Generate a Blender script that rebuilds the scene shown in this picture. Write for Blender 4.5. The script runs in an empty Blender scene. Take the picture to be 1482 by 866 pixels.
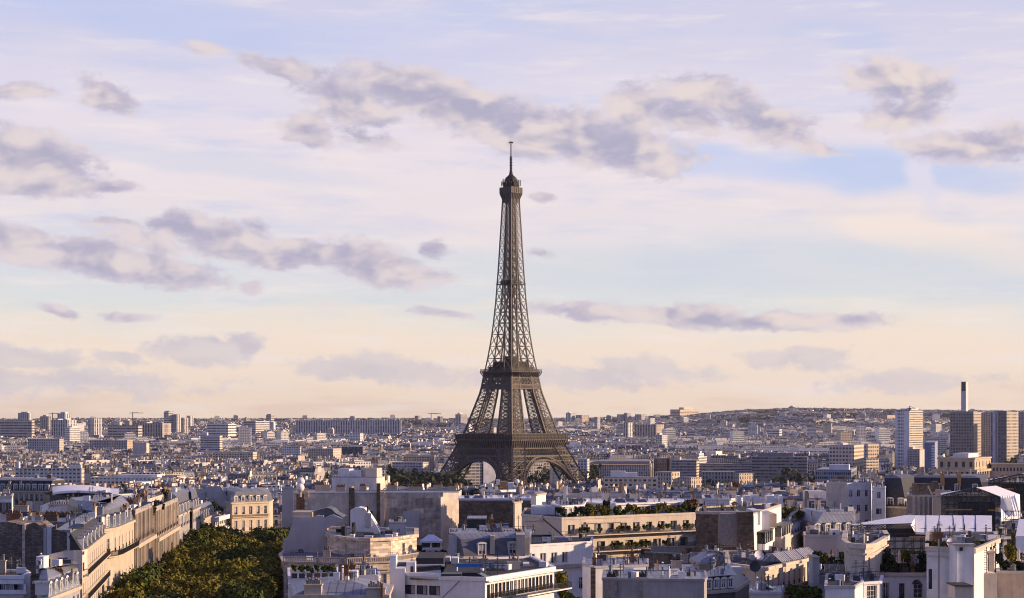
import bpy, math, random
import numpy as np
from mathutils import Vector, Matrix, noise as mnoise
R = math.radians
sc = bpy.context.scene
col = sc.collection
F = 2720.0            # focal length of the photograph in its own pixels
CAMZ = 75.0

# ---------------------------------------------------------------- camera
cam_d = bpy.data.cameras.new('camera'); cam = bpy.data.objects.new('camera', cam_d); col.objects.link(cam)
cam.location = (0, 0, CAMZ); cam.rotation_euler = (R(90), 0, 0)
cam_d.sensor_width = 36.0; cam_d.lens = 36.0*F/1482
cam_d.shift_y = (604-433)/1482
cam_d.clip_start = 1.0; cam_d.clip_end = 60000
sc.camera = cam
# ---------------------------------------------------------------- render look
sc.view_settings.view_transform = 'Standard'; sc.view_settings.look = 'None'
sc.view_settings.exposure = 0.38; sc.view_settings.gamma = 1.0
sc.view_settings.use_curve_mapping = False
sc.render.engine = 'CYCLES'
sc.cycles.use_denoising = True
sc.cycles.use_adaptive_sampling = True
sc.cycles.adaptive_threshold = 0.02
sc.cycles.max_bounces = 5; sc.cycles.diffuse_bounces = 3; sc.cycles.glossy_bounces = 2
sc.cycles.transmission_bounces = 2; sc.cycles.volume_bounces = 0; sc.cycles.transparent_max_bounces = 8
sc.cycles.sample_clamp_indirect = 4.0
sc.cycles.pixel_filter_type = 'BLACKMAN_HARRIS'; sc.cycles.filter_width = 1.05

def lin(r, g, b):
    f = lambda c: (c/255/12.92) if c/255 <= .04045 else ((c/255+.055)/1.055)**2.4
    return (f(r), f(g), f(b), 1.0)

# ---------------------------------------------------------------- sun
SUN_AZ, SUN_EL = 90.0, 14.5           # azimuth from the direction facing the camera, turning to the right
sx = math.sin(R(SUN_AZ)); sy = -math.cos(R(SUN_AZ))
sdir = Vector((sx*math.cos(R(SUN_EL)), sy*math.cos(R(SUN_EL)), math.sin(R(SUN_EL))))
sun_d = bpy.data.lights.new('sun', 'SUN'); sun_d.energy = 5.0; sun_d.angle = R(0.6); sun_d.color = (1.0, 0.70, 0.44)
sun = bpy.data.objects.new('sun', sun_d); col.objects.link(sun)
sun.rotation_euler = sdir.to_track_quat('Z', 'Y').to_euler()

# ---------------------------------------------------------------- node helper
class NT:
    def __init__(s, tree): s.t = tree; s.n = tree.nodes; s.l = tree.links
    def new(s, kind, **kw):
        nd = s.n.new(kind)
        for k, v in kw.items(): setattr(nd, k, v)
        return nd
    def put(s, sock, v):
        if v is None: return
        if hasattr(v, 'is_output'): s.l.new(v, sock)
        else: sock.default_value = v
    def m(s, op, a, b=None, c=None, clamp=False):
        nd = s.new('ShaderNodeMath', operation=op, use_clamp=clamp)
        s.put(nd.inputs[0], a); s.put(nd.inputs[1], b); s.put(nd.inputs[2], c)
        return nd.outputs[0]
    def vm(s, op, a, b=None, out=0):
        nd = s.new('ShaderNodeVectorMath', operation=op)
        s.put(nd.inputs[0], a); s.put(nd.inputs[1], b)
        return nd.outputs[out]
    def comb(s, x=0., y=0., z=0.):
        nd = s.new('ShaderNodeCombineXYZ')
        for i, v in enumerate((x, y, z)): s.put(nd.inputs[i], v)
        return nd.outputs[0]
    def sep(s, v):
        nd = s.new('ShaderNodeSeparateXYZ'); s.put(nd.inputs[0], v); return nd.outputs
    def mapping(s, v, loc=(0,0,0), rot=(0,0,0), scale=(1,1,1), kind='POINT'):
        nd = s.new('ShaderNodeMapping', vector_type=kind)
        s.put(nd.inputs[0], v); nd.inputs[1].default_value = loc; nd.inputs[2].default_value = rot; nd.inputs[3].default_value = scale
        return nd.outputs[0]
    def noise(s, v, scale=5., detail=4., rough=.55, dim='3D', w=None, dist=0., out=0):
        nd = s.new('ShaderNodeTexNoise', noise_dimensions=dim)
        s.put(nd.inputs['Vector'], v); nd.inputs['Scale'].default_value = scale; nd.inputs['Detail'].default_value = detail
        nd.inputs['Roughness'].default_value = rough; nd.inputs['Distortion'].default_value = dist
        return nd.outputs[out]
    def mix(s, f, a, b, blend='MIX'):
        nd = s.new('ShaderNodeMix', data_type='RGBA', blend_type=blend); nd.clamp_factor = True
        s.put(nd.inputs[0], f); s.put(nd.inputs[6], a); s.put(nd.inputs[7], b)
        return nd.outputs[2]
    def rng(s, v, a, b, c=0., d=1., smooth=False):
        nd = s.new('ShaderNodeMapRange', interpolation_type='SMOOTHSTEP' if smooth else 'LINEAR'); nd.clamp = True
        s.put(nd.inputs[0], v)
        for i, q in enumerate((a, b, c, d)): s.put(nd.inputs[1+i], q)
        return nd.outputs[0]
    def ramp(s, v, stops):
        nd = s.new('ShaderNodeValToRGB'); s.put(nd.inputs[0], v); e = nd.color_ramp.elements
        while len(e) > len(stops): e.remove(e[-1])
        while len(e) < len(stops): e.new(0.5)
        for q, (p, c) in zip(e, stops): q.position = p; q.color = c
        return nd.outputs[0]

# ---------------------------------------------------------------- world: Nishita overhead, an evening cloudscape along the horizon
world = bpy.data.worlds.new('World'); sc.world = world; world.use_nodes = True
T = NT(world.node_tree); T.n.clear()
gen = T.new('ShaderNodeTexCoord').outputs['Generated']
X, Y, Z = T.sep(T.vm('NORMALIZE', gen))
az = T.m('ARCTAN2', X, Y)
el = T.m('DIVIDE', Z, T.m('MAXIMUM', T.m('SQRT', T.m('ADD', T.m('MULTIPLY', X, X), T.m('MULTIPLY', Y, Y))), .05))
P = T.comb(T.m('MULTIPLY', az, 10.), T.m('MULTIPLY', el, 10.), 0.)      # direction on the sky, tenths of a radian
def sky_at(px, py):
    a = math.atan((px-741)/F); return a*10, (604-py)/F*math.cos(a)*10
UN = 10/F
warp = T.noise(T.mapping(P, scale=(1.0, 2.0, 1)), 1.6, 3., .55, out=1)
Pw = T.vm('ADD', P, T.vm('MULTIPLY', T.vm('SUBTRACT', warp, (.5, .5, .5)), (.34, .14, 0)))
# clear-sky gradient with high thin streaks
stops = [(604,(235,210,189)),(585,(245,222,199)),(548,(249,229,208)),(505,(247,228,210)),(470,(239,229,217)),(430,(222,225,226)),
         (380,(223,223,229)),(310,(234,225,229)),(235,(236,225,231)),(150,(225,219,234)),(60,(214,211,232)),(0,(208,208,233))]
pyv = T.m('MULTIPLY_ADD', T.sep(Pw)[1], -F/10, 604.)
st1 = T.noise(T.mapping(P, rot=(0,0,R(9)), scale=(.45, 3.2, 1)), 2.1, 6., .6)
pyv2 = T.m('ADD', pyv, T.m('MULTIPLY', T.m('SUBTRACT', st1, .5), 150.))
base = T.ramp(T.m('DIVIDE', pyv2, 604.), [(q/604, lin(*c)) for q, c in reversed(stops)])
st2 = T.noise(T.mapping(P, loc=(3.1, 1.7, 0), rot=(0,0,R(12)), scale=(.5, 2.6, 1)), 1.8, 7., .62)
base = T.mix(T.m('MULTIPLY', T.rng(st2, .48, .66, smooth=True), T.rng(pyv, 480., 330., 0., .55)), base, lin(196, 205, 236))
st3 = T.noise(T.mapping(P, loc=(7.1, 4.7, 0), rot=(0,0,R(14)), scale=(.6, 4.5, 1)), 2.6, 7., .62)
base = T.mix(T.m('MULTIPLY', T.rng(st3, .48, .7, smooth=True), .48), base, lin(246, 234, 231))
def ell(v, px, py, rx, ry, rot, w):
    cx, cy = sky_at(px, py)
    q = T.mapping(v, loc=(cx, cy, 0), rot=(0, 0, -R(rot)), scale=(rx*UN, ry*UN, 1), kind='TEXTURE')
    return T.m('MULTIPLY_ADD', T.vm('LENGTH', q, out=1), -w, w)
for (px, py, rx, ry, rot, c, k) in [(1262,243,125,30,6,(190,206,240),.85),(1420,262,70,20,4,(194,207,238),.6),(1000,228,210,20,7,(196,208,241),.7),
        (240,32,260,34,7,(192,202,238),.75),(620,60,160,40,4,(204,208,238),.5),(1360,345,170,26,13,(248,231,220),.8),(700,330,300,26,2,(240,226,228),.3),
        (300,235,220,14,6,(208,214,232),.5),(1100,385,380,34,0,(210,217,226),.6),(1345,262,17,40,-12,(226,221,236),.9)]:
    v = T.rng(ell(Pw, px, py, rx*1.5, ry*1.6, rot, 1.), 0., .65, 0., k, smooth=True)
    base = T.mix(v, base, lin(*c))
# cloud bodies: (px, py, rx, ry, tilt, weight)
CL = [(415,100,85,18,12,0.8),(500,145,90,34,14,1.0),(440,185,34,30,40,0.8),(590,125,100,30,10,1.0),(520,195,50,18,10,0.6),(690,165,90,34,10,1.1),(770,190,110,40,6,1.1),(880,212,120,36,8,1.1),(925,158,46,34,-20,1.0),(320,78,38,10,8,0.55),(1035,140,80,30,12,1.0),(1110,175,80,30,15,1.0),(1185,210,40,10,15,0.7),(1300,118,80,34,12,1.0),(1315,165,66,26,0,0.8),(1415,213,88,26,2,1.0),(1470,200,40,22,0,0.7),(28,132,44,15,0,0.9),(150,140,54,24,24,1.0),(42,228,85,40,14,1.1),(70,262,70,20,6,1.0),(150,270,48,9,0,0.8),(40,350,66,24,6,1.0),(120,372,100,26,6,1.1),(230,388,100,22,8,1.0),(165,326,46,11,6,0.7),(255,330,62,22,2,1.0),(330,345,80,28,6,1.1),(395,372,50,20,10,1.0),(372,322,30,10,4,0.6),(540,378,90,30,12,1.1),(600,398,56,16,4,0.9),(630,358,26,18,20,0.8),(365,412,16,8,0,0.6),(440,362,80,22,10,1.0),(210,352,60,14,8,0.8),(640,150,90,30,12,1.0),(820,190,90,34,8,1.0),(720,175,80,30,6,0.9),(990,170,60,26,10,0.8),(785,291,13,8,0,0.75),(790,364,24,8,4,0.5),(80,450,34,9,14,0.7),(185,456,44,7,2,0.7),(642,453,44,6,6,0.7),(840,449,90,12,4,0.85),(985,456,120,20,2,1.1),(1120,466,110,15,2,1.0),(1215,464,70,11,0,0.8),(285,508,66,20,2,1.0),(345,506,34,20,0,0.9),(50,516,80,14,3,0.7),(175,513,36,9,8,0.6),(565,537,170,17,4,0.62),(80,552,190,20,0,0.5),(850,545,130,16,2,0.55),(1150,520,80,15,2,0.6),(940,538,90,16,4,0.5),(1320,550,110,14,0,0.55)]
fld = None
for c in CL:
    v = ell(Pw, c[0], c[1], c[2]*1.12, c[3]*1.12, c[4], c[5])
    fld = v if fld is None else T.m('SMOOTH_MAX', fld, v, .12)
nz = T.noise(T.mapping(Pw, scale=(1., 1.7, 1)), 3.2, 9., .62)
nz2 = T.noise(T.mapping(P, scale=(1., 1.6, 1)), 11., 9., .62)
dens = T.m('ADD', fld, T.m('MULTIPLY_ADD', nz, 1.75, -.80))
dens = T.m('ADD', dens, T.m('MULTIPLY_ADD', nz2, .9, -.45))
alpha = T.rng(dens, -.05, .4, smooth=True)
thick = T.rng(dens, .1, .8, smooth=True)
# lit from the upper right: compare the noise with itself a little nearer the sun
nzs = T.noise(T.mapping(T.vm('ADD', Pw, (.05, .06, 0)), scale=(1., 1.7, 1)), 3.2, 3., .5)
nz0 = T.noise(T.mapping(Pw, scale=(1., 1.7, 1)), 3.2, 3., .5)
lit = T.rng(T.m('SUBTRACT', nz0, nzs), -.13, .17, smooth=True)
ccol = T.mix(lit, lin(176, 172, 196), lin(228, 215, 215))
ccol = T.mix(T.m('MULTIPLY', T.rng(az, -.05, .16), T.m('MULTIPLY', lit, .5)), ccol, lin(240, 222, 212))
ccol = T.mix(T.rng(thick, 0., 1., .45, .0), ccol, lin(222, 212, 224))
low = T.rng(pyv, 470., 520.)
ccol = T.mix(T.m('MULTIPLY', low, .55), ccol, lin(197, 198, 211))
cloudy = T.mix(T.m('MULTIPLY', alpha, T.rng(low, 0., 1., .93, .6)), base, ccol)
vis = T.new('ShaderNodeBackground'); T.put(vis.inputs[0], cloudy); vis.inputs[1].default_value = 0.775
nis = T.new('ShaderNodeTexSky'); nis.sky_type = 'NISHITA'; nis.sun_disc = False
nis.sun_elevation = R(SUN_EL); nis.sun_rotation = math.atan2(sx, sy); nis.altitude = 100; nis.air_density = 1.0; nis.dust_density = .6; nis.ozone_density = 2.0
ns = T.new('ShaderNodeBackground'); T.put(ns.inputs[0], nis.outputs[0]); ns.inputs[1].default_value = 0.065
# the clouds thin out overhead and towards the east behind the camera, where the blue sky and the added violet fill take over
mx = T.new('ShaderNodeMixShader')
T.put(mx.inputs[0], T.m('MAXIMUM', T.rng(el, .26, .6, smooth=True), T.rng(Y, .86, .1, smooth=True)))
T.l.new(vis.outputs[0], mx.inputs[1]); 
violet_fill = T.new('ShaderNodeBackground'); T.put(violet_fill.inputs[0], lin(134, 120, 208)); violet_fill.inputs[1].default_value = .34   # violet-blue glow added to the unseen sky to tint the shadows
ad = T.new('ShaderNodeAddShader'); T.l.new(ns.outputs[0], ad.inputs[0]); T.l.new(violet_fill.outputs[0], ad.inputs[1]); T.l.new(ad.outputs[0], mx.inputs[2])
wo = T.new('ShaderNodeOutputWorld'); T.l.new(mx.outputs[0], wo.inputs[0])
world.cycles.sampling_method = 'MANUAL'; world.cycles.sample_map_resolution = 512
HAZE = 1.8e-5
# ---------------------------------------------------------------- ground height
def sstep(a, b, x):
    t = min(1, max(0, (x-a)/(b-a))); return t*t*(3-2*t)
RID = [(-.6,44),(-.27,48),(-.15,50),(-.05,52),(0.,48),(.05,56),(.09,68),(.12,88),(.155,98),(.19,94),(.23,86),(.27,82),(.6,78)]
def ridge(u):
    for (a, p), (b, q) in zip(RID, RID[1:]):
        if a <= u <= b: return p+(q-p)*(u-a)/(b-a)
    return 62
def ground(x, y):
    z = 25 - 21*sstep(300, 1300, y)
    z += 9*math.exp(-(((x-330)/170)**2+((y-1330)/240)**2))
    u = x/max(y, 1)
    z += (ridge(u)-4)*sstep(4300, 8700, y)*(1 if y < 8700 else max(.6, 1-(y-8700)/8000))
    if y > 4000: z += 9*mnoise.noise(Vector((x/900, y/900, 0)))*sstep(4000, 6000, y)
    return z

def at(px, py, Y): return ((px-741)*Y/F, Y, CAMZ-(py-604)*Y/F)
def zof(py, Y): return CAMZ-(py-604)*Y/F

# ---------------------------------------------------------------- mesh builder
class MB:
    def __init__(s): s.v = []; s.f = []; s.m = []; s.c = []
    def face(s, pts, mi=0, c=(1, 1, 1)):
        n = len(s.v); s.v.extend(pts); s.f.append(tuple(range(n, n+len(pts)))); s.m.append(mi); s.c.append(c)
    def box(s, x0, y0, z0, x1, y1, z1, mi=0, c=(1,1,1), skip=''):
        a, b, cc, d = (x0,y0), (x1,y0), (x1,y1), (x0,y1)
        for k, (p, q) in zip('frbl', ((a,b),(b,cc),(cc,d),(d,a))):
            if k not in skip: s.face([(*p,z0),(*q,z0),(*q,z1),(*p,z1)], mi, c)
        if 't' not in skip: s.face([(*a,z1),(*b,z1),(*cc,z1),(*d,z1)], mi, c)
        if 'u' not in skip: s.face([(*a,z0),(*d,z0),(*cc,z0),(*b,z0)], mi, c)
    def prism(s, poly, z0, z1, mi=0, c=(1,1,1), top=True, bot=True):
        n = len(poly)
        for i in range(n):
            p, q = poly[i], poly[(i+1) % n]
            s.face([(*p,z0),(*q,z0),(*q,z1),(*p,z1)], mi, c)
        if top: s.face([(*p, z1) for p in poly], mi, c)
        if bot: s.face([(*p, z0) for p in reversed(poly)], mi, c)
    def loft(s, A, zA, B, zB, mi=0, c=(1,1,1)):
        n = len(A)
        for i in range(n):
            j = (i+1) % n
            s.face([(*A[i],zA),(*A[j],zA),(*B[j],zB),(*B[i],zB)], mi, c)
    def bar(s, p, q, r, mi=0, c=(1,1,1), r2=None):
        p = Vector(p); q = Vector(q); d = q-p
        if d.length < 1e-6: return
        d.normalize(); up = Vector((0,0,1)) if abs(d.z) < .9 else Vector((1,0,0))
        a = d.cross(up).normalized(); b = d.cross(a).normalized()
        r2 = r if r2 is None else r2
        P0 = [p+a*r+b*r, p-a*r+b*r, p-a*r-b*r, p+a*r-b*r]; Q0 = [q+a*r2+b*r2, q-a*r2+b*r2, q-a*r2-b*r2, q+a*r2-b*r2]
        for i in range(4):
            j = (i+1) % 4
            s.face([tuple(P0[j]), tuple(P0[i]), tuple(Q0[i]), tuple(Q0[j])], mi, c)
        s.face([tuple(x) for x in P0], mi, c); s.face([tuple(x) for x in reversed(Q0)], mi, c)
    def cyl(s, x, y, z0, z1, r0, r1=None, n=10, mi=0, c=(1,1,1)):
        r1 = r0 if r1 is None else r1
        A = [(x+r0*math.cos(2*math.pi*i/n), y+r0*math.sin(2*math.pi*i/n)) for i in range(n)]
        B = [(x+r1*math.cos(2*math.pi*i/n), y+r1*math.sin(2*math.pi*i/n)) for i in range(n)]
        s.loft(A, z0, B, z1, mi, c); s.face([(*p, z1) for p in B], mi, c); s.face([(*p, z0) for p in reversed(A)], mi, c)
    def add(s, o, mat=None, off=(0,0,0), rz=0):
        n = len(s.v); cs, sn = math.cos(rz), math.sin(rz)
        s.v.extend((v[0]*cs-v[1]*sn+off[0], v[0]*sn+v[1]*cs+off[1], v[2]+off[2]) for v in o.v)
        s.f.extend(tuple(i+n for i in f) for f in o.f); s.m.extend(o.m); s.c.extend(o.c)
    def mesh(s, name, mats, smooth=False):
        me = bpy.data.meshes.new(name); me.from_pydata(s.v, [], s.f)
        if not isinstance(mats, (list, tuple)): mats = [mats]
        for m in mats: me.materials.append(m)
        nf = len(s.f)
        me.polygons.foreach_set('material_index', s.m)
        if smooth: me.polygons.foreach_set('use_smooth', [True]*nf)
        # metre UVs: u runs level along the face, v up it
        V = np.array(s.v, float).reshape(-1, 3)
        lv = np.empty(len(me.loops), int); me.loops.foreach_get('vertex_index', lv)
        lt = np.array([len(f) for f in s.f]); ls = np.concatenate([[0], np.cumsum(lt)[:-1]])
        n = np.cross(V[lv[ls+1]]-V[lv[ls]], V[lv[ls+2]]-V[lv[ls+1]])
        n /= np.maximum(np.linalg.norm(n, axis=1, keepdims=True), 1e-9)
        t = np.stack([-n[:,1], n[:,0], np.zeros(nf)], 1); ln = np.linalg.norm(t, axis=1)
        flat = ln < .08; t[flat] = (1,0,0); t /= np.linalg.norm(t, axis=1, keepdims=True)
        b = np.cross(n, t)
        fi = np.repeat(np.arange(nf), lt); p = V[lv]
        uv = np.stack([(p*t[fi]).sum(1), (p*b[fi]).sum(1)], 1)
        me.uv_layers.new(name='UVMap').data.foreach_set('uv', uv.ravel())
        at_ = me.attributes.new('col', 'FLOAT_COLOR', 'FACE')
        cc = np.ones((nf, 4)); cc[:, :3] = np.array(s.c); at_.data.foreach_set('color', cc.ravel())
        me.update(); return me
    def build(s, name, mats, parent=None, smooth=False):
        o = bpy.data.objects.new(name, s.mesh(name, mats, smooth)); col.objects.link(o)
        if parent is not None: o.parent = parent
        return o

USED = {}
def tag(o, label=None, cat=None, group=None, kind=None):
    if label: o['label'] = label
    if cat: o['category'] = cat
    if group: o['group'] = group
    if kind: o['kind'] = kind
    return o
def thing(name, label, cat, loc=(0,0,0), rz=0, group=None):
    o = bpy.data.objects.new(name, None); o.empty_display_size = .5; col.objects.link(o)
    o.location = loc; o.rotation_euler = (0, 0, rz)
    return tag(o, label, cat, group)
def link(name, me, parent, loc=(0,0,0), rz=0):
    o = bpy.data.objects.new(name, me); col.objects.link(o)
    if parent is not None: o.parent = parent
    o.location = loc; o.rotation_euler = (0, 0, rz); return o
def copy_tree(o, parent=None):
    c = o.copy(); col.objects.link(c); c.parent = parent
    for ch in o.children: copy_tree(ch, c)
    return c

# ---------------------------------------------------------------- materials
M = {}
def mat(name, colr, rough=.8, metal=0., spec=.3, var=.12, vscale=.35, streak=0., bump=0., bscale=6., attr=False, fn=None):
    m = bpy.data.materials.new(name); m.use_nodes = True; t = NT(m.node_tree)
    bs = t.n['Principled BSDF']; bs.inputs['Roughness'].default_value = rough; bs.inputs['Metallic'].default_value = metal
    bs.inputs['Specular IOR Level'].default_value = spec
    oc = t.new('ShaderNodeTexCoord').outputs['Object']
    c = (*colr, 1.) if len(colr) == 3 else colr
    if attr:
        a = t.new('ShaderNodeAttribute', attribute_name='col'); c = a.outputs['Color']
    if var:
        v = t.noise(oc, vscale, 5., .6)
        f = t.rng(v, .3, .7, 1-var, 1+var)
        c = t.mix(1., c, t.comb(f, f, f), 'MULTIPLY')
    if streak:
        v = t.noise(t.mapping(oc, scale=(1.6, 1.6, .13)), 1., 5., .65)
        f = t.rng(v, .42, .72, 1., 1-streak)
        c = t.mix(1., c, t.comb(f, f, f), 'MULTIPLY')
    if fn: c = fn(t, c, oc, bs)
    t.put(bs.inputs['Base Color'], c)
    if bump:
        bn = t.new('ShaderNodeBump'); bn.inputs['Strength'].default_value = bump; bn.inputs['Distance'].default_value = .1
        t.put(bn.inputs['Height'], t.noise(oc, bscale, 6., .6)); t.l.new(bn.outputs[0], bs.inputs['Normal'])
    M[name] = m; return m
def uvxy(t):
    u = t.new('ShaderNodeTexCoord').outputs['UV']; return t.sep(u)
def facade_fn(sx_, sy_, ww, wh, band=False, glass=(.03,.035,.045), cornice=True):
    def fn(t, c, oc, bs):
        u, v, _ = uvxy(t)
        U = t.m('DIVIDE', u, sx_); V = t.m('DIVIDE', v, sy_)
        fu, fv = t.m('FRACT', U), t.m('FRACT', V)
        ins = lambda f, w: t.m('LESS_THAN', t.m('ABSOLUTE', t.m('SUBTRACT', f, .5)), w/2)
        mk = ins(fv, wh)
        if not band: mk = t.m('MULTIPLY', mk, ins(fu, ww))
        else: mk = t.m('MULTIPLY', mk, ins(fu, ww))
        wn = t.new('ShaderNodeTexWhiteNoise', noise_dimensions='2D')
        t.put(wn.inputs['Vector'], t.comb(t.m('FLOOR', U), t.m('FLOOR', V)))
        rnd = wn.outputs[0]
        g = t.mix(t.rng(rnd, .55, 1., 0., .8), (*glass, 1), (.30, .29, .28, 1))
        if cornice:
            cl = t.m('LESS_THAN', fv, .09)
            c = t.mix(t.m('MULTIPLY', cl, .5), c, (.22, .2, .19, 1))
        c = t.mix(mk, c, g)
        t.put(bs.inputs['Roughness'], t.rng(mk, 0., 1., .85, .3))
        return c
    return fn
mat('facade_tall', (.5,)*3, attr=True, streak=.12, fn=facade_fn(2.5, 3.3, .48, .66))
mat('facade_grid', (.5,)*3, attr=True, streak=.15, fn=facade_fn(3.2, 3.0, .62, .48))
mat('facade_band', (.5,)*3, attr=True, streak=.12, fn=facade_fn(4.2, 3.2, .90, .42, band=True, cornice=False))
mat('facade_office', (.5,)*3, attr=True, streak=.1, fn=facade_fn(1.7, 3.4, .72, .6, cornice=False))
mat('facade_stripe', (.5,)*3, attr=True, streak=.1, fn=facade_fn(6.5, 9.3, .5, .93, glass=(.05,.055,.07), cornice=False))
mat('facade_bandfar', (.5,)*3, attr=True, streak=.1, fn=facade_fn(11., 6.2, .93, .45, glass=(.05,.055,.07), cornice=False))
mat('facade_coarse', (.5,)*3, attr=True, streak=.1, fn=facade_fn(3.9, 4.6, .6, .5, glass=(.035,.037,.05), cornice=False))
mat('plain_wall', (.5,)*3, attr=True, streak=.18, var=.18, vscale=.15)
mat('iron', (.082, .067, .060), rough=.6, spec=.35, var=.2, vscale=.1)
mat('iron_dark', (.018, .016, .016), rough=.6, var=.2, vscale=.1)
def seam_fn(pitch, depth=.5):
    def fn(t, c, oc, bs):
        u, v, _ = uvxy(t)
        f = t.m('FRACT', t.m('DIVIDE', u, pitch))
        ln_ = t.m('LESS_THAN', f, .17)
        g = t.m('FRACT', t.m('DIVIDE', v, pitch*4.3))
        hz = t.m('LESS_THAN', g, .03)
        pan = t.new('ShaderNodeTexWhiteNoise', noise_dimensions='2D')
        t.put(pan.inputs['Vector'], t.comb(t.m('FLOOR', t.m('DIVIDE', u, pitch)), t.m('FLOOR', t.m('DIVIDE', v, pitch*4.3))))
        k = t.rng(pan.outputs[0], 0., 1., .86, 1.12)
        c = t.mix(1., c, t.comb(k, k, k), 'MULTIPLY')
        return t.mix(t.m('MULTIPLY', t.m('MAXIMUM', ln_, hz), depth), c, (.09, .095, .11, 1))
    return fn
mat('zinc', (.23, .245, .29), rough=.45, metal=.1, spec=.5, var=.16, vscale=.3, fn=seam_fn(1.15, .75))
mat('zinc_any', (.5,)*3, attr=True, rough=.6, metal=.0, spec=.25, var=.18, vscale=.15, fn=seam_fn(1.1, .35))
mat('slate', (.034,.037,.047), rough=.6, spec=.25, var=.25, vscale=.8, bump=.2)
mat('gravel_roof', (.5,)*3, attr=True, rough=.95, var=.25, vscale=.12)
mat('terracotta', (.19, .105, .062), rough=.9, var=.3, vscale=2.)
mat('ground', (.038, .038, .042), rough=.95, var=.4, vscale=.01)
mat('hill_green', (.05, .06, .04), rough=.95, var=.4, vscale=.01)

# ---------------------------------------------------------------- ground sheet
def make_ground():
    mb = MB()
    ys = [-300, 0, 150, 300, 420, 560, 700, 850, 1000, 1150, 1300, 1450, 1600, 1800, 2100, 2600, 3200, 3800, 4400] + list(range(4700, 9300, 200)) + [9600, 10200, 11500, 14000, 20000, 40000]
    us = [-.62+i*.031 for i in range(41)]
    V = []
    for y in ys:
        for u in us:
            x = u*max(y, 900); V.append((x, y, ground(x, y) if y < 12000 else 40))
    n = len(us); mb.v = V
    for j in range(len(ys)-1):
        for i in range(n-1):
            a = j*n+i; mb.f.append((a, a+1, a+n+1, a+n)); mb.m.append(1 if ys[j] > 5200 else 0); mb.c.append((1,1,1))
    tag(mb.build('ground', [M['ground'], M['hill_green']]), kind='structure')
make_ground()
# ---------------------------------------------------------------- the iron tower
TX, TY = at(739.5, 0, 1700)[0], 1700
tower = thing('lattice_tower', 'tall brown wrought iron lattice tower on four splayed legs, rising far above the rooftops', 'tower', (TX, TY, 1.0), R(46.2))
OUT = [(0,60.),(19,47.2),(44,36.3),(59,30.2),(97,19.4),(116,16.6),(130,14.4),(152.5,11.7),(180,9.6),(208,8.1),(240,6.7),(267,5.5),(278,5.3)]
WID = [(0,22.),(19,16.5),(44,15.6),(59,16.4),(97,11.),(116,9.2),(152,7.6),(180,7.4),(208,7.2),(278,5.)]
def prof(tab, z):
    for (a, p), (b, q) in zip(tab, tab[1:]):
        if z <= b: return p+(q-p)*(z-a)/(b-a)
    return tab[-1][1]
def out_(z): return prof(OUT, z)
def inn_(z): return max(out_(z)-prof(WID, z), 0.)
def legcorner(sx_, sy_, a, b, z):
    fa = out_(z) if a else inn_(z); fb = out_(z) if b else inn_(z)
    return Vector((sx_*fa, sy_*fb, z))
def lattice_panel(mb, A0, B0, A1, B1, r, n=1, mid=False):
    """X bracing between the rails A0-A1 and B0-B1."""
    for k in range(n):
        t0, t1 = k/n, (k+1)/n
        a0, a1 = A0.lerp(A1, t0), A0.lerp(A1, t1); b0, b1 = B0.lerp(B1, t0), B0.lerp(B1, t1)
        mb.bar(a0, b1, r); mb.bar(b0, a1, r); mb.bar(a1, b1, r*.9)
        if mid:
            m0, m1 = a0.lerp(b0, .5), a1.lerp(b1, .5)
            mb.bar(m0, m1, r*.55)
            c = (a0+b1)*.5; mb.bar(a0.lerp(a1, .5), b0.lerp(b1, .5), r*.55)
            for p, q in ((a0, b0), (a1, b1)):
                s = p.lerp(q, .5)
                mb.bar(a0.lerp(a1, .5), s, r*.5); mb.bar(b0.lerp(b1, .5), s, r*.5)
def leg(mb, sx_, sy_, zs, rc, rb, mid=True, inner=True):
    C = [(1,1),(1,0),(0,0),(0,1)]
    for z0, z1 in zip(zs, zs[1:]):
        P0 = [legcorner(sx_, sy_, a, b, z0) for a, b in C]; P1 = [legcorner(sx_, sy_, a, b, z1) for a, b in C]
        for i in range(4):
            j = (i+1) % 4
            if (P0[i]-P0[j]).length < .6: continue
            if i in (0, 3) or inner: lattice_panel(mb, P0[i], P0[j], P1[i], P1[j], rb, 1, mid)
            mb.bar(P0[i], P1[i], rc)
for sx_ in (-1, 1):
    for sy_ in (-1, 1):
        mb = MB(); leg(mb, sx_, sy_, [0, 10, 19, 28, 36.5, 44, 53], .85, .3)
        c = (out_(0)+inn_(0))/2
        lg = mb.build('leg', M['iron'], tower)
        mb = MB(); mb.box(sx_*c-15, sy_*c-15, -3, sx_*c+15, sy_*c+15, 1.5); mb.build('footing', M['plain_wall'], lg)
        mb = MB(); leg(mb, sx_, sy_, [57, 63, 69.5, 76, 82.5, 89, 95, 101, 107, 113], .62, .3)
        # inclined lift track up the middle of the leg
        for q in (-1.4, 1.4):
            for z0, z1 in ((57, 97), (97, 113)):
                a, b = (out_(z0)+inn_(z0))/2, (out_(z1)+inn_(z1))/2
                mb.bar((sx_*a+q, sy_*a-q, z0), (sx_*b+q, sy_*b-q, z1), .5)
        mb.build('upper_leg', M['iron'], tower)
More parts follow.
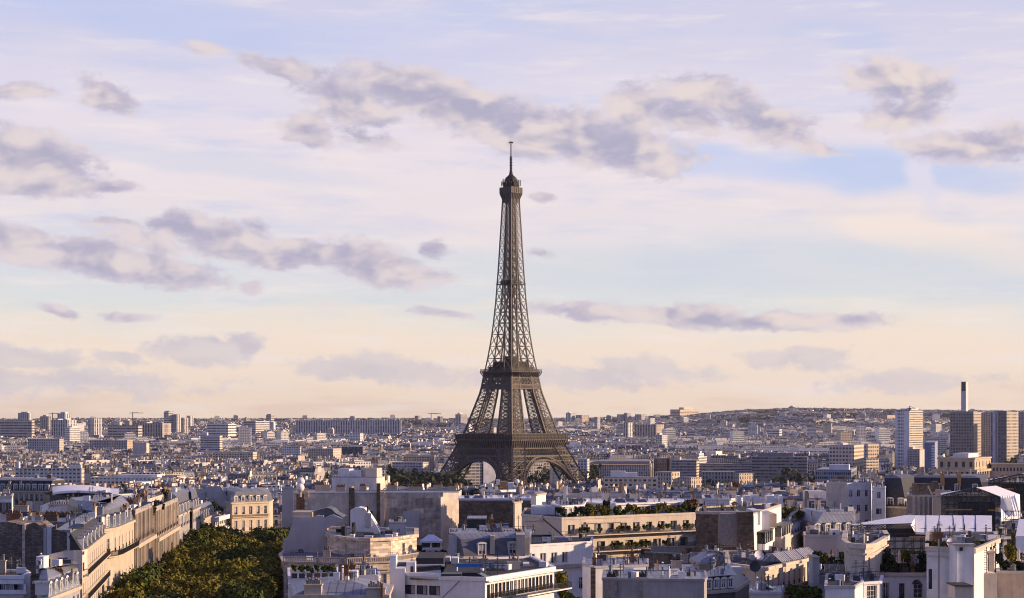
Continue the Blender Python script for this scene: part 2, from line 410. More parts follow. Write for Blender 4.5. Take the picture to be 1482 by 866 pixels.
# arches between the legs in each outer face
def facep(k, t, z, off=0.):
    o = out_(z)+off
    return [Vector((t, -o, z)), Vector((o, t, z)), Vector((-t, o, z)), Vector((-o, -t, z))][k]
def side(k, t, o, z): return [(t,-o,z),(o,t,z),(-t,o,z),(-o,-t,z)][k]
for k in range(4):
    mb = MB(); Rr, zc, N = 35.5, 0.5, 40
    for ring, dep in ((0., 0.), (0., -4.)):
        for rr, th in ((Rr, .8), (Rr+3.1, .7)):
            prev = None
            for i in range(N+1):
                a = math.pi*(.03+.94*i/N); t, z = rr*math.cos(a), zc+rr*math.sin(a)
                p = facep(k, t, z, dep)
                if prev is not None: mb.bar(prev, p, th)
                prev = p
        prev = None
        for i in range(2*N+1):
            a = math.pi*(.03+.94*i/(2*N)); rr = Rr+(3.1 if i % 2 else 0.)
            p = facep(k, rr*math.cos(a), zc+rr*math.sin(a), dep)
            if prev is not None: mb.bar(prev, p, .3)
            prev = p
    for i in range(0, N+1, 2):
        a = math.pi*(.03+.94*i/N); mb.bar(facep(k, Rr*math.cos(a), zc+Rr*math.sin(a), 0), facep(k, Rr*math.cos(a), zc+Rr*math.sin(a), -4), .22)
    # spandrel verticals up to the girder
    for i in range(-9, 10):
        t = i*3.6; zz = zc+math.sqrt(max((Rr+3.1)**2-t*t, 0))
        if zz < 39: mb.bar(facep(k, t, zz), facep(k, t, 40.), .22)
        if zz < 39 and abs(i) > 3:
            t2 = (abs(i)-1)*3.6*(1 if i > 0 else -1); mb.bar(facep(k, t, 40.), facep(k, t2, zc+math.sqrt((Rr+3.1)**2-t2*t2)), .2)
    mb.build('arch', M['iron'], tower)
    # lattice girder under the first platform
    mb = MB(); wy = out_(45)+.2
    for (z0, z1, n, r) in ((35.2, 39.2, 30, .24), (39.8, 46.2, 22, .3)):
        e0 = out_(z0)
        for s in (0., -1.6):
            for z in (z0, z1): mb.bar(facep(k, -out_(z), z, s), facep(k, out_(z), z, s), .42)
        for i in range(n):
            for j in (0, 1):
                ta, tb = (-1+2*i/n), (-1+2*(i+1)/n)
                if j: ta, tb = tb, ta
                if z1 < 40:
                    if abs(ta) < .52: continue
                mb.bar(facep(k, ta*out_(z0), z0), facep(k, tb*out_(z1), z1), r)
                if z1 > 40: mb.bar(facep(k, (ta*.5)*out_(z0)*2, (z0+z1)/2), facep(k, tb*out_(z1), z1), r*.6)
    g_ = mb.build('girder', M['iron'], tower)
    mb = MB(); o0, o1 = out_(39.8)-2.2, out_(46.)-2.2; mb.face([side(k,-o0,o0,39.8), side(k,o0,o0,39.8), side(k,o1,o1,46.), side(k,-o1,o1,46.)]); mb.build('dark_backing', M['iron_dark'], g_)  # near-black sheet added behind the lattice, painting the shade seen through it
# first platform
def ring(mb, h0, z0, h1, z1, mi=0):
    A = [(-h0,-h0),(h0,-h0),(h0,h0),(-h0,h0)]; B = [(-h1,-h1),(h1,-h1),(h1,h1),(-h1,h1)]
    mb.loft(A, z0, B, z1, mi)
def platform(name, z_soffit, z_deck, h_in, h_out, ncon, rail, glass=None):
    mb = MB()
    ring(mb, h_in, z_soffit, h_in, z_deck-1.2); ring(mb, h_in+.2, z_deck-1.2, h_out, z_deck-.9)
    ring(mb, h_out, z_deck-.9, h_out, z_deck)
    mb.face([(-h_out,-h_out,z_deck),(h_out,-h_out,z_deck),(h_out,h_out,z_deck),(-h_out,h_out,z_deck)])
    mb.face([(-h_in,h_in,z_soffit),(h_in,h_in,z_soffit),(h_in,-h_in,z_soffit),(-h_in,-h_in,z_soffit)])
    for k in range(4):
        for i in range(ncon+1):
            t = -1+2*i/ncon
            a = Vector(side(k, t*h_in, h_in, z_soffit+.3)); b = Vector(side(k, t*h_out, h_out, z_deck-1.1)); c = Vector(side(k, t*h_in, h_in, z_deck-1.1))
            mb.bar(a, b, .45); mb.bar(a, c, .5); mb.bar(side(k, t*h_out, h_out+.1, z_deck-1.2), side(k, t*h_out, h_out+.1, z_deck+.2), .25)
    pf = mb.build(name, M['iron'], tower)
    bk = MB(); ring(bk, h_in+.12, z_soffit+.2, h_in+.12, z_deck-1.3); bk.build('shadow_wall', M['iron_dark'], pf)  # near-black lining that paints the shade between the consoles
    mb = MB()
    for k in range(4):
        for z in (z_deck+rail, z_deck+rail*.5):
            mb.bar(side(k, -h_out, h_out, z), side(k, h_out, h_out, z), .16)
        n = int(h_out*1.1)
        for i in range(n+1):
            t = -1+2*i/n; mb.bar(side(k, t*h_out, h_out, z_deck), side(k, t*h_out, h_out, z_deck+rail), .13)
    mb.build('railing', M['iron'], pf)
    return pf
p1 = platform('first_platform', 46.4, 54.2, 34.2, 36.2, 26, 5.4)
for k in range(4):      # long glazed pavilions set between the legs
    mb = MB(); a, b = (-1, 1)
    o = 31.; P_ = [side(k, -24, o, 0), side(k, 24, o, 0), side(k, 24, 20, 0), side(k, -24, 20, 0)]
    mb.prism([(p[0], p[1]) for p in P_], 54.3, 59.2)
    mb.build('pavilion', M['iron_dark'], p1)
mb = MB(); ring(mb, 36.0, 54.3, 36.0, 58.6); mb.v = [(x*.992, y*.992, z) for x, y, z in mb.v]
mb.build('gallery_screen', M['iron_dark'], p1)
# second platform, with its two lattice bands
p2 = platform('second_platform', 109.5, 115.4, 17.2, 19.6, 16, 1.8)
for k in range(4):
    mb = MB()
    for (z0, z1, n, r) in ((99.6, 102.8, 22, .18), (103.4, 109.4, 9, .3)):
        for z in (z0, z1): mb.bar(side(k, -out_(z), out_(z), z), side(k, out_(z), out_(z), z), .42)
        for i in range(n):
            ta, tb = (-1+2*i/n), (-1+2*(i+1)/n)
            mb.bar(side(k, ta*out_(z0), out_(z0), z0), side(k, tb*out_(z1), out_(z1), z1), r)
            mb.bar(side(k, tb*out_(z0), out_(z0), z0), side(k, ta*out_(z1), out_(z1), z1), r)
            mb.bar(side(k, ta*out_(z0), out_(z0), z0), side(k, ta*out_(z1), out_(z1), z1), r)
    mb.build('girder', M['iron'], tower)
mb = MB(); mb.box(-14.5,-14.5,115.5,14.5,14.5,119.6); mb.build('pavilion', M['iron_dark'], p2)
mb = MB(); mb.box(-11.5,-11.5,119.7,11.5,11.5,124.2); mb.box(-5,-5,124.2,5,5,129); 
for k in range(4):
    for i in range(9):
        t = -11+i*2.75; mb.bar(side(k, t, 14.2, 119.6), side(k, t, 14.2, 121), .14)
    mb.bar(side(k, -14.2, 14.2, 121), side(k, 14.2, 14.2, 121), .14)
mb.build('upper_deck', M['iron_dark'], p2)
# shaft
mb = MB(); zs = [115.5]; st = 11.2
while zs[-1] < 262: zs.append(zs[-1]+st); st = max(6.0, st*.962)
zs = [115.5+(z-115.5)*(268.-115.5)/(zs[-1]-115.5) for z in zs]
for sx_ in (-1, 1):
    for sy_ in (-1, 1):
        leg(mb, sx_, sy_, zs, .42, .22, mid=False, inner=True)
for z0, z1 in zip(zs, zs[1:]):          # panels joining the legs in the middle of each face
    for k in range(4):
        a0, a1, b0, b1 = [Vector(side(k, s*inn_(z), out_(z), z)) for s, z in ((-1, z0), (-1, z1), (1, z0), (1, z1))]
        if (a0-b0).length > 2.2: mb.bar(a1, b1, .28)
        if 1.2 < (a0-b0).length: mb.bar(a0, b1, .15); mb.bar(b0, a1, .15)
sh = mb.build('shaft', M['iron'], tower)
mb = MB()                                # lift shafts and stair up the middle
for x, y in ((-2.1, 0), (2.1, 0), (0, 2.1), (0, -2.1)):
    mb.bar((x*1.25, y*1.25, 116), (x*.8, y*.8, 270), .34)
    mb.bar((x*1.25+y*.5, y*1.25+x*.5, 116), (x*.8+y*.4, y*.8+x*.4, 270), .22)
for i in range(60):
    z = 118+i*2.5; mb.bar((-2.3, (-1)**i*1.6, z), (2.3, -(-1)**i*1.6, z+2.4), .14); mb.bar((-2.2, 0, z), (0, 2.2, z), .14); mb.bar((2.2, 0, z), (0, -2.2, z), .14)
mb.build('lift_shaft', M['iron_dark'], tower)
mb = MB(); h = out_(196)+1.0; mb.box(-h+3,-h+3,194,h-3,h-3,197.5); mb.box(-h,-h,193.6,h,h,194.3)
for k in range(4):
    for z in (195.5,): mb.bar(side(k, -h, h, z), side(k, h, h, z), .12)
mb.build('mid_platform', M['iron_dark'], tower)
# summit
mb = MB(); ring(mb, 5.5, 267.5, 5.4, 271); ring(mb, 5.4, 271, 7.1, 276.5); ring(mb, 7.1, 276.5, 7.15, 281.4)
mb.box(-7.3,-7.3,276.3,7.3,7.3,277); mb.box(-7.3,-7.3,280.9,7.3,7.3,281.6)
for k in range(4):
    for i in range(7):
        t = -1+2*i/6
        mb.bar(side(k, t*5.5, 5.6, 267.5), side(k, t*5.5, 5.6, 273), .26); mb.bar(side(k, t*5.5, 5.5, 271), side(k, t*7.1, 7.3, 276.3), .26)
        mb.bar(side(k, t*7.1, 7.3, 276.5), side(k, t*7.1, 7.3, 281.4), .2)
sg = mb.build('summit_gallery', M['iron'], tower)
mb = MB(); mb.cyl(0,0,281.6,286.4,6.6,6.4,12); mb.cyl(0,0,286.8,290.2,5.6,5.3,12); mb.cyl(0,0,290.2,291.6,5.0,3.8,12); mb.cyl(0,0,291.6,293,3.4,2.,12); mb.cyl(0,0,285.6,286.1,6.9,6.9,12)
mb.build('lantern', M['iron_dark'], sg)
rr = random.Random(4)
mb = MB()
for i in range(44):
    a = i*2*math.pi/44+rr.uniform(-.1,.1); r_ = rr.uniform(6.1, 7.6); z = rr.uniform(281.6, 283); h = rr.uniform(2., 7.)
    mb.bar((r_*math.cos(a), r_*math.sin(a), z), (r_*math.cos(a), r_*math.sin(a), z+h), .13)
    if i % 3 == 0:
        r2 = r_+1.4; mb.bar((r_*math.cos(a), r_*math.sin(a), z+h*.6), (r2*math.cos(a), r2*math.sin(a), z+h*.6), .11); mb.bar((r2*math.cos(a), r2*math.sin(a), z+h*.2), (r2*math.cos(a), r2*math.sin(a), z+h), .28)
for i in range(12):
    a = i*math.pi/6; mb.bar((5.6*math.cos(a), 5.6*math.sin(a), 287), (2*math.cos(a), 2*math.sin(a), 293), .16); mb.bar((5.6*math.cos(a), 5.6*math.sin(a), 286), (5.6*math.cos(a), 5.6*math.sin(a), 288.6), .12)
mb.build('aerial_rack', M['iron_dark'], sg)
mb = MB(); mb.cyl(0,0,292.4,296,2.,1.3,8); mb.cyl(0,0,295,309,1.0,.85,8); mb.cyl(0,0,309,323,.42,.36,8)
for z in (294,296.5,299,301.5,304,306.5,309): mb.cyl(0,0,z,z+.6,1.5,1.5,8)
for z in np.arange(310.5, 322, 1.7): mb.cyl(0,0,z,z+.5,.72,.72,6)
for a in range(4):
    c_, s_ = math.cos(a*math.pi/2), math.sin(a*math.pi/2); mb.bar((0,0,322.3), (2.5*c_, 2.5*s_, 322.3), .3); mb.bar((2.5*c_,2.5*s_,321.8), (2.5*c_,2.5*s_,323.), .22)
mb.cyl(0,0,321.8,323.4,.8,.6,8)
mb.build('antenna_mast', M['iron_dark'], tower)
# ---------------------------------------------------------------- building kit
mat('frame_white', (.62,.62,.62), rough=.5, var=.05)
mat('frame_dark', (.03,.032,.036), rough=.45, var=.1)
mat('frame_brown', (.16,.09,.05), rough=.6, var=.1)
def weather(t, c, oc, bs):
    # repairs, damp patches and soot that belong to the render itself
    v = t.noise(t.mapping(oc, scale=(1., 1., .7)), .33, 3., .5, dist=.6); f = t.rng(v, .49, .53, 1., .84)
    c = t.mix(1., c, t.comb(f, f, f), 'MULTIPLY')
    v = t.noise(t.mapping(oc, loc=(31, 7, 3), scale=(2.2, 2.2, .22)), 1.1, 7., .7); f = t.rng(v, .55, .8, 0., .5)
    c = t.mix(f, c, (.16, .145, .135, 1))
    v = t.noise(oc, 3.5, 6., .7); f = t.rng(v, .3, .7, .88, 1.1)
    return t.mix(1., c, t.comb(f, f, t.m('MULTIPLY', f, .985)), 'MULTIPLY')
for k_, c_ in (('white_paint', (.74,.72,.73)), ('cream_wall', (.60,.52,.43)), ('grey_wall', (.36,.34,.345)), ('lav_wall', (.50,.475,.48)), ('stone', (.52,.44,.35)), ('board_concrete', (.68,.60,.52))):
    bpy.data.materials.remove(M[k_]) if k_ in M else None
    mat(k_, c_, rough=.88, streak=.12, var=.12, vscale=.4, bump=.08, fn=weather)
mat('fin_stone', (.44,.37,.31), rough=.9, streak=.2, var=.15, vscale=.5, fn=weather)
mat('glass', (.018,.02,.028), rough=.08, spec=.9, var=.3, vscale=.6)
mat('curtain', (.30,.29,.28), rough=.7, spec=.4, var=.3, vscale=.8)
mat('rail_iron', (.025,.025,.028), rough=.6, var=.1)
mat('white_paint', (.76,.74,.75), rough=.75, streak=.12, var=.1, vscale=.5)
mat('cream_wall', (.60,.52,.43), rough=.85, streak=.14, var=.12, vscale=.4)
mat('grey_wall', (.36,.34,.345), rough=.9, streak=.2, var=.2, vscale=.3)
mat('lav_wall', (.50,.475,.48), rough=.85, streak=.14, var=.1, vscale=.35)
mat('stone', (.52,.44,.35), rough=.85, streak=.22, var=.14, vscale=.5, bump=.1)
mat('gold_stone', (.60,.50,.38), rough=.85, streak=.2, var=.1, vscale=.5)
mat('dark_metal', (.05,.052,.058), rough=.5, var=.2)
mat('lead', (.095,.10,.125), rough=.5, spec=.4, var=.25, vscale=.8)
mat('roof_felt', (.04,.042,.05), rough=.9, var=.3, vscale=.5)
mat('pot_grey', (.25,.22,.2), rough=.9, var=.3, vscale=2.)
mat('tarp', (.78,.79,.84), rough=.5, spec=.4, var=.06, vscale=.6)
mat('blue_tarp', (.015,.17,.62), rough=.5, var=.15, vscale=1.)
mat('wood', (.42,.24,.10), rough=.8, var=.3, vscale=1.)
mat('asphalt', (.05,.05,.052), rough=.95, var=.25)
mat('paving', (.20,.19,.18), rough=.95, var=.2)
mat('road_paint', (.7,.7,.68), rough=.8, var=.2)
def course_fn(bw, bh, mortar, mcol, dark):
    def fn(t, c, oc, bs):
        br = t.new('ShaderNodeTexBrick'); t.put(br.inputs['Vector'], t.new('ShaderNodeTexCoord').outputs['UV'])
        br.inputs['Scale'].default_value = 1.; br.inputs['Brick Width'].default_value = bw; br.inputs['Row Height'].default_value = bh
        br.inputs['Mortar Size'].default_value = mortar; br.inputs['Bias'].default_value = 0.
        br.inputs['Color1'].default_value = (.62,.62,.62,1); br.inputs['Color2'].default_value = (1.25,1.22,1.2,1); br.inputs['Mortar'].default_value = mcol
        c = t.mix(1., c, br.outputs[0], 'MULTIPLY')
        v = t.noise(oc, .22, 6., .65); f = t.rng(v, .42, .68, 1., dark)
        return t.mix(1., c, t.comb(f, f, f), 'MULTIPLY')
    return fn
mat('rubble', (.27,.225,.185), rough=.95, streak=.3, var=.25, vscale=.8, bump=.3, fn=course_fn(.7, .35, .03, (.5,.48,.45,1), .6))
mat('brown_rubble', (.185,.14,.105), rough=.95, streak=.2, var=.25, vscale=.8, bump=.3, fn=course_fn(.9, .45, .03, (.55,.5,.45,1), .65))
mat('brick', (.30,.15,.085), rough=.95, streak=.2, var=.25, vscale=.8, fn=course_fn(.5, .16, .02, (.6,.55,.5,1), .6))
mat('board_brown', (.60,.51,.42), rough=.95, streak=.35, var=.4, vscale=.6, fn=course_fn(5.2, 3.1, .05, (.7,.68,.66,1), .6))
mat('ashlar', (.78,.67,.54), rough=.9, streak=.2, var=.12, vscale=.4, fn=course_fn(1.6, .5, .025, (.7,.66,.6,1), .85))
mat('leaf_olive', (.15,.132,.016), rough=.75, spec=.2, attr=False, var=.55, vscale=.5)
mat('leaf_green', (.07,.085,.014), rough=.75, spec=.2, var=.45, vscale=1.)
mat('leaf_rust', (.15,.065,.014), rough=.75, spec=.2, var=.5, vscale=.5)
mat('leaf_dark', (.028,.036,.016), rough=.75, spec=.2, var=.45, vscale=.5)
mat('bark', (.07,.055,.042), rough=.95, var=.3)

TOPS = []      # (px0, px1, depth, row of the roofline) of everything placed by hand
OCC = []          # footprints already taken: (x, y, radius)
def corner(pxL, pxC, pxR, Y, al, wmin=9., d=None):
    """world front-left point, rotation, width and depth of a box whose nearest upright edge stands at pxC."""
    ca, sa = math.cos(R(al)), math.sin(R(al))
    cx = (pxC-741)*Y/F
    # width running left and back from the corner; solve for the real perspective
    uL = (pxL-741)/F; w = (cx-uL*Y)/(ca+uL*sa) if pxL < pxC else wmin
    uR = (pxR-741)/F; dd = (uR*Y-cx)/(sa-uR*ca) if pxR > pxC and (sa-uR*ca) > .02 else (d or 12.)
    if d: dd = d
    return cx, Y, w, dd, ca, sa
class Bld:
    rev = .28
    def __init__(s, name, label, cat, pxL, pxC, pxR, Y, al, pytop, d=None, wmin=9., group=None, zb=None, walls='cream_wall', spec={}, poly=None, drop=0.):
        cx, cy, w, dd, ca, sa = corner(pxL, pxC, pxR, Y, al, wmin, d)
        s.w, s.d = w, dd
        fx, fy = cx-w*ca, cy+w*sa
        s.ztop = zof(pytop, Y)
        s.z0 = (min(ground(fx, fy), ground(cx, cy)) if zb is None else zb)-1.0
        s.H = s.ztop-s.z0
        s.root = thing(name, label, cat, (fx, fy, s.z0), -R(al), group)
        s.M = Matrix.Translation((fx, fy, s.z0)) @ Matrix.Rotation(-R(al), 4, 'Z')
        s.poly = poly(w, dd) if poly else [(0,0),(w,0),(w,dd),(0,dd)]
        c = s.M @ Vector((w/2, dd/2, 0)); OCC.append((c.x, c.y, math.hypot(w, dd)/2))
        s.rect = (fx, fy, ca, sa, w, dd)
        OCCR.append((fx, fy, ca, sa, w, dd))
        if walls: s.walls(walls, spec)
    def local(s, px, py, Y):
        return s.M.inverted() @ Vector(at(px, py, Y))
    def edge(s, i):
        p = Vector(s.poly[i]); q = Vector(s.poly[(i+1) % len(s.poly)]); return p, q, (q-p).length
    def walls(s, m, spec, H=None, name='wall', z0=0., poly=None, mats=None, parent=None):
        H = H or s.H; mb = MB(); pend = []
        pl = poly or s.poly
        for i in range(len(pl)):
            p, q = Vector(pl[i]), Vector(pl[(i+1) % len(pl)]); L = (q-p).length; t = (q-p)/L; nrm = Vector((t.y, -t.x))
            ops = []
            for row in spec.get(i, []):
                off, wh, ww, n = row[0], row[1], row[2], row[3]
                style = row[4] if len(row) > 4 else 'casement'
                u0, u1 = (row[5] if len(row) > 5 and row[5] else (0., 1.))
                a, b = u0*L, u1*L
                for k in range(n):
                    c = a+(k+.5)*(b-a)/n
                    ops.append((c-ww/2, c+ww/2, H-off-wh, H-off, style))
            mi = 0
            us = sorted({0., L, *[o[0] for o in ops], *[o[1] for o in ops]}); vs = sorted({z0, H, *[o[2] for o in ops], *[o[3] for o in ops]})
            P3 = lambda u, v, dep=0.: (p.x+t.x*u-nrm.x*dep, p.y+t.y*u-nrm.y*dep, v)
            for va, vb in zip(vs, vs[1:]):
                if vb-va < 1e-4: continue
                run = None
                for ua, ub in zip(us, us[1:]):
                    cu, cv = (ua+ub)/2, (va+vb)/2
                    hole = any(o[0] < cu < o[1] and o[2] < cv < o[3] for o in ops)
                    if hole:
                        if run is not None: mb.face([P3(run,va),P3(ua,va),P3(ua,vb),P3(run,vb)], mi)
                        run = None
                    elif run is None: run = ua
                if run is not None: mb.face([P3(run,va),P3(L,va),P3(L,vb),P3(run,vb)], mi)
            for (ua, ub, va, vb, style) in ops:
                dp = s.rev
                mb.face([P3(ua,va),P3(ub,va),P3(ub,va,dp),P3(ua,va,dp)], mi); mb.face([P3(ua,vb,dp),P3(ub,vb,dp),P3(ub,vb),P3(ua,vb)], mi)
                mb.face([P3(ua,vb),P3(ua,va),P3(ua,va,dp),P3(ua,vb,dp)], mi); mb.face([P3(ub,va),P3(ub,vb),P3(ub,vb,dp),P3(ub,va,dp)], mi)
                pend.append((P3(ua,va,dp), math.atan2(t.y, t.x), ub-ua, vb-va, style))
        wl = mb.build(name, M[m], parent or s.root)
        for loc, rz, w_, h_, st in pend: link('window', window_mesh(w_, h_, st), parent or s.root, loc, rz)
        s.wall = wl; return wl
    # --- roofs
    def flat(s, par=.6, thick=.3, m='roof_felt', pm='grey_wall', z=None, over=.12, sink=.05):
        z = s.H if z is None else z
        A = s.poly; mb = MB(); mb.prism(A, z-.3, z-.0, 0, top=True, bot=False)
        rf = mb.build('roof', M[m], s.root); rf.location.z = -.0
        o = inset(A, -over); i_ = inset(A, thick)
        mb = MB(); mb.loft(o, z-.25, o, z+par); mb.loft(i_, z+par, i_, z-.05)
        for k in range(len(A)):
            j = (k+1) % len(A); mb.face([(*o[k],z+par),(*o[j],z+par),(*i_[j],z+par),(*i_[k],z+par)]); mb.face([(*o[j],z-.25),(*o[k],z-.25),(*A[k],z-.25),(*A[j],z-.25)])
        mb.build('parapet', M[pm], s.root)
        if not getattr(s, 'bare', False): clutter(s, int(min(24, 4+s.w*s.d/16)), int(s.w*13+s.d*7), z)
        return rf
    def mansard(s, h1=3., ins=1.3, h2=1.2, m1='slate', m2='zinc', dorm=(), z=None, cm='stone', sides=None, dw=1.3, dh=1.9, dstyle='casement', dm='zinc'):
        z = s.H if z is None else z; A = s.poly
        n = len(A); sd = sides if sides is not None else list(range(n))
        ii = [ins if k in sd else .02 for k in range(n)]
        B = inset(A, ii)
        e = inset(A, -.35); mb = MB(); mb.loft(e, z-.45, e, z+.08)
        for k in range(n):
            j = (k+1) % n; mb.face([(*e[k],z+.08),(*e[j],z+.08),(*A[j],z+.08),(*A[k],z+.08)]); mb.face([(*e[j],z-.45),(*e[k],z-.45),(*A[k],z-.45),(*A[j],z-.45)])
        mb.build('cornice', M[cm], s.root)
        mb = MB(); mb.loft(A, z+.05, B, z+h1, 0)
        C = inset(B, [min(2.6, .3*min(s.w, s.d)) if k in sd else .02 for k in range(n)])
        mb.loft(B, z+h1, C, z+h1+h2, 1); mb.face([(*p, z+h1+h2) for p in C], 1)
        rf = mb.build('roof', [M[m1], M[m2]], s.root)
        _p = s.poly; s.poly = C
        if s.w*s.d > 90: clutter(s, int(min(12, 3+s.w*s.d/40)), int(s.w*11+s.d*5), z+h1+h2)
        s.poly = _p
        for (side, cnt, *rest) in dorm:
            u0, u1 = rest[0] if rest else (0., 1.)
            p, q = Vector(A[side]), Vector(A[(side+1) % n]); L = (q-p).length; t = (q-p)/L
            for k in range(cnt):
                u = (u0+(k+.5)*(u1-u0)/cnt)*L
                s.dormer(p+t*u, math.atan2(t.y, t.x), z+.35, dw, dh, ins*.9*h1/3., dstyle, dm)
        return rf
    def dormer(s, pos, rz, z, w, h, dep, style='casement', m='zinc'):
        key = ('dormer', round(w,2), round(h,2), round(dep,1), m)
        if key not in CACHE:
            mb = MB()
            f = .16
            mb.box(-w/2-f, .12, 0, -w/2, 2.2, h, 0); mb.box(w/2, .12, 0, w/2+f, 2.2, h, 0)
            N = 6; prev = None
            for i in range(N+1):     # low curved hood
                a = math.pi*i/N; x = -(w/2+f+.12)*math.cos(a); zz = h+.38*math.sin(a)
                if prev: mb.face([(prev[0],0,prev[1]),(x,0,zz),(x,2.6,zz),(prev[0],2.6,prev[1])][::-1], 1); mb.face([(prev[0],0,h-.02),(x,0,h-.02),(x,0,zz),(prev[0],0,prev[1])], 0)
                prev = (x, zz)
            mb.box(-w/2-f, .1, -.15, w/2+f, .5, 0, 0)
            CACHE[key] = mb.mesh('dormer', [M['frame_white'], M[m]])
        d = link('dormer', CACHE[key], s.root, (pos.x, pos.y, z), rz)
        nrm = Vector((math.sin(rz), -math.cos(rz)))
        link('window', window_mesh(w, h, style), d, (-w/2, .2, 0), 0)
        return d
    def gable(s, rise, m='zinc', axis='x', over=.3, z=None):
        z = s.H if z is None else z; w, d = s.w, s.d; o = over; mb = MB()
        if axis == 'x':
            mb.face([(-o,-o,z),(w+o,-o,z),(w+o,d/2,z+rise),(-o,d/2,z+rise)]); mb.face([(w+o,d+o,z),(-o,d+o,z),(-o,d/2,z+rise),(w+o,d/2,z+rise)])
            mb.face([(-.0,0,z),(-.0,d/2,z+rise-.05),(-.0,d,z)]); mb.face([(w,0,z),(w,d,z),(w,d/2,z+rise-.05)])
        else:
            mb.face([(-o,d+o,z),(-o,-o,z),(w/2,-o,z+rise),(w/2,d+o,z+rise)]); mb.face([(w+o,-o,z),(w+o,d+o,z),(w/2,d+o,z+rise),(w/2,-o,z+rise)])
            mb.face([(0,0,z),(w,0,z),(w/2,0,z+rise-.05)]); mb.face([(w,d,z),(0,d,z),(w/2,d,z+rise-.05)])
        return mb.build('roof', M[m], s.root)
    # --- extras
    def box(s, name, x0, y0, x1, y1, z0, z1, m='white_paint', parent=None, skip=''):
        mb = MB(); mb.box(x0, y0, z0, x1, y1, z1, skip=skip); return mb.build(name, M[m], parent or s.root)
    def chimney(s, x, y, w, d, z0, z1, npots=6, m='stone', pot='terracotta', along='auto', cap=True):
        mb = MB(); mb.box(-w/2, -d/2, 0, w/2, d/2, z1-z0)
        if cap: mb.box(-w/2-.12, -d/2-.12, z1-z0, w/2+.12, d/2+.12, z1-z0+.18)
        c = mb.build('chimney', M[m], s.root); c.location = (x, y, z0)
        L = max(w, d)
        for i in range(npots):
            t = (-.5+(i+.5)/npots)*(L-.3)
            loc = (t, 0, z1-z0+.16) if w >= d else (0, t, z1-z0+.16)
            link('chimney_pot', pot_mesh(pot, (i*7+int(x*3)) % 3), c, loc)
        return c
    def balcony(s, side, off, dep=.9, u=(0.,1.), rail=1.0, m='stone', style='iron', H=None, thick=.22):
        H = H or s.H
        p, q, L = s.edge(side); t = (q-p)/L; a, b = u[0]*L, u[1]*L
        rz = math.atan2(t.y, t.x); o = p+t*a
        mb = MB(); mb.box(0, -dep, -thick, b-a, 0.0, 0)
        bl = mb.build('balcony', M[m], s.root); bl.location = (o.x, o.y, H-off); bl.rotation_euler.z = rz
        if style:
            mb = MB()
            if style == 'iron':
                mb.bar((0,-dep+.06,rail),(b-a,-dep+.06,rail),.035); mb.bar((0,-dep+.06,.12),(b-a,-dep+.06,.12),.025)
                n = max(2, int((b-a)/.22))
                for i in range(n+1): mb.bar(((b-a)*i/n,-dep+.06,0),((b-a)*i/n,-dep+.06,rail),.022)
                for x in (0, b-a): mb.bar((x,0,rail),(x,-dep+.06,rail),.03)
                mm = M['rail_iron']
            elif style == 'stone':
                mb.box(0,-dep,rail-.2,b-a,-dep+.3,rail); n = max(2, int((b-a)/.4))
                for i in range(n+1): mb.cyl((b-a)*i/n, -dep+.15, 0, rail-.2, .09, .09, 5)
                mm = M[m]
            else:
                mb.box(0,-dep,0,b-a,-dep+.12,rail); mm = M[style]
            mb.build('railing', mm, bl)
        return bl
CACHE = {}; OCCR = []
def inset(P, dd):
    n = len(P)
    if not isinstance(dd, (list, tuple)): dd = [dd]*n
    out = []
    for i in range(n):
        a, b, c = Vector(P[i-1]), Vector(P[i]), Vector(P[(i+1) % n])
        t1 = (b-a).normalized(); t2 = (c-b).normalized(); n1 = Vector((-t1.y, t1.x)); n2 = Vector((-t2.y, t2.x))
        d1, d2 = dd[i-1], dd[i]
        # intersection of the two shifted lines
        p1 = a+n1*d1; p2 = b+n2*d2; den = t1.x*t2.y-t1.y*t2.x
        if abs(den) < 1e-4: out.append(tuple(b+n2*d2)); continue
        k = ((p2.x-p1.x)*t2.y-(p2.y-p1.y)*t2.x)/den; out.append(tuple(p1+t1*k))
    return out
def pot_mesh(m, k=0):
    key = ('pot', m, k)
    if key not in CACHE:
        mb = MB(); h = (.75, .55, .95)[k]; mb.cyl(0,0,0,h*.85,.17,.13,6); mb.cyl(0,0,h*.85,h,.17,.17,6); CACHE[key] = mb.mesh('chimney_pot', M[m])
    return CACHE[key]
WR = random.Random(77)
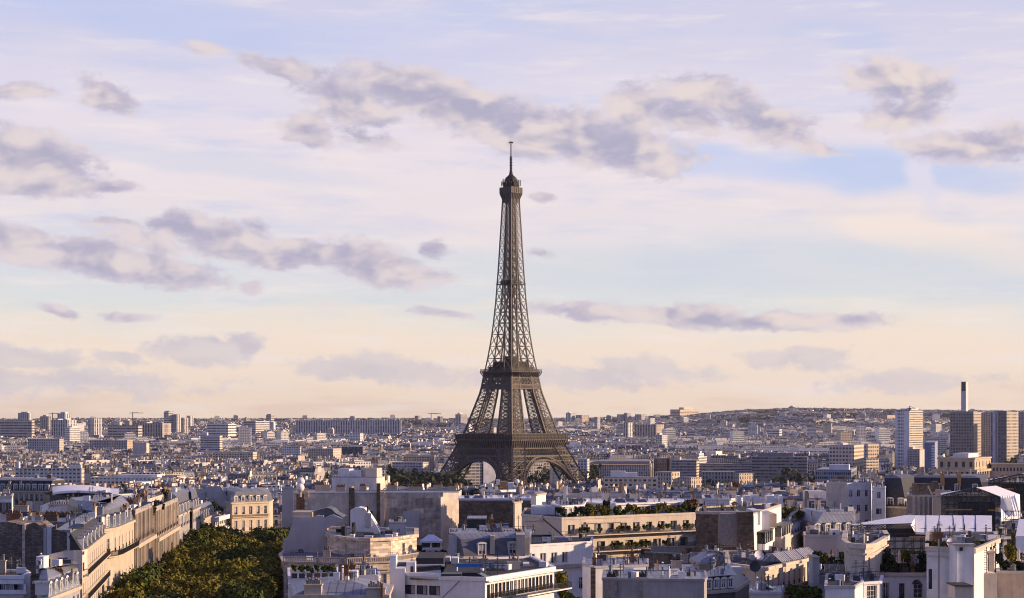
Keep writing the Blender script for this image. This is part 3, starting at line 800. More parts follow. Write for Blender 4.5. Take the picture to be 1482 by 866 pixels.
def window_mesh(w, h, style='casement'):
    var = WR.randrange(5)
    key = ('win', round(w,1), round(h,1), style, var)
    if key in CACHE: return CACHE[key]
    mb = MB(); f = .09; mats = ['frame_white', 'glass', 'curtain', 'rail_iron']
    st = style
    if st.startswith('dark'): mats[0] = 'frame_dark'; st = st[4:] or 'casement'
    if st.startswith('shut'):     # closed roller shutter
        mb.box(.05,.0,.0,w-.05,.06,h,0)
        for i in range(int(h/.25)): mb.box(.05,-.02,i*.25+.03,w-.05,0,i*.25+.08,0)
        me = mb.mesh('window', [M['frame_brown']]); CACHE[key] = me; return me
    gl = 1
    mb.box(0,0,0,f,.1,h); mb.box(w-f,0,0,w,.1,h); mb.box(f,0,0,w-f,.1,f); mb.box(f,0,h-f,w-f,.1,h)
    mb.face([(f,.06,f),(w-f,.06,f),(w-f,.06,h-f),(f,.06,h-f)], gl)
    if st == 'casement':
        mb.box(w/2-.06,0.01,f,w/2+.06,.09,h-f); mb.box(f,.02,h*.68,w-f,.08,h*.68+.06)
        if var in (1, 2): mb.face([(f,.055,f),(w*.3,.055,f),(w*.3,.055,h-f),(f,.055,h-f)], 2)
        if var == 2: mb.face([(w*.7,.055,f),(w-f,.055,f),(w-f,.055,h-f),(w*.7,.055,h-f)], 2)
        if var == 3: mb.face([(f,.055,h*.35),(w-f,.055,h*.35),(w-f,.055,h-f),(f,.055,h-f)], 2)
        if var == 4 and h > 1.9: mb.box(-w*.42,-.06,0,-.02,-.01,h,0); mb.box(w+.02,-.06,0,w*1.42,-.01,h,0)
        if h > 2.3:
            for q in range(8): mb.bar((w*q/7,-.2,.0),(w*q/7,-.2,.85),.018,3)
            mb.bar((0,-.2,.85),(w,-.2,.85),.03,3)
    elif st == 'wide':
        n = max(2, round(w/1.1))
        for i in range(1, n): mb.box(w*i/n-.04,.01,f,w*i/n+.04,.09,h-f)
        q0 = (.62,.1,.3,.55,.8)[var]; mb.face([(w*q0,.055,f),(w*min(q0+.3,.97),.055,f),(w*min(q0+.3,.97),.055,h-f),(w*q0,.055,h-f)], 2)
    elif st == 'grid':
        n = max(2, round(w/.6))
        for i in range(1, n): mb.box(w*i/n-.03,.01,f,w*i/n+.03,.09,h-f)
        for i in range(1, max(2, round(h/.8))): mb.box(f,.015,h*i/max(2, round(h/.8))-.03,w-f,.085,h*i/max(2, round(h/.8))+.03)
    elif st == 'curtain':
        mb.face([(f,.05,f),(w-f,.05,f),(w-f,.05,h-f),(f,.05,h-f)], 2)
    me = mb.mesh('window', [M[k] for k in mats]); CACHE[key] = me; return me
def inside(P, x, y):
    c = False
    for i in range(len(P)):
        (x1, y1), (x2, y2) = P[i-1], P[i]
        if (y1 > y) != (y2 > y) and x < (x2-x1)*(y-y1)/(y2-y1)+x1: c = not c
    return c
def clutter(b, n, seed, z=None, rich=1.):
    """the plant, vents, skylights, aerials and stub chimneys found on a flat roof, each a part"""
    q = random.Random(seed); P_ = inset(b.poly, .9); xs = [p[0] for p in P_]; ys = [p[1] for p in P_]; z = b.H if z is None else z; k = 0; tries = 0
    while k < n and tries < n*12:
        tries += 1; x, y = q.uniform(min(xs), max(xs)), q.uniform(min(ys), max(ys))
        if not inside(P_, x, y): continue
        k += 1; kd = q.choice(['vent','vent','skylight','aerial','aerial','pipe','pipe','stack','unit','cowl','rail'])
        rz = q.choice([0, .2, -.5, 1.2]); mb = MB()
        if kd == 'vent': s = q.uniform(.25,.6); mb.box(-s,-s,0,s,s,q.uniform(.4,1.2)); mb.box(-s-.08,-s-.08,1.25,s+.08,s+.08,1.33) if q.random()<.3 else None; m = q.choice(['zinc','grey_wall','dark_metal','white_paint'])
        elif kd == 'skylight': w = q.uniform(.6,1.2); mb.face([(-w,-w*.8,.15),(w,-w*.8,.15),(w,w*.8,.8),(-w,w*.8,.8)]); mb.box(-w-.06,-w*.8,0,w+.06,w*.8,.14); mb.face([(w,-w*.8,.15),(w,w*.8,.15),(w,w*.8,.8)]); m = 'glass'
        elif kd == 'aerial':
            h = q.uniform(1.6,3.2); mb.bar((0,0,0),(0,0,h),.045)
            for j in range(q.randint(3,6)): l = .25+.12*j; mb.bar((-l,.05*j,h-.1-.22*j),(l,.05*j,h-.1-.22*j),.03)
            m = 'dark_metal'
        elif kd == 'pipe': mb.cyl(0,0,0,q.uniform(.7,1.9),.13,.13,6); mb.cyl(0,0,1.9,2.1,.22,.1,6) if q.random()<.4 else None; m = q.choice(['dark_metal','zinc','terracotta','white_paint'])
        elif kd == 'unit': mb.box(-.7,-.4,.15,.7,.4,1.05); mb.box(-.65,-.3,0,-.55,.3,.15); mb.box(.55,-.3,0,.65,.3,.15); m = 'white_paint'
        elif kd == 'cowl': mb.cyl(0,0,0,.8,.3,.3,8); mb.cyl(0,0,.8,1.15,.5,.12,8); m = 'zinc'
        elif kd == 'rail':
            L = q.uniform(2,4); [mb.bar((L*j/5,0,0),(L*j/5,0,1.),.025) for j in range(6)]; mb.bar((0,0,1),(L,0,1),.03); mb.bar((0,0,.5),(L,0,.5),.02); m = 'dark_metal'
        if kd == 'stack':
            L = q.uniform(.9,2.2); b.chimney(x, y, *((L,.6) if q.random()<.6 else (.6,L)), z-.1, z+q.uniform(1.,2.), int(L/.45), q.choice(['stone','grey_wall','brick','cream_wall']), q.choice(['terracotta','terracotta','pot_grey'])); continue
        o = mb.build({'vent':'roof_vent','skylight':'skylight','aerial':'aerial','pipe':'flue_pipe','unit':'air_conditioner','cowl':'cowl','rail':'guard_rail'}[kd], M[m], b.root)
        o.location = (x, y, z-.05); o.rotation_euler.z = rz
# ---------------------------------------------------------------- trees and shrubs
def leaf_crown(rx, rz, n, size, seed, m, lobes=9, spread=.62, flat=False):
    key = ('crown', rx, rz, n, size, seed, m)
    if key in CACHE: return CACHE[key]
    rr = random.Random(seed); g = np.random.default_rng(seed)
    L = []
    for i in range(lobes):
        a = rr.uniform(0, 6.283); q = rr.uniform(.15, 1)**.6*spread
        L.append((q*math.cos(a)*rx, q*math.sin(a)*rx, rr.uniform(-.45, .62)*rz, rr.uniform(.3, .52)))
    La = np.array(L)[np.arange(n) % lobes]
    d = g.normal(size=(n, 3)); d /= np.linalg.norm(d, axis=1, keepdims=True)
    fl = (d[:, 2] < -.2) & (g.random(n) < .5); d[fl, 2] *= -1
    ph = (np.arange(n) % lobes)*1.7+seed
    bump_ = np.sin(d[:, 0]*4.1+ph)*np.sin(d[:, 1]*4.7+ph*1.3)*np.sin(d[:, 2]*3.9+ph*.7)+.5*np.sin(d[:, 0]*9+ph*2)*np.sin(d[:, 1]*8.3-ph)
    k = La[:, 3]*(.55+.5*g.random(n)**.5)*(1+.22*bump_)
    c = La[:, :3]+d*k[:, None]*np.array([rx, rx, rz])
    nn = d+g.normal(size=(n, 3))*.7; nn /= np.linalg.norm(nn, axis=1, keepdims=True)
    a = np.cross(nn, g.normal(size=(n, 3))); a /= np.linalg.norm(a, axis=1, keepdims=True); b = np.cross(nn, a)
    s_ = (size*(.6+.8*g.random(n)))[:, None]
    v = np.stack([c+a*p*s_+b*q*s_ for p, q in ((-1,-.5),(1,-.7),(.8,.7),(-.9,.6))], 1).reshape(-1, 3).tolist()
    f = np.arange(4*n).reshape(-1, 4).tolist()
    me = bpy.data.meshes.new('crown'); me.from_pydata(v, [], f); me.materials.append(M[m]); me.update()
    CACHE[key] = me; return me
def trunk_mesh(h, r, seed, rx):
    key = ('trunk', round(h), round(r,1), seed, round(rx))
    if key in CACHE: return CACHE[key]
    rr = random.Random(seed); mb = MB(); p = Vector((0,0,0)); rad = r
    for i in range(4):
        q = p+Vector((rr.uniform(-.2,.2), rr.uniform(-.2,.2), h/4)); mb.bar(p, q, rad, r2=rad*.82); p = q; rad *= .82
    for i in range(7):
        a = i*.9+rr.random(); b = Vector((0,0,h*(.55+.06*i))); e = b+Vector((math.cos(a)*rx*.6, math.sin(a)*rx*.6, rx*.6)); mb.bar(b, e, rad*.5, r2=rad*.15)
    CACHE[key] = mb.mesh('trunk', M['bark']); return CACHE[key]
def tree(x, y, z, h, rx, rz, label, m='leaf_olive', group=None, seed=0, n=2600, size=.42, name='plane_tree', cat='tree', lobes=9):
    t = thing(name, label, cat, (x, y, z), seed*1.3, group)
    link('trunk', trunk_mesh(h-rz*.9, max(.12, h*.022), seed % 3, rx), t)
    c = link('crown', leaf_crown(rx, rz, n, size, seed % 4, m, lobes), t, (0, 0, h-rz))
    return t
# ---------------------------------------------------------------- foreground buildings
KEEP = []      # (px0, px1, Y, lowest row still seen): nothing generated may rise in front of these
class PB(Bld):
    def __init__(s, name, label, cat, pts, pytop, Yr=None, group=None, walls='cream_wall', spec={}, zb=None, keep=None, rev=.28):
        s.rev = rev
        W_ = [Vector((at(px, 0, Y)[0], Y)) for px, Y in pts]
        s.ztop = zof(pytop, Yr or pts[0][1]); o = W_[0]
        s.z0 = (min(ground(v.x, v.y) for v in W_) if zb is None else zb)-1.0; s.H = s.ztop-s.z0
        s.root = thing(name, label, cat, (o.x, o.y, s.z0), 0, group)
        s.M = Matrix.Translation((o.x, o.y, s.z0)); s.poly = [tuple(v-o) for v in W_]
        xs = [p[0] for p in s.poly]; ys = [p[1] for p in s.poly]; s.w = max(xs)-min(xs); s.d = max(ys)-min(ys)
        OCCR.append((o.x+min(xs), o.y+min(ys), 1., 0., s.w, s.d))
        TOPS.append((min(p for p, _ in pts), max(p for p, _ in pts), min(Y for _, Y in pts), pytop))
        if keep: KEEP.append((min(p for p, _ in pts), max(p for p, _ in pts), min(Y for _, Y in pts), keep))
        if walls: s.walls(walls, spec)
    def z(s, py, Y): return zof(py, Y)-s.z0
    def L(s, px, Y): v = at(px, 0, Y); return v[0]-s.root.location.x, Y-s.root.location.y
    def pbox(s, name, p0, Y0, p1, Y1, py0, py1, m='white_paint', dz=0, parent=None):
        """box part between screen columns p0..p1 seen at depth Y0, running back to Y1; py0 is the top, py1 the foot"""
        x0, y0 = s.L(p0, Y0); x1, _ = s.L(p1, Y0); y1 = Y1-s.root.location.y
        return s.box(name, x0, y0, x1, y1, s.z(py1, Y0), s.z(py0, Y0), m, parent)
    def pchim(s, p0, p1, Y, dep, py0, py1, n=5, m='stone', pot='terracotta', along='x'):
        x0, y0 = s.L(p0, Y); x1, _ = s.L(p1, Y)
        return s.chimney((x0+x1)/2, y0+dep/2, x1-x0, dep, s.z(py1, Y), s.z(py0, Y), n, m, pot)
def shrub(px, py, Y, r, label, h=None, m='leaf_green', seed=0, name='shrub', group=None, zb=None):
    h = h or r*2
    x, y, z = at(px, py, Y); t = thing(name, label, 'shrub', (x, y, z-h), seed, group)
    link('foliage', leaf_crown(r, h*.52, int(260+r*160), .16+.05*r, seed % 5, m, 6, .55), t, (0,0,h*.5)); return t
def silhouette(s, name, pts, Y, thick, m):
    """a real wall of given thickness whose outline is the one seen from the square"""
    mb = MB(); P0 = [(at(px,py,Y)[0]-s.root.location.x, Y-s.root.location.y, zof(py,Y)-s.z0) for px, py in pts]
    P1 = [(x, y+thick, z) for x, y, z in P0]
    mb.face(P0); mb.face(P1[::-1])
    for i in range(len(P0)):
        j = (i+1) % len(P0); mb.face([P0[j], P0[i], P1[i], P1[j]])
    return mb.build(name, M[m], s.root)

# ===== left bank of the avenue
b = PB('terraced_building', 'modern white terraced building with long sunlit balcony bands, cut by the corner of the picture', 'apartment building',
       [(-60,286),(34,286),(44,292),(38,297),(-64,297)], 836, 286, walls='white_paint',
       spec={0:[(1.0,1.6,2.0,8,'wide'),(3.3,1.2,2.4,7,'wide'),(4.8,1.2,2.4,7,'wide')]})
b.flat(.35, .4, 'roof_felt', 'white_paint')
for off, dep, r_ in ((2.2, 1.5, 56), (3.9, 2.4, 56), (4.7, 3.0, 56)): b.balcony(0, off, dep, (0, 1.08), .45, 'white_paint', 'white_paint')
b = PB('mansard_building', 'low grey mansard house with curved zinc roof and deep white dormers facing the avenue', 'apartment building',
       [(57,280),(70,276),(116,296),(110,300),(57,291)], 866, 276, walls='grey_wall', spec={1:[(1.2,1.8,1.1,7)]})
b.mansard(2.6, 1.0, .9, 'zinc', 'zinc', [(1,6)], dw=1.1, dh=1.7, sides=[0,1,3]); b.pchim(78, 92, 288, .8, 832, 840, 9, 'pot_grey'); b.pchim(102, 105, 290, .8, 830, 840, 1, 'grey_wall')
# corner house with the long sunlit facade (front wall is patched render)
b = PB('corner_house', 'narrow stone house end-on with a sunlit balconied facade and plant-filled roof terrace', 'apartment building',
       [(101,322),(119,322),(152,372),(138,374)], 799, 322, walls='stone',
       spec={1:[(1.4,2.1,1.1,11),(5.6,2.1,1.1,11),(9.6,2.2,1.2,11),(13.6,2.2,1.2,11)], 0:[(1.8,1.5,1.1,1,'casement',(.86,.97))]}, keep=850, rev=.06)
for off in (4.0, 8.2, 12.2): b.balcony(1, off, 1.1, (0., 1.), 1.0, 'stone')
b.mansard(3.2, 2.0, .6, 'slate', 'zinc', [(1,6)], sides=[1], dw=1.1, dh=1.8)
silhouette(b, 'patched_wall', [(64,806),(70,803),(92,798.5),(106,798),(106,797),(119,797),(119,799),(119,838),(58,838),(58,808)], 321.6, 4., 'board_concrete')
silhouette(b, 'gable_wall', [(103,770),(107,765),(114,786),(118,796),(118,804),(101,804)], 332, .5, 'rubble')
b.pbox('repair_patch', 92, 321.55, 107, 321.58, 797, 813, 'lav_wall'); b.pbox('roof_cabin', 52, 318, 63, 322, 806, 830, 'white_paint'); b.pbox('cabin_door', 55.5, 317.8, 60, 317.95, 812, 829, 'frame_brown')
b = PB('rubble_gable_house', 'row of tall windowless rubble stone gables with pale flues between them', 'apartment building',
       [(-40,372),(102,372),(104,384),(-44,384)], 775, 372, walls='rubble', keep=832)
for pts in ([(-40,778),(-20,760),(-4,757),(10,755),(22,757.5),(32,760),(34,832),(-40,832)], [(36,762),(46,757),(52,757),(58,761),(63,766),(63,832),(36,832)], [(75,764),(85,760),(98,760),(98,832),(75,832)]):
    silhouette(b, 'gable_wall', pts, 371.4, 9, 'rubble')
b.pbox('flue', 32, 371, 36, 376, 759, 832, 'ashlar'); b.pbox('flue', 63, 371, 67, 376, 765, 828, 'lav_wall'); b.pbox('flue', 67.5, 370.6, 74, 376, 763, 803, 'white_paint'); b.pbox('flue', 97, 370.6, 100.5, 375, 757, 796, 'white_paint')
for p0, p1, Y, a, c_, n, m in ((9,30,386,745,757,8,'brick'),(0,9,386,746,756,3,'lav_wall'),(63,83,384,747,757,9,'brown_rubble'),(29,33,380,751,760,1,'white_paint'),(40,44,388,744,757,2,'stone'),(50,58,388,747,756,3,'stone'),(62,66.5,380,758,766,2,'white_paint')):
    b.pchim(p0, p1, Y, .9, a, c_, n, m)
b.pbox('zinc_roof', -30, 383, 100, 398, 755, 770, 'zinc')
b = PB('chimney_wall_house', 'white party wall crowned by a long dark row of chimney pots beside the rubble gables', 'apartment building',
       [(97,386),(127,386),(131,396),(96,398)], 752, 386, walls='lav_wall', keep=790)
b.pchim(97, 118, 386, .9, 749.5, 752, 11, 'lav_wall', 'pot_grey'); b.pchim(66, 100, 400, 1., 748, 757, 14, 'brown_rubble'); b.pchim(98, 134, 402, 1.2, 747, 765, 16, 'brown_rubble'); b.flat(.2, .3, 'zinc', 'lav_wall')
# rounded belle-epoque house
b = PB('rounded_corner_house', 'rounded sunlit stone corner house with a grey mansard and wrought iron balconies above the trees', 'apartment building',
       [(118,388),(134,384),(150,383),(163,387),(170,391),(194,418),(150,440),(96,420)], 766, 384, walls='stone',
       spec={1:[(2.0,3.0,1.3,1),(9.6,3.,1.3,1)], 2:[(9.6,3.,1.3,1)], 3:[(2.,3.,1.2,1),(9.6,3.,1.2,1),(15.4,2.6,1.2,1)], 4:[(2.,3.,1.1,5),(9.6,3.,1.1,5),(15.4,2.6,1.1,5)], 2:[(2.,3.,1.3,1),(9.6,3.,1.2,1),(15.4,2.6,1.2,1)]}, keep=840, rev=.1)
b.mansard(3.6, 1.6, 1.6, 'lead', 'zinc', [(1,1),(2,1),(3,1),(4,3)], sides=[0,1,2,3,4,6], dw=1.3, dh=2.2, dm='lead')
for sd in (0, 1, 2, 3, 4): b.balcony(sd, 5.6, 1.2, (0,1), 1.05, 'stone')
for sd in (2, 3, 4): b.balcony(sd, 12.6, .9, (0,1), 1., 'stone')
for p0, p1, Y, a, c_, n in ((140,176,412,737,744,14),(148,178,405,741,749,12),(176,184,410,736,750,3),(134,160,424,734,738,10)): b.pchim(p0, p1, Y, 1., a, c_, n, 'stone')
# fin-fronted modern pair
for k, (p0, Y0, p1, Y1, pyt, lb) in enumerate(((195.5,420,222,458,741,'nearer of two modern stone buildings with close vertical fins, its roof garden overgrown'),(225.5,464,257,519,736.5,'farther of two modern stone buildings with close vertical fins, next to the shaded mansard house'))):
    b = PB('fin_fronted_building', lb, 'apartment building', [(p0,Y0),(p1,Y1),(p1-22,Y1+6),(p0-30,Y0+6)], pyt, Y0, walls='fin_stone',
           spec={0:[(.7,6.2,1.5,14,'dark'),(8.4,6.2,1.5,14,'dark'),(16.1,4.,1.5,14,'dark')]}, rev=.05, group='fin-fronted modern buildings', keep=860)
    p, q, L_ = b.edge(0); t = (q-p)/L_; rz = math.atan2(t.y, t.x)
    for i in range(15):
        mb = MB(); mb.box(-.22,-.2,0,.22,-.01,b.H-.6); f = mb.build('fin', M['fin_stone'], b.root); o = p+t*(i*L_/14); f.location = (o.x, o.y, .0); f.rotation_euler.z = rz
    b.flat(.5, .3, 'roof_felt', 'grey_wall')
    mb = MB(); mb.box(0,-.9,0,L_,-.02,.9); f = mb.build('string_course', M['stone'], b.root); f.location = (p.x, p.y, b.H-8.2); f.rotation_euler.z = rz
b = PB('penthouse_pavilion', 'flat white-roofed penthouse with a sunlit edge above the fin-fronted buildings', 'penthouse', [(192,470),(213,470),(236,500),(205,510),(168,500)], 724.5, 470, walls='lav_wall', zb=zof(737,470)-4)
b.flat(.3, .3, 'tarp', 'cream_wall')
for i, (px, py, Y, r) in enumerate([(196,741,440,1.4),(203,740,446,1.6),(212,737,452,1.5),(219,734,456,1.3),(228,727,480,1.8),(232,733,478,1.2),(220,724,500,2.0),(240,731,500,1.4),(247,732,508,1.2),(188,743,430,1.2)]):
    shrub(px, py-3, Y, r, f'dark bush on the overgrown roof garden over the fins, {["first","second","third","fourth","fifth","sixth","seventh","eighth","ninth","tenth"][i]} one planted', m='leaf_dark', seed=i, group='roof garden bushes over the fins')
for i, (px, py) in enumerate(((236.5,710),(240,711))):
    x, y, z = at(px, py, 500); t = thing('cypress', ['tall thin dark cypress on the roof garden, left of a close pair','tall thin dark cypress on the roof garden, right of a close pair'][i], 'tree', (x, y, z-6.))
    link('trunk', trunk_mesh(3, .12, 1, 1), t); link('crown', leaf_crown(.8, 3.2, 500, .2, i, 'leaf_dark', 6, .3), t, (0,0,3.2))
b = PB('shaded_mansard_house', 'tall grey-blue house with a two-storey dormered mansard in shade beside the fins', 'apartment building', [(258.5,521),(276,552),(279,549),(289,570),(262,600),(238,560)], 746, 521, walls='grey_wall',
       spec={0:[(1.,2.6,1.2,8),(5.4,2.6,1.2,8),(10,2.6,1.2,8)], 2:[(1.,2.6,1.2,5),(5.4,2.6,1.2,5)]}, keep=790, rev=.06)
b.mansard(5.0, 1.6, .6, 'lead', 'zinc', [(0,8),(2,4)], sides=[0,1,2,4], dw=1.2, dh=2.2, dm='lead')
b = PB('slate_house', 'dull stone house with blue dormers between the shaded mansard house and striped terraces', 'apartment building', [(290.5,574),(311,612),(300,622),(278,590)], 753, 574, walls='stone',
       spec={0:[(1.,2.4,1.2,9),(5.,2.4,1.2,9),(9,2.4,1.2,9)]}, keep=795, rev=.06)
b.mansard(3., 1.2, .8, 'slate', 'zinc', [(0,6)], sides=[0], dw=1.1, dh=1.9)
b = PB('striped_terrace_building', 'white banded modern building with three planted balconies beside the golden corner house', 'apartment building', [(309,614),(326,634),(324,650),(300,636)], 750, 614, walls='cream_wall',
       spec={0:[(1.,1.7,2.6,6,'wide'),(4.4,1.7,2.6,6,'wide'),(7.8,1.7,2.6,6,'wide')]}, keep=795)
for off in (0., 3.4, 6.8, 10.2): b.balcony(0, off+.9, 1.6, (0,1), 1.2, 'white_paint', 'white_paint')
b.flat(.2, .3)
shrub(311, 727, 640, 3.4, 'big dark round tree on the terrace roof beside the pale grey party wall', 8, 'leaf_dark', 3, 'rooftop_tree')
# golden corner house
b = PB('golden_house', 'golden sunlit stone corner house with two rows of tall windows and five round-headed dormers', 'apartment building',
       [(327,652),(336,640),(389.5,650),(395,666),(334,680)], 728, 640, walls='gold_stone',
       spec={1:[(1.4,3.0,1.25,5),(6.2,3.6,1.25,5),(11.2,3.2,1.25,5)], 0:[(1.4,3.,1.2,1),(6.2,3.6,1.2,1)]}, keep=775)
b.mansard(3.6, 1.5, .7, 'lead', 'zinc', [(1,5)], sides=[0,1,2], cm='gold_stone', dw=1.1, dh=1.7)
for off, sd in ((4.9,1),(10.6,1)): b.balcony(sd, off, .7, (0,1), .9, 'gold_stone', 'stone')
for p0, p1, a in ((338,350,708),(371,382,706)): b.pchim(p0, p1, 668, 1.2, a, 715, 7, 'brick')
b = PB('blank_gable_building', 'broad blank grey rendered gable wall standing behind the golden corner house', 'apartment building', [(272,668),(327,662),(333,680),(276,700)], 711, 662, walls='lav_wall', keep=735)
silhouette(b, 'gable_wall', [(272,708),(296,708),(296,704.5),(319,703.5),(327,716),(334,734),(272,734)], 661.5, .6, 'lav_wall')
b.gable(.3, 'zinc') if 0 else b.flat(.2, .3, 'zinc', 'lav_wall')
# curved white roof hall
b = PB('curved_roof_hall', 'low dark circular hall under a sweeping white curved roof', 'hall', [(62,600),(72,590),(118,586),(160,592),(168,604),(150,640),(80,640)], 717, 590, walls='dark_metal', keep=730)
mb = MB(); N = 16
for i in range(N):
    def pt(t, y): x, yy = b.L(76+t*96, 590+y); return (x, yy, b.z(713-4.5*math.sin(math.pi*min(1, t*1.15+.02))**.7+2*t, 590))
    a, c_ = i/N, (i+1)/N; mb.face([pt(a,-4),pt(c_,-4),pt(c_,44),pt(a,44)]); lo = lambda p: (p[0], p[1], p[2]-.7); mb.face([lo(pt(a,-4)),lo(pt(c_,-4)),pt(c_,-4),pt(a,-4)])
mb.build('roof', M['tarp'], b.root)
silhouette(b, 'swept_wall', [(138,712),(142,710),(152,711),(157,718),(165,722),(178,724),(178,732),(137,732)], 560, 1., 'lav_wall')
b = PB('zinc_roof_house', 'wide low zinc roof with standing seams and ornate cornice left of the overgrown roof garden', 'apartment building', [(60,470),(150,468),(176,480),(170,500),(60,505)], 742, 468, walls='stone'); b.mansard(1.0, 2.2, .6, 'zinc', 'zinc', sides=[0,1,2,4])
for p0, p1, Y, a, n in ((70,112,474,731,12),(88,120,500,728,9),(20,40,478,733,6),(128,168,500,730,12),(118,136,480,735,5)): b.pchim(p0, p1, Y, 1., a, a+8, n, 'stone')
b = PB('low_white_building', 'low white sunlit-edged block with a tall chimney among dull roofs near the picture edge', 'apartment building', [(-20,520),(17,520),(19,540),(-20,540)], 720, 520, walls='white_paint', spec={0:[(1.4,3.,1.8,4,'wide')]}); b.flat(.4,.3,'zinc','cream_wall')
b = PB('slate_row_house', 'long dark slate mansard row with many small white dormers left of the curved roof hall', 'apartment building', [(-10,660),(72,655),(100,664),(96,676),(-10,676)], 711, 655, walls='stone', spec={0:[(1.,2.6,1.3,11)]}); b.mansard(3.6, 1.4, .6, 'slate', 'zinc', [(0,9),(1,3)], sides=[0,2], dw=1.3, dh=1.8)
for p in (12, 28, 44, 60, 76): b.pchim(p, p+2.6, 658, 3.5, 698, 707, 2, 'grey_wall')

# ===== trees of the avenue
rt0 = random.Random(21); k = 0
avenue_trees = []
for row, dx in enumerate((5.5, 12.5, 20.5, 27.5)):
    for j in range(21):
        Y = 344+j*12.+row*3.+rt0.uniform(-2,2)
        xl = -50.6-.08*Y
        X = xl+dx+rt0.uniform(-.8,.8)
        if Y > 590: continue
        px = 741+X*F/Y
        avenue_trees.append((px, Y, X))
avenue_trees.sort(key=lambda t: (t[1]))
RW = ['nearest','second','third','fourth','fifth','sixth','seventh','eighth','ninth','tenth','eleventh','twelfth','thirteenth','fourteenth','fifteenth','sixteenth','seventeenth','eighteenth','nineteenth','twentieth','last']
rows_ = {}
for (px, Y, X) in avenue_trees:
    r_ = min(range(4), key=lambda q: abs((X+50.6+.08*Y)-(5.5,12.5,20.5,27.5)[q])); rows_.setdefault(r_, 0); n_ = rows_[r_]; rows_[r_] += 1
    h = 18.6+rt0.uniform(-2.8,2.2)+(1.5 if Y > 520 else 0); m_ = rt0.choice(['leaf_olive','leaf_olive','leaf_green'])
    tree(X, Y, ground(X, Y), h, rt0.choice([4.8,5.4,6.0,6.4]), rt0.choice([6.4,7.2]), f'{"olive-gold" if m_=="leaf_olive" else "darker green"} plane tree, {RW[min(n_,20)]} along the {("row by the fin-fronted facades","inner row beside the sunlit facades","inner row beside the shaded side","row by the shaded wall")[r_]}',
         m_, 'plane trees filling the avenue', int(px+Y), 6500, .29, lobes=12)

# ===== centre: blank party wall
b = PB('party_wall_building', 'wide windowless concrete party wall with dark flues and a rough sunlit return', 'apartment building', [(425,560),(638,560),(664,566),(668,582),(424,582)], 713, 560, walls='board_concrete', keep=780)
silhouette(b, 'coping', [(424,712.2),(664,711.5),(664,713.2),(424,713.8)], 559.6, 1.2, 'tarp')
b.pbox('flue', 505, 559, 512.5, 561, 706, 770, 'brown_rubble'); b.pbox('flue', 545, 558.6, 550, 561, 700, 770, 'brown_rubble'); b.pbox('flue', 550.5, 559.3, 556, 561, 712, 775, 'board_concrete')
b.pbox('dark_render_panel', 557, 559.75, 637.6, 559.95, 713.5, 780, 'board_brown'); b.pbox('patch', 427, 559.3, 446, 559.9, 712, 738, 'ashlar'); b.pbox('brick_panel', 429, 559, 440.5, 559.4, 715, 737, 'brick'); b.pbox('patch', 583, 559.7, 607, 559.9, 740, 763, 'lav_wall'); b.pbox('opening', 534, 559.5, 539, 559.8, 740, 760, 'frame_dark')
x0, y0 = b.L(638, 560); x1, y1 = b.L(664, 566)
rng_ = random.Random(9)
for i, (p0, p1, a) in enumerate(((424,444,707),(456,478,703),(486,500,706),(560,575,704),(590,612,706),(628,640,703),(520,530,705),(648,660,705))): b.pchim(p0, p1, 566, .9, a, 713, 8, 'stone')
def dish(px, py, Y, r, label, az=-20, m='white_paint'):
    x, y, z = at(px, py, Y); t = thing('satellite_dish', label, 'satellite dish', (x, y, z), R(az))
    mb = MB(); N = 14
    rings = [(0,0)]+[(r*q, .3*r*q*q) for q in (.35,.7,1.)]
    for (ra, da), (rb, db) in zip(rings, rings[1:]):
        for i in range(N):
            a, c_ = 2*math.pi*i/N, 2*math.pi*(i+1)/N
            f = lambda rr_, d_, g: (rr_*math.cos(g), -d_, rr_*math.sin(g))
            mb.face([f(ra,da,a), f(rb,db,a), f(rb,db,c_), f(ra,da,c_)])
    d = mb.build('reflector', M[m], t, True); d.rotation_euler.x = R(-25)
    mb = MB(); mb.bar((0,.1,0),(0,.1,-r*1.8),.05); mb.bar((0,0,-r*.8),(0,-r*1.1,-.1),.03); mb.build('mast', M['dark_metal'], t); return t
def dome(px, py, Y, r, label):
    x, y, z = at(px, py, Y); t = thing('antenna_dome', label, 'antenna dome', (x, y, z))
    me = bpy.data.meshes.new('radome'); import bmesh; bm = bmesh.new(); bmesh.ops.create_uvsphere(bm, u_segments=16, v_segments=10, radius=r); bm.to_mesh(me); bm.free(); me.materials.append(M['white_paint'])
    for p in me.polygons: p.use_smooth = True
    link('radome', me, t); mb = MB(); mb.cyl(0,0,-r*2.2,-r*.7,r*.35,r*.3,8); mb.build('mount', M['grey_wall'], t)
dome(435.5, 697, 540, 1.15, 'upper white spherical antenna dome above the quoined flue'); dome(434.5, 706, 530, 1.2, 'lower white spherical antenna dome on the quoined flue'); dome(748.5, 697, 630, .8, 'white antenna ball on the cluttered rooftop below the iron tower')
b = PB('sheeted_building', 'narrow building wrapped in translucent pale sheeting beside the antenna domes', 'apartment building', [(408,600),(424,600),(426,615),(409,615)], 706, 600, walls='lav_wall'); b.flat(.3,.2,'zinc','lav_wall')
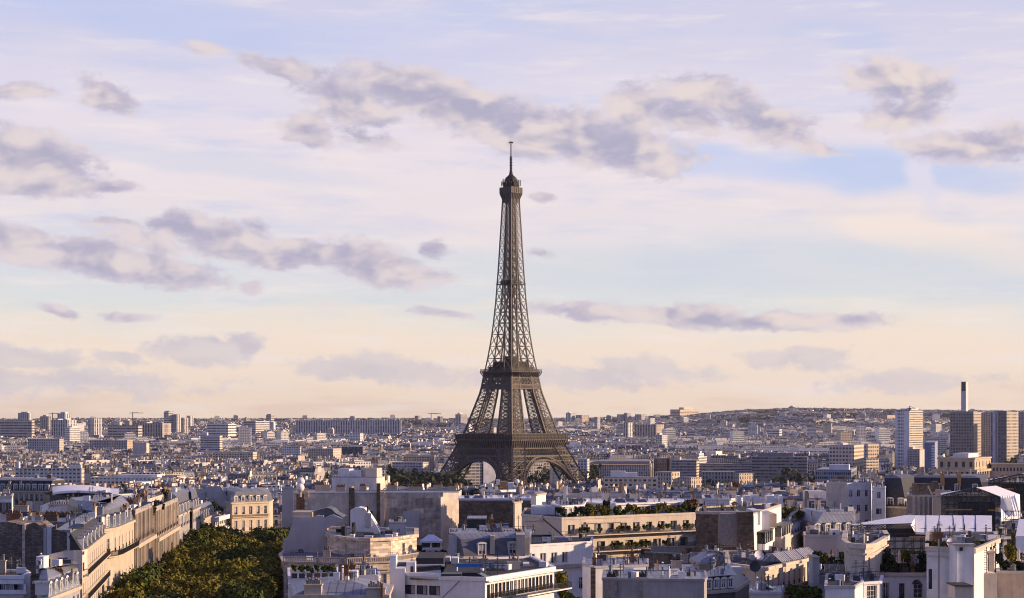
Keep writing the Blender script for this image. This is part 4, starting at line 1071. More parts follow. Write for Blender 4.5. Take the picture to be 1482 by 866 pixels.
# ===== round stone house with flat lead roof
b = PB('round_front_house', 'cream stone house with rounded windowed front and dark flat roof before the party wall', 'apartment building',
       [(470,452),(476,436),(506,424),(536,421),(566,424),(603,436),(603,460),(472,466)], 781, 424, walls='ashlar',
       spec={1:[(1.4,4.6,1.1,1,'curtain',(.7,.95))], 4:[(1.2,4.2,1.5,1,'casement',(.1,.85))]}, keep=806)
b.flat(.5, .6, 'lead', 'ashlar', over=.5)
for px in (491,503): x_, y_ = b.L(px, 428)
b.pbox('roof_vent', 509, 432, 513, 436, 757, 779, 'frame_dark'); b.pbox('roof_vent', 494, 436, 499, 440, 762, 778, 'frame_dark'); b.pbox('skylight_box', 506, 430, 512, 434, 774, 781, 'white_paint'); b.pbox('skylight_box', 527, 432, 539, 436, 772, 779, 'frame_dark'); b.pbox('skylight_box', 557, 432, 568, 436, 768, 776, 'frame_dark')
b.pbox('skylight_box', 527, 430, 539, 434, 776, 780, 'white_paint'); b.pbox('skylight_box', 557, 430, 568, 434, 774, 779, 'white_paint')
b = PB('balustraded_house', 'lower stone wing with a stone balustrade terrace below the rounded front', 'apartment building', [(405.5,430),(411,408),(500,404),(566,408),(604,420),(604,424),(410,440)], 813, 408, walls='ashlar',
       spec={1:[(2.6,3.4,1.2,6)], 3:[(2.6,3.6,1.5,1,'casement',(.6,.95))], 2:[(2.6,3.6,1.4,3)]}, keep=866)
b.flat(.1, .4, 'lead', 'stone', over=.4)
for sd in (1, 2, 3): b.balcony(sd, -.0, .35, (0,1), 1.15, 'stone', 'stone')
for i, off in enumerate((1.5, 2.1)): 
    for sd in (1,2,3): bb = b.balcony(sd, off, .45-.15*i, (0,1), 0, 'stone', None)
b = PB('white_gable_house', 'big plain whitewashed gable with a stepped sloping outline left of the rounded house', 'apartment building', [(411,446),(478,446),(478,470),(409,472)], 800, 446, walls='lav_wall')
silhouette(b, 'gable_wall', [(412,806),(409,786),(417,775),(424,753),(424,748.5),(452,748.5),(453,752),(458,746.5),(468,746.5),(468,752),(482,745),(495,751),(490,756),(472,766),(472,806)], 445, 1.2, 'lav_wall')
silhouette(b, 'slate_roof', [(448,749),(455,740),(473,735),(480,737),(486,743),(497,749),(480,744.5),(468,750),(462,745),(452,748)], 448, 9, 'lead'); b.pbox('flue', 422, 446, 452, 455, 741.5, 749, 'stone'); b.pbox('gutter_roof', 410, 447, 475, 452, 797, 808, 'lead')
b = PB('arched_chimney_house', 'lavender white arched gable wall topped by a thin metal flue, standing on the lead roof', 'rooftop wing', [(507,440),(530,440),(530,452),(507,452)], 757, 440, walls='lav_wall', zb=zof(784,440))
silhouette(b, 'gable_wall', [(507,770),(507,738.5),(512,736),(519,734.6),(527,736),(531,740),(540,753),(550,770)], 439.4, 6, 'white_paint'); b.pbox('flue', 531, 438.5, 533, 439.5, 733, 741, 'frame_dark')
b.pbox('ladder_panel', 529, 438.9, 537, 439.3, 743, 763, 'lav_wall')
b = PB('rooftop_hut', 'small white plaster hut with one square window on the lead roof', 'rooftop hut', [(563.5,440),(587,440),(587,450),(563.5,450)], 756, 440, walls='lav_wall', zb=zof(772,440), spec={0:[(1.6,.9,.9,1,'casement',(.3,.8))]}); b.flat(.15,.2,'zinc','lav_wall')
def marquee():
    Y = 500; t = thing('marquee', 'small white pavilion tent with peaked roof and dark windows on a planted roof terrace', 'tent', at(608.5, 796, Y)); w = 30*Y/F; z1 = 13*Y/F; z2 = 21.5*Y/F; d = 4.5
    mb = MB(); mb.face([(0,0,z1),(w,0,z1),(w*.62,d/2,z2),(w*.38,d/2,z2)]); mb.face([(w,0,z1),(w,d,z1),(w*.62,d/2,z2)]); mb.face([(0,d,z1),(0,0,z1),(w*.38,d/2,z2)]); mb.face([(w,d,z1),(0,d,z1),(w*.38,d/2,z2),(w*.62,d/2,z2)]); mb.box(-.1,-.1,z1-.5,w+.1,d,z1); mb.build('canopy', M['tarp'], t)
    mb = MB(); mb.box(0,.1,0,w,d-.1,.6); mb.box(0,.05,0,.25,.3,z1); mb.box(w-.25,.05,0,w,.3,z1); mb.box(w/2-.12,.05,0,w/2+.12,.3,z1); mb.build('frame', M['white_paint'], t)
    for i in (0,1): mb = MB(); mb.box(.3+i*w/2,.4,.6,w/2-.2+i*w/2,.5,z1-.5); mb.build('window', M['glass'], t)
marquee()
for i, (px, py, r) in enumerate(((606,790,1.),(613,797,.9),(622,798,1.),(632,798,1.1),(641,796,1.2),(644,804,1.))): shrub(px, py, 480, r, f'dark shrub around the small white marquee, {RW[i]} from its left', m='leaf_dark', seed=i, group='shrubs around the marquee')
# ===== lower left of centre
b = PB('planter_terrace_house', 'white-walled house with potted shrubs lined along its roof terrace and a curved wall', 'apartment building', [(417.5,296),(488,292),(550,296),(548,312),(417,312)], 838, 292, walls='white_paint', keep=866); b.flat(.15,.3,'lead','white_paint')
silhouette(b, 'swept_wall', [(467,866),(467,838),(500,834),(545,832),(548,834),(548,852),(500,852),(478,850)], 290.5, .4, 'white_paint')
b.pbox('vent_box', 497, 286, 505, 289, 827, 850, 'white_paint'); b.pbox('vent_box', 507, 286, 516.5, 289, 827, 850, 'white_paint')
for i in range(6):
    px = 426+i*11; x, y, z = at(px, 837, 290); t = thing('planter', f'{"terracotta" if 2<=i<5 else "dark"} square planter with a leafy shrub, {RW[i]} in the row on the white terrace', 'planter', (x, y, z), 0, 'row of planters')
    mb = MB(); mb.box(-.42,-.3,0,.42,.4,.75); mb.build('pot', M['terracotta' if 2 <= i < 5 else 'dark_metal'], t); link('foliage', leaf_crown(.5+.12*(i % 3), .8, 260, .14, i % 3, 'leaf_green', 5), t, (0,0,1.3))
b = PB('zinc_chimney_house', 'blue zinc roof with two stout stone chimney stacks at the bottom edge of the picture', 'apartment building', [(425,262),(560,262),(566,278),(420,280)], 862, 262, walls='stone'); b.mansard(1.0, 2.5, .6, 'zinc', 'zinc')
b.pchim(440, 465, 262, 1.6, 848, 866, 7, 'stone', 'pot_grey'); b.pchim(530, 557, 262, 1.6, 853, 866, 7, 'stone', 'pot_grey'); b.pbox('vent', 551, 261, 554, 262, 845, 866, 'terracotta')
# ===== black and white modern building with the blue sheet
b = PB('modern_white_building', 'white modern building with black sloping glass, a blank white gable and a long glazed balcony', 'apartment building',
       [(566,306),(638,302),(638.5,296.5),(702,295),(802,316),(770,340),(566,330)], 838, 296, walls='white_paint', rev=.1,
       spec={0:[(1.7,1.5,2.0,4,'darkwide')], 3:[(.9,2.3,1.0,18,'dark',(.02,.98)),(5.4,2.3,1.,18,'dark',(.02,.98))]}, keep=866)
b.flat(.35, .35, 'roof_felt', 'white_paint', over=.3)
b.balcony(3, 3.35, 1.7, (.1,1.14), 1.0, 'white_paint'); b.balcony(3, .2, .7, (0,1.08), .0, 'white_paint', None)
mb = MB(); A_ = [b.L(592,303), b.L(638,301.8), b.L(638,312), b.L(606,313)]
zz = [b.z(843,302), b.z(843,302), b.z(820,312), b.z(820,312)]; mb.face([(A_[i][0], A_[i][1], zz[i]+.35) for i in range(4)]); mb.build('sloping_glass', M['glass'], b.root)
b.pbox('roof_slab', 602, 312, 642, 326, 808, 822, 'roof_felt'); b.pbox('roof_edge', 601, 311.6, 643, 312, 817, 820, 'white_paint')
b.pbox('side_wing', 564, 305, 573, 309, 804.5, 866, 'white_paint'); b.pbox('side_wing', 572, 304, 586, 308, 823, 866, 'white_paint'); b.pbox('side_wing', 588, 306, 601, 309, 814, 840, 'white_paint'); b.pbox('door_dark', 594, 305.8, 598, 305.95, 820, 829, 'frame_dark')
b.pbox('roof_hut', 623, 318, 634, 322, 806, 814, 'white_paint'); b.pbox('roof_hut', 643, 320, 651, 324, 807, 814, 'white_paint'); b.pbox('roof_hut', 653, 318, 663, 322, 808, 816, 'white_paint'); b.pbox('roof_hut', 757, 322, 766, 326, 816, 824, 'white_paint'); b.pbox('roof_hut', 783, 320, 791, 324, 818, 830, 'white_paint')
b.pbox('roof_slab', 641, 300, 702, 330, 829, 838, 'roof_felt'); b.pbox('lightwell', 638.5, 296.3, 668, 300, 831, 836.5, 'frame_dark')
mb = MB(); x, y = b.L(640, 296); zc_ = b.z(866, 296); mb.bar((x,y-.1,zc_),(b.L(668,296)[0],y-.1,b.z(838,296)),.05); mb.build('handrail', M['dark_metal'], b.root)
def blue_sheet():
    Y = 312; t = thing('blue_sheet_frame', 'bright blue tarpaulin tied across a grey scaffold frame on the flat roof', 'tarpaulin', at(661, 829, Y)); u = Y/F
    mb = MB(); mb.box(0,0,5*u,37*u,.12,12.8*u); mb.build('blue_sheet', M['blue_tarp'], t); mb = MB(); mb.box(46.5*u,1,7*u,52*u,1.1,13*u); mb.build('small_blue_sheet', M['blue_tarp'], t)
    mb = MB()
    for x in range(0, 78, 6):
        for yy in (.3, 2.6): mb.bar((x*u,yy,0),(x*u,yy,(14 if x > 36 else 10)*u),.05)
    for z in (0, 5, 10, 13.5):
        for yy in (.3, 2.6): mb.bar((0 if z < 12 else 38*u,yy,z*u),(76*u,yy,z*u),.05)
    for x in range(38, 78, 8): mb.bar((x*u,.3,13*u),(x*u,2.6,13*u),.05); mb.bar((x*u,.3,0),(x*u+6*u,.3,13*u),.035)
    mb.build('scaffold_frame', M['pot_grey'], t)
    mb = MB(); mb.box(38*u,.35,6*u,46*u,.42,11.5*u); mb.box(54*u,.35,6*u,70*u,.42,12*u); mb.build('panel', M['white_paint'], t)
blue_sheet()
# ===== dormered zinc house behind it
b = PB('twin_dormer_house', 'grey zinc mansard house with two white dormers and stone chimney breasts in the centre', 'apartment building', [(650,374),(672,368),(766,372),(770,388),(650,390)], 806, 368, walls='white_paint',
       spec={1:[(1.2,2.,1.1,6)]}, keep=830)
b.mansard(3.4, 1.8, .9, 'lead', 'zinc', [(1,2,(.04,.98))], sides=[1], dw=1.4, dh=2.1)
b.pbox('flank_wall', 649.5, 371, 671.5, 384, 776, 812, 'lav_wall'); b.pbox('chimney_breast', 709, 369.5, 716, 384, 776, 802, 'stone'); b.pbox('chimney_breast', 747, 369.5, 760, 384, 774, 806, 'stone')
b.pchim(702, 717, 378, .9, 774, 777, 8, 'stone'); b.pchim(728, 742, 380, .9, 775, 778, 8, 'stone'); b.pchim(650, 664, 378, .9, 774, 777, 4, 'stone'); b.pchim(744, 756, 378, .9, 773, 776, 6, 'stone')
# brick wall, pillar
b = PB('brick_party_wall', 'long dark brown brick party wall rising behind the blue metal roof', 'wall', [(664,520),(768,520),(768,524),(664,524)], 726.5, 520, walls='brown_rubble', keep=772)
b = PB('brick_terrace_house', 'flat white rooftop with curved terrace edge above the dark brick party wall', 'apartment building', [(664,526),(768,526),(768,545),(664,545)], 723, 526, walls='lav_wall'); b.flat(.3,.3,'tarp','white_paint')
b = PB('chimney_pillar', 'tall square beige chimney pillar with a sunlit face before the dark brick wall', 'chimney', [(742.5,498),(745,494),(755,497),(755,504),(743,504)], 727, 494, walls='cream_wall'); b.flat(.1,.2,'roof_felt','stone',over=.3)
b = PB('blue_metal_annex', 'low blue metal roof with a dark louvred plant box in front of the brick wall', 'roof', [(663,466),(735,466),(742,490),(663,492)], 772, 466, walls='lead'); b.gable if 0 else b.flat(.1,.2,'zinc','lead')
b.pbox('plant_box', 676, 470, 703, 482, 752, 770, 'dark_metal'); b.pbox('plant_box_lid', 675.5, 469.5, 703.5, 482.5, 750.5, 752, 'zinc'); b.pbox('roof_step', 700, 478, 736, 490, 766, 772, 'zinc'); b.pbox('roof_rail', 663, 492, 735, 493, 758, 772, 'lead')
# ===== rooftop clutter under the tower (white boxes)
b = PB('cluttered_roof_building', 'white plastered rooftop block crowded with aerials and tanks just below the iron tower', 'apartment building', [(690,640),(722,632),(758,640),(758,660),(690,662)], 712, 632, walls='white_paint', spec={1:[(1.,3.5,1.6,1,'shut',(.1,.4))]}); b.flat(.6,.3,'roof_felt','white_paint')
for p0, p1, a, m in ((703,712,701,'white_paint'),(714,722,703,'lav_wall'),(724,733,697,'wood'),(735,743,699,'white_paint'),(744,749,704,'white_paint'),(718,723,695,'white_paint'),(700,706,705,'lav_wall')): b.pbox('roof_tank', p0, 640, p1, 645, a, 713, m)
b = PB('low_white_annex', 'low white annex with a domed glazed lantern beside the cluttered rooftop', 'apartment building', [(758,640),(776,636),(790,650),(780,662),(758,660)], 716, 636, walls='white_paint'); b.mansard(.7,1.4,.3,'zinc','zinc')
for i, (px, py, r, n_) in enumerate(((671,712,1.6,'first'),(688,708,2.4,'second'),(700,710,2.,'third'))): shrub(px, py, 600, r, f'dark spiky rooftop bush beside the pale chimney tops, {n_} from the party wall', m='leaf_dark', seed=i, group='dark rooftop bushes under the tower')

# ===== planted balcony building
b = PB('planted_balcony_building', 'long sunlit beige apartment building with deep plant-filled balconies and a blank shaded flank', 'apartment building',
       [(755,446),(813,430),(1019,455),(1019,475),(760,476)], 751, 430, walls='cream_wall',
       spec={1:[(1.5,2.1,2.0,11,'wide',(.02,1)),(5.6,2.0,2.4,10,'darkwide',(.02,1)),(9.6,2.2,2.8,9,'darkwide',(.1,.8))]}, keep=822)
b.flat(.3,.35,'roof_felt','cream_wall')
b.balcony(1, 3.9, 1.9, (-.01,1), 1.05, 'cream_wall'); b.balcony(1, 7.7, 2.2, (0,.97), 1.05, 'cream_wall'); b.balcony(1, 11.9, 2.0, (.12,.85), 1.05, 'cream_wall')
p, q, L_ = b.edge(1); tt = (q-p)/L_; rz = math.atan2(tt.y, tt.x)
for i in range(8):
    mb = MB(); mb.box(-.25,-1.6,0,.25,0,2.5); f = mb.build('pier', M['cream_wall'], b.root); o = p+tt*(4+i*4.2); f.location = (o.x, o.y, b.H-11.9); f.rotation_euler.z = rz
mb = MB(); mb.box(0,-.05,0,11,.2,.35); f = mb.build('awning_box', M['cream_wall'], b.root); o = p+tt*7; f.location = (o.x, o.y-.4, b.H-1.3); f.rotation_euler.z = rz
silhouette(b, 'wall_edge', [(755,755),(779,755),(779,752),(784,752),(784,743.5),(786,743.5),(786,749),(813,750),(813,753),(755,756)], 437, .6, 'cream_wall')
mb = MB(); x, y = b.L(785, 437.6); x2, y2 = b.L(814, 429.8); mb.bar((x,y,b.z(750,438)),(x2,y2-.3,b.z(775,430)),.14); mb.build('drain_pipe', M['dark_metal'], b.root)
# garden and penthouse on top
def wpt(u, dy, dz=0): v = p+tt*(u*L_); n_ = Vector((-tt.y, tt.x)); w_ = v+n_*dy; return (b.root.location.x+w_.x, b.root.location.y+w_.y, b.ztop+dz)
gr = random.Random(5)
for i in range(34):
    u = .03+.95*(i+gr.uniform(-.3,.3))/34; dy = gr.uniform(.8, 3.); r = gr.uniform(.6, 1.5)*(1.3 if i in (6,7,17,18,27) else 1)
    x, y, z = wpt(u, dy); t = thing('roof_shrub', f'{gr.choice(["dark green","olive","bushy green","ragged green"])} shrub {RW[i] if i < 20 else RW[33-i]+" from the far end"} on the roof garden of the planted building', 'shrub', (x, y, z), i, 'roof garden shrubs of the planted building')
    hh = r*gr.uniform(1.3, 2.0); link('foliage', leaf_crown(round(r,1), round(hh*.55,1), 380, .2, i % 4, gr.choice(['leaf_green','leaf_dark','leaf_olive','leaf_green']), 6), t, (0,0,hh*.5))
n_ = 0
for row, off in enumerate((3.9, 7.7, 11.9)):
    for i in range(15 if row < 2 else 6):
        u = .04+.93*gr.random(); o = p+tt*(u*L_); nn = Vector((tt.y, -tt.x)); o = o+nn*(1.3 if row == 0 else 1.7)
        if row == 2 and not .15 < u < .8: u = .4
        t = thing('balcony_plant', f'{["slim","bushy","trailing","dense"][i%4]} potted plant, number of many, along the {["upper","middle","lowest"][row]} balcony of the planted building', 'plant', (b.root.location.x+o.x, b.root.location.y+o.y, b.ztop-off), i, 'potted plants on the %s planted balcony' % ["upper","middle","lowest"][row])
        t['label'] = f'leafy potted plant along the {["upper","middle","lowest"][row]} balcony of the long planted building'
        link('foliage', leaf_crown(.8, 1.0, 200, .18, i % 3, ['leaf_green','leaf_dark','leaf_olive'][i % 3], 5), t, (0,0,.9)); n_ += 1
pv = PB('glazed_penthouse', 'white framed glass penthouse with a zinc lid standing at the planted building\'s corner', 'penthouse', [(800,452),(815,440),(843,446),(846,462),(802,466)], 733, 440, walls='white_paint', zb=b.ztop, spec={0:[(.6,2.2,1.9,1,'wide')],1:[(.6,2.4,1.5,4,'casement')]}); pv.flat(.15,.2,'zinc','white_paint',over=.4)
pv.pbox('annex', 769, 448, 803, 456, 733, 748, 'white_paint')
pv = PB('white_penthouse_row', 'white flat penthouse row with pergola frame behind the roof garden greenery', 'penthouse', [(846,470),(886,462),(1000,476),(1000,490),(850,490)], 730, 462, walls='white_paint', zb=b.ztop-1, spec={1:[(.8,2.2,2.,9,'darkwide',(.15,.9))]}); pv.flat(.2,.3,'tarp','white_paint',over=.4)
pv.pbox('pier', 886, 461, 891, 463, 728.5, 748, 'white_paint'); pv.pbox('pier', 953, 468, 960, 470, 728.5, 748, 'white_paint'); pv.pbox('pier', 985, 471, 995, 474, 727, 748, 'white_paint')
for i, (px, py) in enumerate(((876,724),(880.5,725))): shrub(px, py, 448, .7, ['thin dark rooftop cypress beside the white pier, left of the pair','thin dark rooftop cypress touching the white pier, right of the pair'][i], 4.2, 'leaf_dark', i, 'cypress')
# ===== white building with four windows
b = PB('four_window_building', 'white upper floor with four wide curtained windows over a bracketed stone cornice', 'apartment building', [(745,388),(762,377),(826,384.5),(856,388),(858,402),(748,404)], 790, 377, walls='white_paint',
       spec={1:[(1.7,2.2,1.6,4,'wide'),(7.1,2.4,1.2,4,'casement'),(12.,2.2,1.2,3,'casement')], 0:[(1.7,2.2,1.1,1)], 2:[(7.1,2.4,1.2,1,'casement')]}, keep=850)
b.flat(.2,.3,'roof_felt','white_paint')
for sd in (0,1,2): b.balcony(sd, 4.7, .8, (0,1), .5, 'stone', 'stone'); b.balcony(sd, 11., .6, (0,1), .0, 'stone', None)
p_, q_, L2 = b.edge(1); t2 = (q_-p_)/L2
mb = MB(); mb.box(0,-.08,0,L2+3.5,-.01,b.H-5.1); f = mb.build('stone_facing', M['ashlar'], b.root) if 0 else None
b.pbox('roof_box', 761, 386, 783, 394, 777, 789, 'white_paint'); b.pbox('roof_box', 784, 385, 797, 392, 775, 788, 'white_paint'); b.pbox('box_lid', 760, 385, 798, 393, 774, 777, 'dark_metal')
for i, (px, py, r) in enumerate(((812,829,1.2),(815,838,1.4),(813,848,1.2),(823,858,1.6),(829,863,1.5))): shrub(px, py, 318, r, f'bright olive climbing bush at the glazed balcony end, {RW[i]} from the top', m='leaf_olive', seed=i, group='bushes at the balcony end')
# ===== grey blank walls with roofs
b = PB('blank_lavender_building', 'plain lavender-white rendered wall with a rough brick edge below the planted balconies', 'apartment building', [(843,340),(861,334),(938,338),(938,352),(845,356)], 819.5, 336, walls='white_paint', keep=866); b.flat(.15,.3,'zinc','lav_wall'); b.pbox('brick_edge', 855, 333.6, 862, 334.4, 822, 866, 'brown_rubble')
b = PB('grey_blank_building', 'broad grey cement wall with two soot-streaked flues crowned by black pots at the bottom edge', 'apartment building', [(872,288),(1019,286),(1023,290),(1021,302),(874,304)], 838, 288, walls='grey_wall', keep=866); b.flat(.15,.3,'zinc','grey_wall')
for p0, p1 in ((877,893),(924,937)): b.pbox('sooty_flue', p0, 287.2, p1, 287.9, 838.5, 866, 'pot_grey'); b.pchim(p0, p1, 288, .8, 837.5, 839, 6, 'grey_wall', 'frame_dark')
b = PB('zinc_annex', 'low sloping seamed zinc roof between the lavender wall and the grey cement wall', 'roof', [(938,338),(1012,338),(1008,356),(936,356)], 834, 338, walls='grey_wall')
mb = MB(); c4 = [b.L(936,338),b.L(1014,338),b.L(1002,356),b.L(950,356)]; z4 = [b.z(836,338)]*2+[b.z(817,356)]*2; mb.face([(c4[i][0],c4[i][1],z4[i]) for i in range(4)]); mb.build('roof', M['zinc'], b.root); b.pchim(948, 954, 346, .8, 818, 826, 2, 'stone'); b.pchim(972, 987, 346, .8, 813, 826, 5, 'stone', 'frame_dark')
for i in range(5): b.pbox('duct', 930+i*14, 316-i, 950+i*15, 318, 832+(i%3)*1.5, 835+(i%2)*2, 'lead')
b = PB('rough_stone_building', 'coarse stone party wall capped with zinc flashing and broken chimney stubs', 'apartment building', [(927,395),(1002,395),(1005,410),(928,412)], 803, 395, walls='rubble', keep=825)
silhouette(b, 'party_wall', [(930,822),(935,800),(978,801),(1001,803.5),(1004,822),(1012,836),(1006,836),(1000,825)], 394, .7, 'rubble'); silhouette(b, 'flashing', [(933,799),(1001,802),(1001,803.5),(933,800.8)], 393.6, 1.4, 'zinc')
b.pchim(942, 992, 402, .9, 792, 803, 3, 'stone'); b.pbox('white_vent', 974, 393, 978, 393.8, 803, 811, 'white_paint')
b = PB('ribbed_zinc_building', 'ribbed zinc slope with four stout chimney blocks just below the brown stone wall', 'apartment building', [(1000,368),(1012,362),(1060,366),(1068,376),(1002,382)], 814, 362, walls='stone'); 
b.mansard(1.3,3.,.5,'zinc','zinc'); 
for p0, p1, a in ((1000,1011,801),(1018,1028,797),(1029,1045,795),(986,996,804)): b.pchim(p0, p1, 378, 1.2, a, 815, 3, 'stone')
b = PB('tiled_zinc_house', 'pale scaled zinc roof with dark dormer cheeks beside the grey cement wall', 'apartment building', [(1022,300),(1064,304),(1084,322),(1060,330),(1010,326)], 856, 300, walls='lead', spec={}); b.mansard(1.7,2.6,.6,'lead','zinc',[(0,4)],dw=.9,dh=1.4,dm='lead')
# ===== brown stone wall building
b = PB('brown_wall_building', 'brown stone party wall with smooth recessed strip and white stepped upper floors', 'apartment building', [(1007,392),(1089,382),(1130,424),(1120,430),(1010,410)], 744, 386, walls='brown_rubble',
       spec={1:[(2.2,2.6,1.2,2,'casement',(0,.3)),(6.6,3.,1.2,2,'casement',(.6,1)),(11.,2.6,1.3,6)]}, keep=800)
b.flat(.3,.4,'roof_felt','stone'); b.pbox('recess', 1043, 405, 1068, 406.8, 743, 793, 'dark_metal') if 0 else None
silhouette(b, 'smooth_strip', [(1042.5,744),(1067.5,744),(1067.5,792),(1042.5,792)], 381.0, 4.5, 'pot_grey'); silhouette(b, 'corner_pier', [(1068,742),(1090,741),(1092,800),(1068,802)], 380.2, 3, 'brown_rubble')
x, y = b.L(1090, 382.6); x2, y2 = b.L(1130, 424.4); dv = Vector((x2-x, y2-y)).normalized(); nv = Vector((dv.y, -dv.x))
def rb(name, u0, u1, dep, py0, py1, m, Yr=395):
    mb = MB(); L3 = math.hypot(x2-x, y2-y); mb.box(u0*L3, -dep, b.z(py1, Yr), u1*L3, -.02, b.z(py0, Yr)); f = mb.build(name, M[m], b.root); f.location = (x, y, 0); f.rotation_euler.z = math.atan2(dv.y, dv.x); return f
rb('white_facing', 0, 1, .12, 742, 812, 'white_paint', 392); rb('bay_window', .12, .4, 1.6, 768, 784, 'glass'); rb('bay_roof', .1, .42, 1.8, 766.5, 768, 'dark_metal'); rb('bay_base', .12, .4, 1.7, 784, 800, 'white_paint')
for u in (.12,.19,.26,.33,.39): rb('bay_post', u, u+.012, 1.68, 768, 784, 'dark_metal')
rb('lit_bay', .42, .6, 1.0, 748, 800, 'white_paint'); rb('winter_garden', .62, .98, 2.2, 769, 783, 'glass'); rb('garden_roof', .6, 1., 2.4, 766, 769, 'dark_metal'); rb('garden_base', .62, .98, 2.3, 783, 806, 'cream_wall')
for u in (.62,.71,.8,.89,.97): rb('garden_post', u, u+.012, 2.28, 769, 783, 'frame_white')
b.pbox('stair_tower', 1101, 394, 1114, 402, 740, 770, 'white_paint'); b.pbox('stair_tower', 1114.2, 396, 1124, 404, 744, 764, 'stone'); b.pbox('attic', 1089, 388, 1100, 398, 739, 760, 'white_paint'); b.pbox('low_parapet', 1022, 385, 1084, 387, 740.5, 743, 'stone')
for i in range(5): shrub(1128+i*7, 738-(i%2)*4, 452, 1.7+.4*(i%2), f'leafy rooftop garden bush behind the stair tower, {RW[i]} from the left', m=['leaf_green','leaf_olive'][i%2], seed=i, group='rooftop garden bushes behind the stair tower')
b = PB('white_attic_row', 'row of sunlit white attic boxes and pillars above the brown stone wall', 'apartment building', [(1018,470),(1056,466),(1082,474),(1128,470),(1130,490),(1018,490)], 723, 466, walls='white_paint', spec={0:[],1:[],2:[(1.5,1.,1.,2)]}); b.flat(.2,.3,'zinc','white_paint',over=.3)
for p0, p1, a in ((1067,1073,718),(1078,1085,718),(1090,1099,717),(1110,1121,718),(1129,1133,718)): b.pbox('pillar', p0, 462, p1, 466, a, 735, 'white_paint')
for i, (px, py, r) in enumerate(((1002,722,2.6),(1012,733,1.6),(1063,727,1.6),(1040,733,1.2),(1048,734,1.))): shrub(px, py, 458, r, f'wispy rust-green bush at the white attic row, {RW[i]} from the left', m=['leaf_rust','leaf_dark'][i%2], seed=i+1, group='bushes at the white attic row')
# ===== seven-window cream building with glass roof structures
b = PB('seven_window_building', 'cream building with a sunlit row of tall windows, stone balustrade balcony and glass roof lanterns', 'apartment building', [(1054,340),(1107,330),(1168,352),(1160,372),(1050,372)], 824, 330, walls='cream_wall',
       spec={1:[(1.3,2.7,1.1,8)], 0:[(1.4,1.3,2.0,1,'darkwide',(.2,.55))]}, keep=866)
b.flat(.35,.5,'roof_felt','cream_wall',over=.5); b.balcony(1, 4.6, 1.5, (.42,1), 1.0, 'stone', 'stone'); b.balcony(1, 5.4, .5, (0,1), 0, 'stone', None)
for i in range(3):
    mb = MB(); w_, h_ = 3.6, 1.5; L3 = 6.
    mb.face([(0,0,0),(w_,0,0),(w_/2,0,h_)]); mb.face([(0,L3,0),(w_/2,L3,h_),(w_,L3,0)]); mb.face([(0,0,0),(w_/2,0,h_),(w_/2,L3,h_),(0,L3,0)]); mb.face([(w_,0,0),(w_,L3,0),(w_/2,L3,h_),(w_/2,0,h_)])
    g_ = mb.build('glass_lantern', M['zinc'], b.root); lx, ly = b.L(1104+i*17, 341+i*5); g_.location = (lx, ly, b.H+.5); g_.rotation_euler.z = R(-28)
    mb = MB()
    for j in range(8):
        for s_ in (0, 1): mb.bar((w_/2,j,h_+.05),((w_+.05) if s_ else -.05,j,.05),.06)
    mb.build('glazing_bar', M['white_paint'], g_)
for i in range(9): b.pbox('roof_clutter', 1062+i*12, 350+i, 1069+i*12, 352+i, 812-i*1.5-(i%3)*3, 822-i, ['white_paint','zinc','lav_wall'][i%3])
for i in range(26):
    px = 1040+i*4.3; b.pbox('vent_stub', px, 362, px+1.3, 362.5, 805-i*.55, 812-i*.5, 'stone' if i % 3 else 'frame_dark')
b.pbox('ac_unit', 1060, 331, 1073, 334, 821, 829, 'white_paint'); b.pbox('ac_unit', 1033, 336, 1041, 338, 829, 836, 'white_paint'); b.pbox('ac_unit', 1043, 336, 1049, 338, 829, 836, 'white_paint')
dish(1049.5, 821, 330, .75, 'round grey satellite dish, left one of three by the cement roof', -15, 'grey_wall'); dish(1057, 820, 338, .8, 'small white satellite dish between the two larger ones', 10); dish(1093, 821, 328, 1.0, 'largest dark mesh satellite dish in front of the glass lanterns', -10, 'dark_metal'); dish(1098, 805, 350, 1.0, 'white satellite dish raised above the glass lanterns', 20)
b = PB('bottom_zinc_annex', 'small flat blue zinc annex roof below the seven windows at the bottom edge', 'annex', [(1085,288),(1130,288),(1134,300),(1088,300)], 858, 288, walls='lav_wall'); b.flat(.15,.2,'zinc','lav_wall')
for i in range(6): shrub(1152+(i%3)*12, 848+(i//3)*9, 292, 1.9, f'clipped dark hedge cube below the seven-window building, {RW[i]} of the block', 2.6, 'leaf_green', i, 'hedge', 'clipped hedges at the bottom edge')
# ===== zinc dormer house and white wall behind
b = PB('blue_dormer_house', 'seamed zinc roof house with blue-shaded dormers and pale chimneys beside the tent roof', 'apartment building', [(1162,440),(1176,430),(1236,436),(1240,456),(1166,462)], 777, 430, walls='white_paint', spec={1:[]}, keep=790)
b.mansard(3.0,1.4,2.2,'lead','zinc',[(1,4),(0,1)],sides=[0,1,3],dw=1.3,dh=2.3,dm='lead'); b.pchim(1174,1177,438,1.,747,760,1,'cream_wall'); b.pchim(1205,1219,446,1.2,745,757,4,'lav_wall'); b.pchim(1236,1244,446,1.2,745,762,3,'white_paint')
b = PB('long_white_wall_house', 'low windowless off-white wall in front of the blue-shaded dormers', 'apartment building', [(1165,402),(1231,402),(1231,414),(1163,414)], 776, 402, walls='lav_wall', keep=812); b.flat(.25,.3,'roof_felt','lav_wall'); b.pbox('little_hut', 1204, 403, 1215, 407, 767, 776, 'white_paint'); b.pbox('hut_door', 1205.5, 402.8, 1209, 402.95, 771, 776, 'frame_dark')
